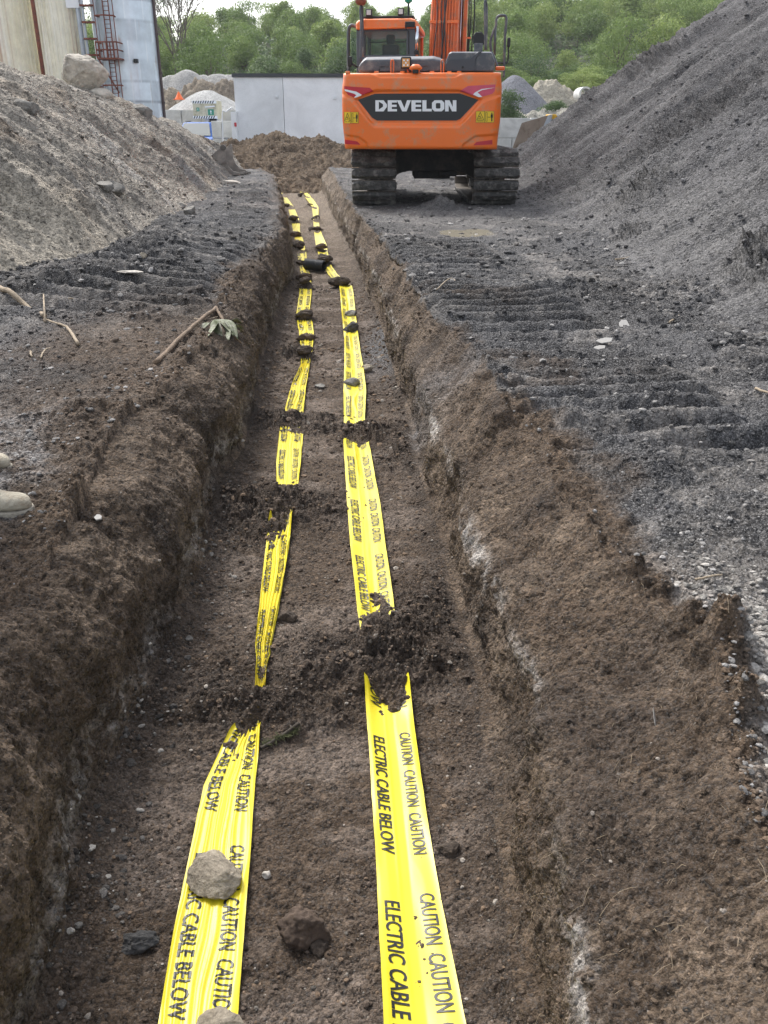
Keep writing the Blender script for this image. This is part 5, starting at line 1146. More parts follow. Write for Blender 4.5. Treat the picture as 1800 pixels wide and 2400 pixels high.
xl0, xl1, xr0, xr1 = [(v - 900) / FPX * t_s for v in (824, 929, 1107, 1214)]
make_track(xl0, xl1); make_track(xr0, xr1)
# ================================================================== SILOS
def attr_paint(name, rough=.55, metal=0, bump=.15, bs_=20, var=.25, vs_=3):
    m = bpy.data.materials.new(name); nt, N, L, bs = nodes_of(m)
    at = N.new('ShaderNodeAttribute'); at.attribute_name = 'Col'; tc = N.new('ShaderNodeTexCoord')
    no = N.new('ShaderNodeTexNoise'); no.inputs['Scale'].default_value = vs_; no.inputs['Detail'].default_value = 8; no.inputs['Roughness'].default_value = .65; L.new(tc.outputs['Object'], no.inputs['Vector'])
    mr = N.new('ShaderNodeMapRange'); mr.inputs['To Min'].default_value = 1 - var; mr.inputs['To Max'].default_value = 1 + var; L.new(no.outputs['Fac'], mr.inputs['Value'])
    vm = N.new('ShaderNodeVectorMath'); vm.operation = 'SCALE'; L.new(at.outputs['Color'], vm.inputs[0]); L.new(mr.outputs[0], vm.inputs['Scale']); L.new(vm.outputs[0], bs.inputs['Base Color'])
    bs.inputs['Roughness'].default_value = rough; bs.inputs['Metallic'].default_value = metal
    return m
M_CLAD = attr_paint('cream_cladding', .6); M_GALV = attr_paint('galvanised_steel', .38, .65, var=.3, vs_=2.2)
M_RUST = paint('rusty_steel', (.20, .055, .03), .8, var=.4, vscale=12, dirt=(.10, .04, .03), dirt_amt=.4, dirt_scale=8)
M_GREYP = paint('grey_pipe', (.42, .46, .50), .5, .3, var=.2, vscale=4)
SY = 38.0
def silo(name, label, pxc, pxw, corr, colf, mat, cat, ztop=9.5, Y=SY):
    a = P(pxc - pxw / 2, 130, Y + 1.2); b = P(pxc + pxw / 2, 130, Y + 1.2); cx_ = (a.x + b.x) / 2; r_ = (b.x - a.x) / 2
    root = empty(name, (cx_, Y + r_, 0), label, cat)
    na = 720 if corr else 360; nh = 120; th = np.linspace(0, 2 * math.pi, na + 1); zz = np.linspace(-.2, ztop, nh)
    T_, Z = np.meshgrid(th, zz); rr = r_ + (np.where(np.sin(T_ * corr) > 0, .018, -.018) if corr else 0 * T_)
    V = np.stack([cx_ + rr * np.sin(T_), Y + r_ - rr * np.cos(T_), Z], -1)
    c_ = colf(T_, Z, V)
    body = np_mesh('silo_wall', V.reshape(-1, 3), grid_faces(nh, na + 1), mat, root, col=c_.reshape(-1, 3), smooth=not corr)
    m = MB(); m.tube([(cx_, Y + r_, ztop), (cx_, Y + r_, ztop + .05), (cx_, Y + r_, ztop + .9)], [r_ + .04, r_ + .04, .2], 40); m.build('roof', M_GREYP, root)
    return root, cx_, r_
def cream(seed, stripes):
    def f(T_, Z, V):
        c = np.broadcast_to(C(.86, .81, .63), V.shape).copy()
        c = mixc(c, C(.90, .87, .76), np.clip(.5 + fbm(T_ * 2, Z * .3, T_ * 0, 2, 3, .5, seed), 0, 1))
        c = mixc(c, C(.36, .31, .20), np.clip(fbm(T_ * 6, Z * .25, T_ * 0, 2.2, 3, .6, seed + 1) * .8 - .1, 0, .4))
        tt = (T_ + math.pi) % (2 * math.pi) - math.pi
        for a_, w_, s_ in stripes:
            c = mixc(c, C(.34, .10, .03), np.exp(-((tt - a_) / w_) ** 2) * s_ * np.clip(.6 + .8 * fbm(T_ * 30, Z * .5, T_ * 0, 1, 3, .5, seed + 4), 0, 1))
        return c
    return f
silo('silo', 'cream ribbed silo with long rust stains at the left edge of the picture', 10, 158, 46, cream(90, [(.12, .03, .9), (.24, .045, .9), (.36, .03, .7), (-.2, .03, .6), (.55, .02, .5)]), M_CLAD, 'silo')
s2, c2x, c2r = silo('silo', 'cream ribbed silo behind the big boulder, right of the red standpipe', 156, 106, 36, cream(94, [(.75, .04, .7), (-.9, .12, .35), (.9, .03, .8)]), M_CLAD, 'silo')
def galv(T_, Z, V):
    tt = (T_ + math.pi) % (2 * math.pi) - math.pi
    c = np.broadcast_to(C(.60, .67, .74), V.shape).copy()
    i_ = np.floor(Z / .72); j_ = np.floor(tt / .62 + (i_ % 2) * .5)
    h = np.sin(i_ * 12.9 + j_ * 78.2) * 43758.5; h = h - np.floor(h); c = c * (.82 + .34 * h)[..., None]
    dz_ = np.abs(Z / .72 - np.round(Z / .72)) * .72; dt_ = np.abs((tt / .62 + (i_ % 2) * .5) - np.round(tt / .62 + (i_ % 2) * .5)) * .62
    c = mixc(c, C(.26, .30, .35), np.clip(np.exp(-(dz_ / .022) ** 2) * .9, 0, .9)); c = mixc(c, C(.80, .83, .86), np.clip(np.exp(-(dt_ / .015) ** 2) * .6, 0, .8))
    c = mixc(c, C(.58, .63, .68), np.clip(fbm(T_ * 5, Z * .35, T_ * 0, 1.6, 4, .6, 98) * 1.1, 0, .6))
    c = mixc(c, C(.36, .15, .06), np.clip((fbm(T_ * 8, Z * .8, T_ * 0, 1.1, 3, .5, 99) - .38) * 3, 0, .6) * np.exp(-(dz_ / .2)))
    return c
s3, gx3, gr3 = silo('silo', 'tall blue grey galvanised steel silo with a dark pipe down its right side', 298, 142, 0, galv, M_GALV, 'silo')
m = MB(); pr = [P(356, -40, SY + gr3 * .8), P(384, 280, SY + gr3 * .8)]; xx = gx3 + gr3 + .04
m.tube([(xx, SY + gr3, -.1), (xx, SY + gr3, 9.4)], .06, 10)
for z_ in (2.1, 3.2, 4.6, 6): m.box((xx - .12, SY + gr3 - .05, z_), (xx + .08, SY + gr3 + .05, z_ + .08))
m.build('down_pipe', paint('dark_pipe', (.07, .045, .045), .6, var=.3), s3)
m = MB(); q = P(940 / 2.9625, 422 / 2.9625, SY); m.box((q.x - .07, SY + .0, q.z - .07), (q.x + .07, SY + .35, q.z + .07)); m.build('inspection_hole', M_BK, s3)
# standpipe between the silos, grey downpipe on the second one
q = P(95, 130, SY - .3); o_ = MB().tube([(q.x, q.y, -.1), (q.x, q.y, 9)], .075, 12).build('standpipe', M_RUST, smooth=True); tag(o_, 'dark red standpipe between the two cream silos', 'pipe')
m = MB(); a_, b2 = P(183, -20, SY - .1), P(197, 160, SY - .1); xq = P(190, 90, SY - .1).x
m.tube([(xq, SY - .02, -.1), (xq, SY - .02, 9)], .09, 12); m.build('down_pipe', M_GREYP, s2, smooth=True)
m = MB(); q = P(171, 5, SY); m.box((q.x - .25, SY - .12, q.z - .2), (q.x + .25, SY + .1, q.z + .35)); m.build('junction_box', M_WHT, s2)
# ladder tower with red rings, and the caged ladder
lt_ = empty('ladder', P(215, 150, SY - .2), 'grey ladder frame with rusty hoops between the cream and the steel silo', 'ladder')
xa, xb = P(206, 120, SY - .2).x, P(229, 120, SY - .2).x
m = MB()
for x_ in (xa, xb): m.box((x_ - .04, SY - .24, 0), (x_ + .04, SY - .16, 9))
m.box((xb + .06, SY - .24, 0), (xb + .14, SY - .1, 9)); m.build('rails', M_GREYP, lt_)
for i in range(14):
    z_ = .4 + i * .56; m = MB(); m.box((xa - .06, SY - .36, z_), (xb + .04, SY - .1, z_ + .06)); m.build('rung', M_RUST, lt_)
ld = empty('caged_ladder', P(262, 150, SY - .3), 'rusty caged ladder with a small railed platform on the steel silo', 'ladder')
x0, x1 = P(253, 120, SY - .25).x, P(266, 120, SY - .25).x
m = MB()
for x_ in (x0, x1): m.tube([(x_, SY - .25, 0), (x_, SY - .25, 9)], .022, 6)
for i in range(60): m.tube([(x0, SY - .25, .2 + i * .15), (x1, SY - .25, .2 + i * .15)], .012, 5)
m.build('ladder_rungs', M_RUST, ld)
zp = P(260, 137, SY - .3).z; zq = P(260, 101, SY - .3).z; xl_, xr_ = P(234, 120, SY - .4).x, P(283, 120, SY - .4).x
m = MB(); m.box((xl_, SY - .85, zp - .06), (xr_, SY - .02, zp)); m.build('platform', M_RUST, ld)
m = MB()
for z_ in (zq, (zp + zq) / 2): m.tube([(xl_, SY - .85, z_), (xr_, SY - .85, z_)], .028, 6); m.tube([(xl_, SY - .1, z_), (xl_, SY - .85, z_)], .028, 6); m.tube([(xr_, SY - .1, z_), (xr_, SY - .85, z_)], .028, 6)
for i in range(7): x_ = xl_ + (xr_ - xl_) * i / 6; m.tube([(x_, SY - .85, zp), (x_, SY - .85, zq)], .024, 6)
m.tube([(xl_, SY - .8, zp), (x1, SY - .1, zp - 1.2)], .03, 6); m.build('railing', M_RUST, ld)
m = MB()
for i, z_ in enumerate([zp - 1.8, zp - .95, zq + .9, zq + 1.8, zq + 2.7]):
    m.tube([(x0 - .2, SY - .2, z_), (x0 - .25, SY - .6, z_), ((x0 + x1) / 2, SY - .8, z_), (x1 + .25, SY - .6, z_), (x1 + .2, SY - .2, z_)], .03, 6)
for x_ in (x0 - .25, x1 + .25): m.tube([(x_, SY - .6, zp - 3), (x_, SY - .6, 9)], .018, 5)
m.build('cage_hoop', M_RUST, ld)

# ================================================================== WORKSHOP BUILDING
def conc(name, c, rough=.85, blot=.5, sc=.9):
    m = bpy.data.materials.new(name); nt, N, L, bs = nodes_of(m)
    tc = N.new('ShaderNodeTexCoord'); a = N.new('ShaderNodeTexNoise'); a.inputs['Scale'].default_value = sc; a.inputs['Detail'].default_value = 7; a.inputs['Roughness'].default_value = .6; a.inputs['Distortion'].default_value = .6
    L.new(tc.outputs['Object'], a.inputs['Vector']); f = N.new('ShaderNodeTexNoise'); f.inputs['Scale'].default_value = sc * 25; f.inputs['Detail'].default_value = 4; L.new(tc.outputs['Object'], f.inputs['Vector'])
    ad = N.new('ShaderNodeMath'); ad.operation = 'MULTIPLY_ADD'; ad.inputs[1].default_value = .25; L.new(f.outputs['Fac'], ad.inputs[0]); L.new(a.outputs['Fac'], ad.inputs[2])
    mr = N.new('ShaderNodeMapRange'); mr.inputs['From Min'].default_value = .42; mr.inputs['From Max'].default_value = .84; L.new(ad.outputs[0], mr.inputs['Value'])
    mx = N.new('ShaderNodeMix'); mx.data_type = 'RGBA'; cc_ = np.array(c); mx.inputs['A'].default_value = (*(cc_ * (1 - .25 * blot)), 1); mx.inputs['B'].default_value = (*(cc_ * (1 + .25 * blot)), 1)
    L.new(mr.outputs[0], mx.inputs['Factor']); L.new(mx.outputs['Result'], bs.inputs['Base Color']); bs.inputs['Roughness'].default_value = rough; return m
M_WALL = conc('grey_render', (.76, .78, .80)); M_WALL2 = conc('pale_render', (.86, .87, .89)); M_BLK = conc('concrete_block', (.52, .52, .50), sc=2.0, blot=.9); M_CAP = paint('dark_roof_trim', (.035, .04, .048), .5, var=.1)
BY = 42.0
b0 = P(556, 320, BY); bt = P(551, 181, BY); bx1 = 3.4; bj = P(664, 250, BY).x
bd = empty('building', (b0.x, BY, 0), 'plain grey rendered building with a dark roof edge behind the soil mound', 'building')
zT = bt.z; dpt = 9
sk = .045                                                      # the front recedes slightly to the right
def wq(x): return BY + (x - b0.x) * sk * 1.0
m = MB(); m.prism([(b0.x, wq(b0.x), -.7), (bj, wq(bj), -.7), (bj, wq(bj), zT), (b0.x, wq(b0.x), zT)], (0, dpt, 0)); m.build('wall', M_WALL, bd)
m = MB(); m.prism([(bj + .02, wq(bj) + .01, -.7), (bx1, wq(bx1), -.7), (bx1, wq(bx1), zT), (bj + .02, wq(bj) + .01, zT)], (0, dpt, 0)); m.build('wall', M_WALL2, bd)
zc0 = P(551, 172, BY).z; m = MB(); m.prism([(b0.x - .06, wq(b0.x) - .08, zT), (bx1 + .06, wq(bx1) - .08, zT), (bx1 + .06, wq(bx1) - .08, zc0), (b0.x - .06, wq(b0.x) - .08, zc0)], (0, dpt + .1, 0)); m.build('roof', M_CAP, bd)
for px_, py_ in ((649, 226), (784, 229)):
    q = P(px_, py_, BY); m = MB(); m.box((q.x - .05, wq(q.x) - .12, q.z - .06), (q.x + .05, wq(q.x), q.z + .06)); m.build('wall_lamp', M_WHT, bd, bevel=.01)
q0, q1 = P(547, 320, BY - .3), P(555, 262, BY - .3); m = MB(); m.box((q0.x - .02, BY - .5, -.1), (q1.x - .03, BY + .0, q1.z)); dr = m.build('side_door', M_WHT, bd); 
m = MB(); q = P(552, 292, BY - .5); m.box((q.x - .05, BY - .53, q.z - .08), (q.x + .05, BY - .5, q.z + .08)); m.build('notice', M_RED, dr)
# lamp pole in front
lpz = empty('post', P(520, 300, 40), 'thin bent metal pole left of the grey building', 'pole'); lpz.location.z = 0
m = MB(); m.tube(smooth_path([(P(522, 330, 40).x, 40, 0), P(521, 268, 40), P(530, 262, 40), P(543, 252, 40)], 5), .03, 7); m.build('pole', M_WHT, lpz, smooth=True)

# ================================================================== CONCRETE BLOCK WALLS
def block_wall(label, px0, px1, Y, zt, rows, bw_, seed, yslope=0):
    a = P(px0, 280, Y).x; b = P(px1, 280, Y).x; root = empty('block_wall', (a, Y, 0), label, 'wall'); h = zt / rows; rg = random.Random(seed)
    m = MB()
    for r_ in range(rows):
        x = a - (bw_ / 2 if r_ % 2 else 0)
        while x < b:
            x0_, x1_ = max(x, a), min(x + bw_, b)
            if x1_ - x0_ > .1: j = rg.uniform(-.03, .03); m.box((x0_ + .012, Y + j, r_ * h + .008), (x1_ - .012, Y + .6 + j, (r_ + 1) * h - .008))
            x += bw_
    m.build('blocks', M_BLK, root, bevel=.015, seg=1); return root
zz = P(450, 257, 50.5).z
block_wall('low pale concrete block wall below the round gravel heap', 380, 556, 50.5, zz, 3, 1.05, 1)
block_wall('short concrete block wall just left of the grey building', 494, 549, 43.5, P(520, 283, 43.5).z, 2, .95, 2)
block_wall('tall concrete block wall right of the excavator counterweight', 1120, 1300, 40, P(1190, 276, 40).z, 2, 1.5, 3)
# ================================================================== SIGN HUT
HY = 48.5; a = P(454, 278, HY); b = P(506, 236, HY)
ht = empty('site_hut', ((a.x + b.x) / 2, HY, 0), 'raised cream hut with striped edges and green signs above the blue pickup', 'hut')
m = MB(); m.box((a.x, HY, a.z), (b.x, HY + 1.6, b.z)); M_HUT = paint('stained_cream', (.55, .52, .38), .7, var=.15, vscale=2, dirt=(.22, .20, .11), dirt_amt=.3, dirt_scale=2.5); m.build('hut_wall', M_HUT, ht)
m = MB(); m.box((a.x + .75, HY + .3, -.1), (b.x - .05, HY + 1.3, a.z)); m.build('gap_shade', paint('painted_gap_shade', (.03, .025, .02), .9), ht)  # near-black block painted as the shade in the gap below the hut
m = MB(); m.box((a.x + .55, HY + .1, -.1), (a.x + .75, HY + 1.4, a.z)); m.box((b.x - .05, HY + .1, -.1), (b.x + .0, HY + 1.4, a.z)); m.build('hut_support', M_BLK, ht)
for z0_ in (a.z, b.z - .13):
    m = MB(); m.box((a.x - .02, HY - .03, z0_), (b.x + .02, HY - .005, z0_ + .13)); st = m.build('edge_board', M_WHT, ht)
    m = MB(); x = a.x
    while x < b.x - .1: m.prism([(x, HY - .036, z0_ + .005), (x + .06, HY - .036, z0_ + .005), (x + .12, HY - .036, z0_ + .125), (x + .06, HY - .036, z0_ + .125)], (0, .005, 0)); x += .125
    m.build('stripes', paint('stripe_black', (.03, .045, .04), .6), st)
M_GRN = paint('green_sign', (.03, .25, .16), .5, var=.1)
for (x0p, x1p, y0p, y1p) in ((461, 467, 252, 261), (488, 501, 256, 270)):
    c0, c1 = P(x0p, y1p, HY), P(x1p, y0p, HY); m = MB(); m.box((c0.x, HY - .02, c0.z), (c1.x, HY, c1.z)); s_ = m.build('safety_sign', M_GRN, ht)
    xm = (c0.x + c1.x) / 2; zm = (c0.z + c1.z) / 2; k_ = (c1.z - c0.z); m = MB(); m.box((xm - .05 * k_, HY - .026, c0.z + .15 * k_), (xm + .05 * k_, HY - .021, c0.z + .6 * k_)); m.prism([(xm - .16 * k_, HY - .026, c0.z + .55 * k_), (xm + .16 * k_, HY - .026, c0.z + .55 * k_), (xm, HY - .026, c0.z + .85 * k_)], (0, .004, 0)); m.build('arrow_mark', M_WHT, s_)
c0, c1 = P(481, 251, HY), P(504, 249, HY); m = MB(); m.tube([(c0.x, HY - .1, c0.z), (c1.x, HY - .1, c1.z)], .03, 6); m.build('hand_rail', M_WHT, ht)
# ================================================================== PICKUP
M_BLU = paint('blue_car_paint', (.03, .11, .38), .5, var=.05); M_BLU.node_tree.nodes['Principled BSDF'].inputs['Specular IOR Level'].default_value = .15; M_CGL = paint('car_glass', (.06, .08, .09), .5, var=.05); M_TYR = M_BK
pc = P(499, 300, 44.0); CX = pc.x - .98; CYY = 43.5
car = empty('pickup', (CX, CYY, 0), 'blue pickup facing the camera behind the end of the spoil heap', 'pickup')
m = MB()
prof = [(0, .42), (0, .82), (.10, .98), (1.05, 1.12), (1.75, 1.66), (3.0, 1.70), (3.35, 1.18), (5.0, 1.15), (5.05, .45)]
lower = [(0, .42), (0, .82), (.10, .98), (1.05, 1.12), (5.0, 1.13), (5.05, .45)]
m.prism([(CX - .93, CYY + y, z) for y, z in lower], (1.86, 0, 0)); m.build('car_body', M_BLU, car, bevel=.06, seg=3)
ring0 = [(CX - .84, CYY + 1.0, 1.10), (CX + .84, CYY + 1.0, 1.10), (CX + .84, CYY + 3.4, 1.10), (CX - .84, CYY + 3.4, 1.10)]; ring1 = [(CX - .66, CYY + 1.75, 1.72), (CX + .66, CYY + 1.75, 1.72), (CX + .66, CYY + 3.0, 1.74), (CX - .66, CYY + 3.0, 1.74)]
m = MB(); m.add(ring0 + ring1, [(3, 2, 1, 0), (4, 5, 6, 7), (0, 1, 5, 4), (1, 2, 6, 5), (2, 3, 7, 6), (3, 0, 4, 7)]); m.build('cab', M_BLU, car, bevel=.05, seg=3)
def lerp3(a, b, t): return tuple(a[i] + (b[i] - a[i]) * t for i in range(3))
A0, A1, B1, B0 = (CX - .76, CYY + 1.0, 1.14), (CX + .76, CYY + 1.0, 1.14), (CX + .60, CYY + 1.68, 1.68), (CX - .60, CYY + 1.68, 1.68)
m = MB(); m.prism([(x, y - .03, z + .012) for x, y, z in (A0, A1, B1, B0)], (0, .02, 0)); m.build('windscreen', M_CGL, car, bevel=.01)
m = MB(); m.box((CX - .55, CYY - .02, .58), (CX + .55, CYY + .05, .80)); m.build('grille', M_BK, car, bevel=.02)
m = MB(); m.box((CX - .85, CYY - .05, .42), (CX + .85, CYY + .1, .56)); m.build('bumper', M_BK, car, bevel=.03)
for s_ in (-1, 1):
    m = MB(); m.box((CX + s_ * .75 - .16, CYY - .015, .70), (CX + s_ * .75 + .16, CYY + .12, .86)); m.build('headlight', M_LENS, car, bevel=.03)
    m = MB(); m.box((CX + s_ * 1.04 - .1, CYY + 1.15, 1.12), (CX + s_ * 1.04 + .1, CYY + 1.25, 1.28)); m.build('door_mirror', M_BK, car, bevel=.03)
    for y_ in (.85, 4.0): m = MB(); m.tube([(CX + s_ * .93, CYY + y_, .38), (CX + s_ * .68, CYY + y_, .38)], .38, 24); w_ = m.build('wheel', M_TYR, car); m = MB(); m.tube([(CX + s_ * .94, CYY + y_, .38), (CX + s_ * .9, CYY + y_, .38)], .22, 16); m.build('rim', M_GREYP, w_)
for s_ in (-.55, .55): m = MB(); m.tube([(CX + s_, CYY + 1.8, 1.78), (CX + s_, CYY + 2.9, 1.78)], .02, 6); m.build('roof_rail', M_BK, car)

car.location.z = -.32
# ================================================================== LOOSE DIGGER BUCKET by the trench end
M_DUST = paint('dusty_steel', (.22, .20, .18), .75, var=.25, vscale=4, dirt=(.34, .31, .27), dirt_amt=.4, dirt_scale=4); M_DUSTD = paint('dusty_steel_dark', (.10, .09, .08), .8, var=.4, vscale=6)
KY = 25.5
def KP(cx, cy, Y=KY): return P(360 + cx / 3.318, 100 + cy / 3.318, Y)
kz = zg(KP(560, 900).x, KY)
kb = empty('digger_bucket', (KP(560, 900).x, KY, kz), 'dusty steel digger bucket lying on its side left of the trench end', 'bucket')
side = [(440,762),(470,735),(520,695),(530,684),(543,692),(548,765),(552,800),(575,850),(610,888),(655,895),(664,915),(664,930),(610,926),(540,925),(505,905),(475,872),(458,838),(462,800)]
base = KP(560, 930).z
def KK(cx, cy, Y=KY): v = KP(cx, cy, Y); return Vector((v.x, Y, v.z - base + kz - .02))
s1_ = [KK(*p) for p in side]
m = MB(); m.prism(s1_, (0, .035, 0)); m.build('side_plate', M_DUST, kb, bevel=.005)
m = MB(); m.prism([v + Vector((.05, 1.0, .02)) for v in s1_], (0, .035, 0)); m.build('side_plate', M_DUST, kb, bevel=.005)
shell = [(458,838),(475,872),(505,905),(540,925),(610,926),(664,930)]; m = MB()
for i in range(len(shell) - 1):
    a_, b2 = KK(*shell[i]), KK(*shell[i + 1]); m.prism([a_, b2, b2 + Vector((.0, 0, .03)), a_ + Vector((.03, 0, .03))], (0.05, 1.0, 0))
m.prism([KK(440,762), KK(458,838), KK(466,838), KK(450,760)], (.05, 1.0, 0)); m.build('bucket_shell', M_DUSTD, kb)
ears = [(470,800),(490,755),(520,720),(545,722),(552,765),(545,800),(520,812)]
m = MB(); m.prism([KK(*p, KY - .03) for p in ears], (0, .03, 0)); m.build('hanger_ear', M_DUST, kb, bevel=.01)
m = MB(); c_ = KK(530, 700, KY - .06); m.tube([c_, c_ + Vector((0, .12, 0))], .075, 16); m.build('pin_boss', M_DUSTD, kb)
m = MB(); m.prism([KK(470,812,KY-.04), KK(548,800,KY-.04), KK(552,822,KY-.04), KK(500,832,KY-.04), KK(468,826,KY-.04)], (0, .04, 0)); m.build('wear_plate', M_DUST, kb, bevel=.008)
for i in range(4): m = MB(); a_ = KK(650, 915) + Vector((.05 * i / 3, i * .32, 0)); m.prism([a_, a_ + Vector((.16, .02, -.03)), a_ + Vector((.16, .06, -.03)), a_ + Vector((0, .10, 0))], (0, 0, .05)); m.build('tooth', M_DUSTD, kb)
# ================================================================== orange cone on the brown heap
q = P(420, 232, 52); cn = empty('marker_cone', q, 'small orange marker cone on the rubble behind the round gravel heap', 'cone')
M_CONE = paint('orange_plastic', (.85, .16, .03), .5, var=.1); m = MB(); m.tube([q, q + Vector((0, 0, .02)), q + Vector((0, 0, .36))], [.22, .21, .03], 20); m.build('cone', M_CONE, cn, smooth=False)
m = MB(); m.box((q.x - .26, q.y - .26, q.z - .04), (q.x + .26, q.y + .26, q.z)); m.build('base', M_CONE, cn)
# ================================================================== GRAVEL HEAPS behind
def hp(px, py, Y): v = P(px, py, Y); return v.x, v.z
x_, z_ = hp(480, 208, 54); blob_heap('gravel_heap', 'round pale grey gravel cone behind the striped hut', x_, 54, 3.2, 3.2, z_, (.46, .46, .45), (.36, .36, .355), M_HEAPB, 301, .05, peaks=[(x_, 54.5, 5.4, z_ + .15)], cat='gravel heap', sc=.6)
pk = []
for px_, py_, r_ in ((435, 152, 6.0), (400, 165, 5.5), (378, 171, 5.5), (476, 165, 6), (510, 160, 6.5), (541, 163, 6.5), (575, 169, 6), (619, 173, 6)):
    x_, z_ = hp(px_, py_, 66); pk.append((x_, 66, r_, z_ * 1.0))
blob_heap('gravel_heap', 'long pale gravel ridge below the wooded hill on the left', -12.5, 66, 12, 6, 6, (.45, .44, .43), (.34, .33, .31), M_HEAPB, 305, .10, peaks=pk, cat='gravel heap', n=200)
pk = []
for px_, py_, r_ in ((470, 182, 5.0), (440, 195, 4.5), (510, 186, 5.), (545, 196, 5), (400, 205, 4.5), (370, 212, 4.5)):
    x_, z_ = hp(px_, py_, 56); pk.append((x_, 57, r_, z_ * 1.05))
blob_heap('rubble_heap', 'rugged brown rubble heap between the round gravel cone and the pale ridge', -12.5, 57, 9, 5, 4, (.33, .28, .215), (.20, .165, .13), M_HEAPB, 309, .55, peaks=pk, cat='rubble heap', n=220, sc=.8)
x_, z_ = hp(755, 172, 75); blob_heap('gravel_heap', 'small pale gravel peak just showing over the building roof', x_, 76, 5, 5, z_, (.42, .42, .42), (.36, .36, .36), M_HEAPB, 313, .06, peaks=[(x_, 76, 5, z_)], cat='gravel heap', n=60)
x_, z_ = hp(1208, 168, 58); blob_heap('gravel_heap', 'smooth blue grey gravel heap right of the excavator mirror', x_, 58, 4.2, 4.2, z_, (.17, .175, .20), (.145, .15, .17), M_HEAPB, 317, .05, peaks=[(x_, 58, 4.3, z_ + .1)], cat='gravel heap')
pk = []
for px_, py_, r_ in ((1300, 172, 3.8), (1275, 180, 3.4), (1330, 190, 3.6), (1350, 205, 4)):
    x_, z_ = hp(px_, py_, 63); pk.append((x_, 64, r_, z_))
blob_heap('sand_heap', 'craggy pale sand heap behind the small dark shrub on the right', 13, 63, 5, 4, 4, (.44, .40, .32), (.32, .29, .23), M_HEAPB, 321, .35, peaks=pk, cat='sand heap', sc=.8)
pk = []
for px_, py_, r_ in ((1180, 258, 2.6), (1210, 252, 2.6), (1250, 256, 2.2), (1290, 248, 2.6), (1330, 244, 2.8), (1370, 250, 3)):
    x_, z_ = hp(px_, py_, 46); pk.append((x_, 46.5, r_, z_))
blob_heap('sand_heap', 'low pale sand bank on top of the block wall right of the excavator', 8.5, 46, 5.5, 4, 2, (.46, .44, .38), (.33, .31, .26), M_HEAPB, 325, .30, peaks=pk, cat='sand heap', sc=.7)
# concrete pipe ring
q = P(1373, 212, 50); pr_ = empty('concrete_pipe', q, 'pale concrete pipe ring beside the dark heap slope', 'pipe'); m = MB()
n = 36
for (r0, r1, y0_, y1_) in ((.25, .34, 50, 51.5),):
    for i in range(n):
        a0, a1 = 2 * math.pi * i / n, 2 * math.pi * (i + 1) / n
        c = lambda r_, a, y: (q.x + r_ * math.cos(a), y, q.z - .15 + r_ * math.sin(a))
        m.add([c(r0, a0, y0_), c(r1, a0, y0_), c(r1, a1, y0_), c(r0, a1, y0_), c(r0, a0, y1_), c(r1, a0, y1_), c(r1, a1, y1_), c(r0, a1, y1_)], [(0, 1, 2, 3), (4, 7, 6, 5), (1, 5, 6, 2), (0, 3, 7, 4)])
m.build('pipe_wall', M_BLK, pr_, smooth=False)
x_, z_ = hp(1373, 225, 51); blob_heap('sand_heap', 'sand ledge under the concrete pipe ring', x_ + .5, 51, 3, 3, z_, (.40, .36, .30), (.30, .27, .22), M_HEAPB, 331, .15, peaks=[(x_ + .2, 51.5, 4, z_)], cat='sand heap', n=80)
# loader bucket behind the heap
LYb = 30.0
def LP(cx, cy, Y=LYb): return P(1150 + cx / 2.552, cy / 2.552, Y)
lb = empty('loader_bucket', (LP(200, 850).x, LYb, 0), 'large worn loader bucket standing behind the foot of the dark heap', 'loader bucket')
face = [(95,925),(185,735),(200,728),(345,685),(352,700),(300,790),(200,850),(130,890),(110,920)]
m = MB(); m.prism([LP(*p) for p in [(90,990),(185,735),(343,688),(300,790),(250,990)]], (.1, .05, 0)); m.build('side_plate', paint('worn_brown_steel', (.25, .20, .155), .7, var=.35, vscale=2.5, dirt=(.13, .09, .06), dirt_amt=.3, dirt_scale=3), lb, bevel=.01)
m = MB(); m.prism([LP(343,688), LP(362,683), LP(352,745), LP(300,800), LP(298,790)], (.6, 1.8, 0)); m.build('back_plate', M_GREYP, lb, bevel=.01)
m = MB(); m.prism([LP(362,683,LYb+.3), LP(392,683,LYb+.3), LP(408,710,LYb+.3), LP(356,712,LYb+.3)], (0, 1, 0)); m.build('yellow_frame', paint('machine_yellow', (.75, .42, .02), .45, var=.1), lb, bevel=.01)
m = MB(); m.prism([LP(356,712,LYb+.35), LP(408,712,LYb+.35), LP(404,760,LYb+.35), LP(350,790,LYb+.35)], (0, 1, 0)); m.build('grey_frame', M_GREYP, lb, bevel=.01)

# ================================================================== HILL
def hill_h(X, Y):
    # left part: wooded slope from behind the heaps, right part: quarry face
    b = np.interp(Y, [55, 64, 74, 90, 110, 135, 200, 400], [0, 1.2, 3.2, 6.2, 9.6, 12.0, 14, 16])
    right = ss(5, 30, X)
    br_ = np.interp(Y, [55, 70, 82, 100, 125, 150, 200, 400], [0, 1.0, 4.0, 9.0, 14.5, 18.5, 21, 22])
    z = b * (1 - right) + br_ * right
    # the skyline comes down towards the far right
    z = z * (1 - .38 * ss(45, 85, X)) * (1 - .12 * ss(-10, -40, X))
    cl = ss(11, 17, X) * ss(82, 60, X)
    face = 5.5 * (ss(92, 93.5, Y + 2.5 * fbm(X, X * 0, X * 0, .12, 3, .6, 401)) - ss(84, 96, Y)) * cl
    return z + face + .5 * fbm(X, Y, X * 0, .1, 4, .5, 402) * ss(56, 66, Y)
hx = np.linspace(-150, 190, 341); hy = np.concatenate([np.linspace(54, 130, 230), np.linspace(133, 420, 40)]); HX, HY_ = np.meshgrid(hx, hy)
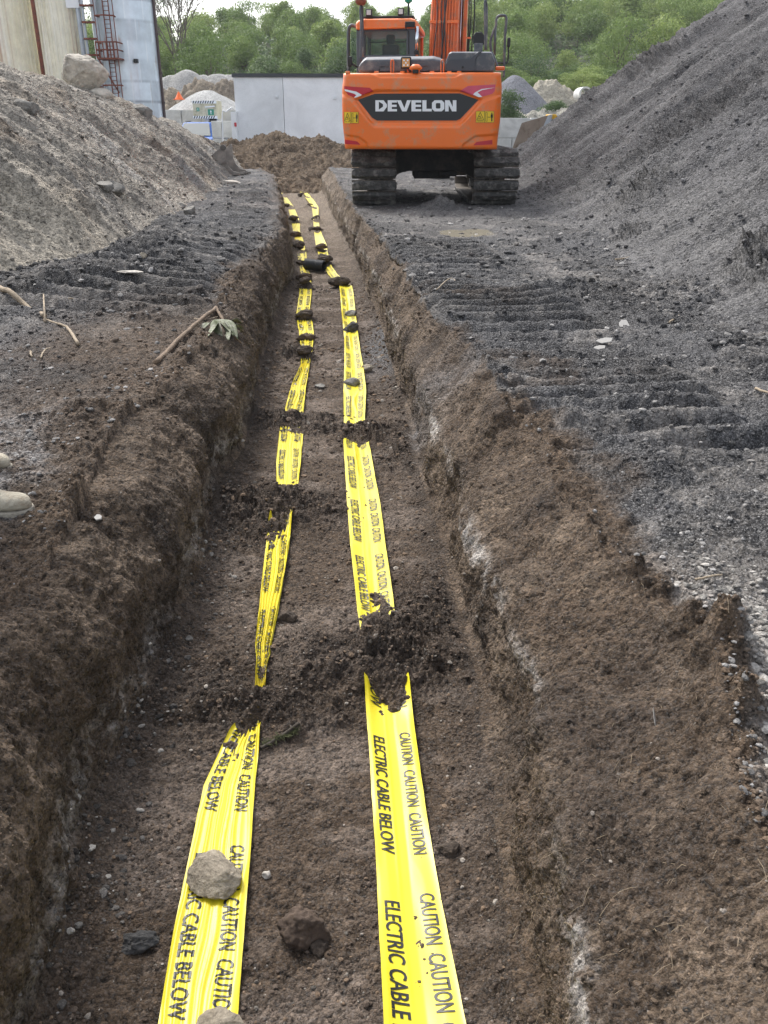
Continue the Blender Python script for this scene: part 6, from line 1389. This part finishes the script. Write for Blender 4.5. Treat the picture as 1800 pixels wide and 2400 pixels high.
HZ = hill_h(HX, HY_); rk = fbm(HX * .8, HY_ * .3, HZ * .35, .8, 5, .65, 403); sl = np.gradient(HZ, axis=0) / (np.gradient(HY_, axis=0))
HZ2 = HZ - .15 + .5 * rk * ss(.8, 2, sl); HYY = HY_ - 1.2 * rk * ss(.8, 2, sl)
hc = mixc(np.broadcast_to(C(.055, .075, .03), HX.shape + (3,)), C(.045, .055, .025), np.clip(.5 + rk, 0, 1)); hc = mixc(hc, C(.36, .34, .30), ss(.9, 1.8, sl) * np.clip(.75 + 1.2 * rk, 0, 1)); hc = mixc(hc, C(.20, .17, .13), ss(64, 58, HY_))
lx0, lz0 = hp(372, 150, 68)
hc = mixc(hc, C(.28, .265, .24), np.exp(-((HX + 18.0) / 3.0) ** 2 - ((HY_ - 72) / 5) ** 2))
M_HILL = earth('hill_ground', scales=(1.2, 4, 10), speck=.2, speck_col=(.2, .2, .15), lo=.6, hi=1.4, bump=.8, dist=.3)
tag(np_mesh('hill', np.stack([HX, HYY, HZ2], -1).reshape(-1, 3), grid_faces(*HX.shape), M_HILL, col=hc.reshape(-1, 3)), kind='structure')

def leaf_mat(name, c1, c2, c3):
    m = bpy.data.materials.new(name); nt, N, L, bs = nodes_of(m)
    at = N.new('ShaderNodeAttribute'); at.attribute_name = 'Col'; oi = N.new('ShaderNodeObjectInfo')
    sp = N.new('ShaderNodeSeparateColor'); L.new(at.outputs['Color'], sp.inputs[0])
    r1 = N.new('ShaderNodeValToRGB'); e = r1.color_ramp.elements; e[0].color = (*c1, 1); e[1].color = (*c3, 1); x = r1.color_ramp.elements.new(.5); x.color = (*c2, 1)
    ma = N.new('ShaderNodeMath'); ma.operation = 'MULTIPLY_ADD'; ma.inputs[1].default_value = .55; L.new(oi.outputs['Random'], ma.inputs[0])
    mb = N.new('ShaderNodeMath'); mb.operation = 'MULTIPLY'; mb.inputs[1].default_value = .5; L.new(sp.outputs[0], mb.inputs[0]); L.new(mb.outputs[0], ma.inputs[2]); L.new(ma.outputs[0], r1.inputs['Fac'])
    L.new(r1.outputs['Color'], bs.inputs['Base Color']); bs.inputs['Roughness'].default_value = .65; bs.inputs['Specular IOR Level'].default_value = .3
    tr = N.new('ShaderNodeBsdfTranslucent'); L.new(r1.outputs['Color'], tr.inputs['Color']); ms = N.new('ShaderNodeMixShader'); ms.inputs[0].default_value = .3
    L.new(bs.outputs[0], ms.inputs[1]); L.new(tr.outputs[0], ms.inputs[2]); L.new(ms.outputs[0], N['Material Output'].inputs['Surface']); return m
M_LF = leaf_mat('foliage', (.07, .115, .032), (.165, .245, .065), (.33, .39, .12))
M_LFD = leaf_mat('dark_foliage', (.05, .085, .035), (.10, .16, .06), (.18, .235, .09))
M_TRUNK = paint('tree_bark', (.13, .11, .085), .9, var=.4, vscale=6)
def crown_mesh(seed, n, lobes, leaf, rx, rz, spread=1.0):
    rg = np.random.default_rng(seed); cs = []
    for i in range(lobes):
        a = rg.uniform(0, 6.283); h = rg.uniform(0, 1); rr_ = rx * (.62 - .25 * h) * rg.uniform(.4, 1)
        cs.append((rr_ * math.cos(a), rr_ * math.sin(a), rz * (.25 + .62 * h), rg.uniform(.30, .52) * rx))
    cs = np.array(cs); k_ = rg.integers(0, lobes, n); d = rg.normal(size=(n, 3)); d /= np.linalg.norm(d, axis=1, keepdims=True); d[:, 2] = np.where(d[:, 2] < -.3, -d[:, 2] * .6, d[:, 2])
    rad = cs[k_, 3] * (1 - .45 * rg.random(n) ** 2) * (1 + .35 * fbm(d[:, 0] + k_, d[:, 1], d[:, 2], 2.5, 2, .5, seed))
    c = cs[k_, :3] + d * rad[:, None] * np.array([1, 1, .85])
    nrm = d * .8 + rg.normal(size=(n, 3)) * .55; nrm /= np.linalg.norm(nrm, axis=1, keepdims=True); t = np.cross(nrm, rg.normal(size=(n, 3))); t /= np.linalg.norm(t, axis=1, keepdims=True); b = np.cross(nrm, t)
    s_ = leaf * rg.uniform(.6, 1.3, n)[:, None]
    V = np.stack([c - t * s_, c + b * s_ * .45, c + t * s_, c - b * s_ * .45], 1).reshape(-1, 3); F = np.arange(n * 4).reshape(n, 4)
    tone = np.clip(rg.random(n) * .6 + .4 * np.sin(k_ * 2.4) * .5 + .2, 0, 1); col_ = np.repeat(np.stack([tone] * 3, 1)[:, None], 4, 1).reshape(-1, 3)
    me = np_mesh('crown', V, F, M_LF, None, col=col_, smooth=False, local=True); return me, cs
def trunk_mesh(seed, h, cs, r0):
    rr_ = random.Random(seed); m = MB(); top = Vector((rr_.uniform(-.2, .2), rr_.uniform(-.2, .2), h * .55)); m.tube([(0, 0, -.4), (top.x * .5, top.y * .5, h * .28), top], [r0, r0 * .8, r0 * .5], 7)
    for c in cs[:7]:
        s_ = Vector((0, 0, h * rr_.uniform(.2, .45))); e = Vector(c[:3]); m.tube([s_, s_.lerp(e, .5) + Vector((0, 0, -.1)), e], [r0 * .45, r0 * .3, r0 * .1], 5)
    return m.build('trunk', M_TRUNK, local=True)
TREES = []
for i in range(7):
    rx_ = [2.2, 2.6, 1.9, 2.4, 3.0, 1.5, 2.1][i]; rz_ = [3.6, 4.0, 3.8, 3.0, 4.4, 4.4, 3.2][i]
    c, cs = crown_mesh(500 + i, 4600, 15 + i, .095, rx_, rz_); t_ = trunk_mesh(500 + i, rz_, cs, .13); TREES.append((c.data, t_.data)); bpy.data.objects.remove(c); bpy.data.objects.remove(t_)
KIND = [('broad_tree', 'leafy green tree in the dense wood on the quarry hill', 'tree'), ('broad_tree', 'yellowish green tree in the dense wood on the quarry hill', 'tree')]
def tree_at(x, y, z, v, sc, label, group=None, mat=None, name='tree', cat='tree', rz=None, sz=1.0):
    r_ = empty(name, (x, y, z), label, cat, group); r_.scale = (sc * random.uniform(.9, 1.15), sc, sc * sz * random.uniform(.85, 1.2)); r_.rotation_euler.z = random.uniform(0, 6.28) if rz is None else rz
    for nm, me in (('crown', TREES[v][0]), ('trunk', TREES[v][1])):
        o = bpy.data.objects.new(nm, me); COL.objects.link(o); o.parent = r_
        if mat and nm == 'crown': o.material_slots[0].link = 'OBJECT'; o.material_slots[0].material = mat
    return r_
cnt = 0; rt_ = random.Random(3)
for row in range(16):
    y = 71 + row * 4.4
    xw = .47 * y + 5
    x = -xw * .62 if row < 14 else -xw * .6
    while x < xw:
        xx = x + rt_.uniform(-1, 1); yy = y + rt_.uniform(-1.6, 1.6)
        step = 3.6 + row * .12
        x += step
        zz_ = float(hill_h(np.array(xx), np.array(yy)))
        s_ = float(hill_h(np.array(xx), np.array(yy + .6)) - hill_h(np.array(xx), np.array(yy - .6))) / 1.2
        # visible from the camera? skip trees behind the excavator only when wholly hidden is not needed
        if yy < 76 and (xx < -13 and xx > -22): continue
        if 82 < yy < 97 and 15 < xx < 60 and rt_.random() < .8: continue
        if xx > 10 and yy < 80: sc = rt_.uniform(.55, .8)
        else: sc = rt_.uniform(.75, 1.3) * (.92 if xx < 5 else 1)
        if cnt >= 292: break
        v = rt_.randint(0, 6); cnt += 1
        lab = 'leafy green tree among the wood covering the quarry hill' if v % 2 else 'bushy tree of the wood covering the quarry hill'
        tree_at(xx, yy, zz_ - .3, v, sc, lab, 'trees of the wood on the quarry hill', M_LFD if (xx < 14 and yy < 80 and rt_.random() < .5) else None)
# undergrowth between the trees: nobody could count it
rg = np.random.default_rng(77); n = 60000; ux = rg.uniform(-60, 80, n); uy = rg.uniform(64, 135, n); uz = hill_h(ux, uy)
s_ = (hill_h(ux, uy + .5) - hill_h(ux, uy - .5)); ok = (np.abs(ux) < .5 * uy + 8) & (s_ < 1.2) & ~((uy < 75) & (ux < -14) & (ux > -21)); ux, uy, uz = ux[ok], uy[ok], uz[ok]; n = len(ux)
c = np.stack([ux, uy, uz + rg.random(n) * .8], 1); nrm = rg.normal(size=(n, 3)) * .5 + np.array([0, -.4, .8]); nrm /= np.linalg.norm(nrm, axis=1, keepdims=True); t = np.cross(nrm, rg.normal(size=(n, 3))); t /= np.linalg.norm(t, axis=1, keepdims=True); b = np.cross(nrm, t); s_ = rg.uniform(.15, .35, n)[:, None]
V = np.stack([c - t * s_, c + b * s_ * .5, c + t * s_, c - b * s_ * .5], 1).reshape(-1, 3); tn = np.repeat(rg.random(n) * .7, 4)
o_ = np_mesh('undergrowth', V, np.arange(n * 4).reshape(n, 4), M_LFD, col=np.stack([tn] * 3, 1), smooth=False); tag(o_, 'low green scrub between the trees on the quarry hill', 'undergrowth', kind='stuff')
# bushes at the right between the heaps
q = P(1200, 262, 44); tree_at(q.x, 44.5, q.z - .9, 2, .42, 'grey green willow bush right of the excavator counterweight', mat=M_LFD, name='bush', cat='bush', sz=1.2)
q = P(1295, 248, 47); tree_at(q.x, 47, q.z - .8, 0, .40, 'small dark green shrub on the sand bank right of the excavator', mat=M_LFD, name='bush', cat='bush', sz=.85)
for i, (px_, py_, Y_, sc, lb) in enumerate([(1200, 168, 72, .75, 'low bush behind the blue grey gravel heap'), (1250, 182, 70, .7, 'low bush left above the craggy sand heap'), (1400, 186, 66, .75, 'pale green bush nearest the dark heap slope'), (1430, 172, 68, .8, 'bright green bush where the dark heap slope cuts off the scrub'), (1365, 182, 68, .7, 'olive bush above the concrete pipe ring'), (1330, 176, 70, .65, 'bush right above the craggy sand heap'), (1290, 170, 74, .7, 'bush between the sand heap and the rock face')]):
    q = P(px_, py_ + 18, Y_); tree_at(q.x, Y_, q.z - .8, i % 7, sc, lb, name='bush', cat='bush', sz=.55)
# bare-topped tree behind the steel silo: sparse leaves on a branching skeleton
q = P(425, 70, 80); bt_ = empty('bare_tree', (q.x, 80, float(hill_h(np.array(q.x), np.array(80.0))) - .3), 'thin leaved tree with bare spreading branches behind the steel silo', 'tree')
m = MB(); tips_ = []; rr_ = random.Random(12)
def grow(p, d, l, r_, dep):
    e = p + d * l; m.tube([p, p.lerp(e, .5) + Vector((rr_.uniform(-.1, .1), rr_.uniform(-.1, .1), 0)) * l * .3, e], [r_, r_ * .85, r_ * .7], 5, caps=False)
    if dep == 0: tips_.append(e); return
    for i in range(3 if dep > 2 else 2 + rr_.randint(0, 1)):
        nd_ = (d + Vector((rr_.uniform(-.75, .75), rr_.uniform(-.75, .75), rr_.uniform(-.15, .5)))).normalized(); grow(e, nd_, l * rr_.uniform(.65, .85), r_ * .62, dep - 1)
p0 = bt_.location.copy()
for a in range(4): grow(p0 + Vector((a * .5 - .8, 0, 0)), Vector((rr_.uniform(-.3, .3), 0, 1)).normalized(), 2.5, .10, 5)
m.build('trunk', M_TRUNK, bt_, fix=False)
rg = np.random.default_rng(5); tp = np.array([t[:] for t in tips_]); n = 2600; c = tp[rg.integers(0, len(tp), n)] + rg.normal(size=(n, 3)) * .25; nrm = rg.normal(size=(n, 3)); nrm /= np.linalg.norm(nrm, axis=1, keepdims=True); t = np.cross(nrm, rg.normal(size=(n, 3))); t /= np.linalg.norm(t, axis=1, keepdims=True); b = np.cross(nrm, t); s_ = rg.uniform(.05, .09, n)[:, None]
V = np.stack([c - t * s_, c + b * s_ * .5, c + t * s_, c - b * s_ * .5], 1).reshape(-1, 3); tn = np.repeat(.4 + rg.random(n) * .5, 4)
np_mesh('crown', V, np.arange(n * 4).reshape(n, 4), M_LF, bt_, col=np.stack([tn] * 3, 1), smooth=False)

# ================================================================== PERSON at the left edge: only the boot toes reach into the picture
M_BOOT = paint('dusty_leather', (.40, .36, .28), .85, var=.3, vscale=18, dirt=(.24, .19, .13), dirt_amt=.4, dirt_scale=14, bump=.4, bscale=60)
M_SOLE = paint('muddy_sole', (.30, .27, .22), .9, var=.4, vscale=30, bump=.6, bscale=90)
M_TRS = paint('work_trousers', (.05, .055, .07), .9, var=.2, vscale=8); M_HIV = paint('orange_hi_vis', (.85, .25, .03), .7, var=.08); M_SKIN = paint('skin', (.52, .33, .25), .55, var=.06); M_HAIR = paint('brown_hair', (.08, .05, .03), .8, var=.3, vscale=60)
tA = G(78, 1205, 0); tB = G(27, 1108, 0)
zpA = zg(tA[0] - .15, tA[1]); zpB = zg(tB[0] - .15, tB[1])
per = empty('person', (tA[0] - .25, (tA[1] + tB[1]) / 2, zpA), 'person at the left picture edge, only the toes of two dusty work boots showing', 'person')
def skin_mesh(name, verts, edges, radii, mat, sub=2, parent=per):
    me = bpy.data.meshes.new(name); me.from_pydata(verts, edges, []); o = link(name, me, mat, parent)
    md = o.modifiers.new('skin', 'SKIN'); md.use_smooth_shade = True
    for i, r_ in enumerate(radii):
        rr2 = r_ if isinstance(r_, tuple) else (r_, r_); me.skin_vertices[0].data[i].radius = rr2; me.skin_vertices[0].data[i].use_root = (i == 0)
    s_ = o.modifiers.new('sub', 'SUBSURF'); s_.levels = sub; s_.render_levels = sub; return o
def boot(tip, z0, yaw, nm='boot'):
    c, s_ = math.cos(yaw), math.sin(yaw); H_ = []
    # stations along the foot from the toe back: (dist, half width, top height, bottom)
    st = [(0.0, .012, .055, .030), (.010, .032, .072, .028), (.03, .045, .085, .028), (.06, .052, .088, .028), (.09, .053, .090, .028), (.12, .050, .105, .028), (.16, .045, .135, .028), (.20, .044, .20, .028), (.23, .044, .24, .028), (.27, .042, .24, .028), (.29, .036, .22, .028), (.30, .02, .20, .03)]
    n = 20; V_ = []
    for d, w, t, b_ in st:
        for k_ in range(n):
            a = 2 * math.pi * k_ / n; ca, sa = math.cos(a), math.sin(a); x = w * (abs(ca) ** .8) * (1 if ca > 0 else -1); h = (t - b_) / 2; z = b_ + h + h * (abs(sa) ** .85) * (1 if sa > 0 else -1)
            V_.append((tip[0] - d * c - x * s_, tip[1] - d * s_ + x * c, z0 + z))
    m = MB(); F_ = [[i * n + k_, i * n + (k_ + 1) % n, (i + 1) * n + (k_ + 1) % n, (i + 1) * n + k_] for i in range(len(st) - 1) for k_ in range(n)] + [list(range(n)), [(len(st) - 1) * n + k_ for k_ in range(n)][::-1]]
    m.add(V_, F_); o = m.build(nm, M_BOOT, per, smooth=True); sb_ = o.modifiers.new('s', 'SUBSURF'); sb_.levels = sb_.render_levels = 1
    out = []
    for d, w in ((-.006, .0), (-.003, .022), (.008, .040), (.03, .052), (.07, .058), (.11, .056), (.16, .046), (.21, .044), (.26, .046), (.29, .040), (.306, .02)): out.append((d, w))
    poly = [(tip[0] - d * c - w * s_, tip[1] - d * s_ + w * c, z0 - .004) for d, w in out] + [(tip[0] - d * c + w * s_, tip[1] - d * s_ - w * c, z0 - .004) for d, w in out[::-1] if w > 0]
    m = MB(); m.prism(poly, (0, 0, .038)); m.build('sole', M_SOLE, o, bevel=.006)
    m = MB()
    for k_ in range(5): d = .13 + k_ * .018; zc_ = .115 + k_ * .024; m.tube([(tip[0] - d * c - .03 * s_, tip[1] - d * s_ + .03 * c, z0 + zc_), (tip[0] - d * c, tip[1] - d * s_, z0 + zc_ + .018), (tip[0] - d * c + .03 * s_, tip[1] - d * s_ - .03 * c, z0 + zc_)], .003, 6)
    m.build('laces', paint('red_brown_laces', (.25, .06, .04), .8), o)
    return Vector((tip[0] - .25 * c, tip[1] - .25 * s_, z0 + .12))
ankA = boot(tA, zpA, .12); ankB = boot(tB, zpB, .02)
pv = (ankA + ankB) / 2 + Vector((-.02, 0, .84)); hipA = pv + Vector((0, -.10, -.02)); hipB = pv + Vector((0, .10, -.02)); knA = (ankA + hipA) / 2 + Vector((.05, 0, .02)); knB = (ankB + hipB) / 2 + Vector((.05, 0, .02))
ch = pv + Vector((-.02, 0, .40)); nk = pv + Vector((-.01, 0, .58)); hd_ = pv + Vector((.04, 0, .74))
shA = ch + Vector((0, -.19, .09)); shB = ch + Vector((0, .19, .09)); elA = shA + Vector((-.03, -.06, -.29)); elB = shB + Vector((-.03, .06, -.29)); wrA = elA + Vector((.12, .02, -.22)); wrB = elB + Vector((.12, -.02, -.22))
body_v = [pv, pv + Vector((0, 0, .2)), ch, nk, nk + Vector((.01, 0, .06)), hipA, knA, ankA, hipB, knB, ankB, shA, elA, wrA, shB, elB, wrB]
body_e = [(0,1),(1,2),(2,3),(3,4),(0,5),(5,6),(6,7),(0,8),(8,9),(9,10),(2,11),(11,12),(12,13),(2,14),(14,15),(15,16)]
skin_mesh('body', body_v, body_e, [(.14,.11),(.13,.10),(.16,.11),.06,.05,.085,.055,.04,.085,.055,.04,.05,.038,.027,.05,.038,.027], M_SKIN)
skin_mesh('trousers', [pv + Vector((0,0,.04)), hipA, knA, ankA + Vector((0,0,.02)), hipB, knB, ankB + Vector((0,0,.02))], [(0,1),(1,2),(2,3),(0,4),(4,5),(5,6)], [(.155,.125),.10,.075,.068,.10,.075,.068], M_TRS)
skin_mesh('jacket', [pv + Vector((0,0,.02)), pv + Vector((0,0,.2)), ch, nk - Vector((0,0,.03)), shA, elA, wrA + Vector((-.02,0,.03)), shB, elB, wrB + Vector((-.02,0,.03))], [(0,1),(1,2),(2,3),(2,4),(4,5),(5,6),(2,7),(7,8),(8,9)], [(.17,.135),(.155,.12),(.185,.13),.07,.072,.058,.048,.072,.058,.048], M_HIV)
V, F = rock_geo(4, 3, .098, .078, .118, .0, 1.0, 0)
fx = V[:, 0] > 0; V[:, 0] += np.where(np.abs(V[:, 1]) < .014, .022 * np.exp(-((V[:, 2] + .005) / .022) ** 2) * fx, 0); V[:, 0] -= .008 * np.exp(-((np.abs(V[:, 1]) - .03) / .014) ** 2 - ((V[:, 2] - .015) / .012) ** 2) * fx; V[:, 0] += .006 * np.exp(-(V[:, 1] / .02) ** 2 - ((V[:, 2] + .05) / .008) ** 2) * fx
np_mesh('head', V + np.array(hd_), F, M_SKIN, per)
V, F = rock_geo(4, 4, .108, .088, .10, .05, 2.0, 0); V = V * np.where(V[:, 2:3] < -.0, .86, 1); np_mesh('hard_hat', V + np.array(hd_ + Vector((-.006, 0, .055))), F, M_WHT, per)
for wr, sg in ((wrA, 1), (wrB, -1)):
    d = Vector((.35, 0, -1)).normalized(); pm = wr + d * .09; vs_ = [wr, wr + d * .04, pm]; es_ = [(0, 1), (1, 2)]; rs_ = [.026, (.032, .018), (.036, .016)]
    for k_, L_ in enumerate((.07, .08, .075, .06)):
        off = Vector((0.018 * (k_ - 1.5) * 1.1, sg * .0, 0)); b0_ = pm + off; i0 = len(vs_); vs_ += [b0_ + d * .01, b0_ + d * L_ * .5 + Vector((0, sg * .008, 0)), b0_ + d * L_ * .85 + Vector((0, sg * .028, 0))]; es_ += [(2, i0), (i0, i0 + 1), (i0 + 1, i0 + 2)]; rs_ += [.0095, .0085, .0075]
    i0 = len(vs_); vs_ += [wr + d * .05 + Vector((.035, sg * .01, 0)), wr + d * .085 + Vector((.05, sg * .02, 0))]; es_ += [(1, i0), (i0, i0 + 1)]; rs_ += [.011, .009]
    skin_mesh('hand', vs_, es_, rs_, M_SKIN, 2)

# ================================================================== HAZE: the air between here and the wooded hill
m = MB(); m.box((-540, -90, -6), (540, 640, 34)); M_HZ = bpy.data.materials.new('haze'); nt, N, L, bs = nodes_of(M_HZ); N.remove(bs)
pv_ = N.new('ShaderNodeVolumePrincipled'); pv_.inputs['Color'].default_value = (.93, .96, 1, 1); pv_.inputs['Density'].default_value = .0004; pv_.inputs['Anisotropy'].default_value = .2
L.new(pv_.outputs[0], N['Material Output'].inputs['Volume']); tag(m.build('haze', M_HZ), kind='stuff')
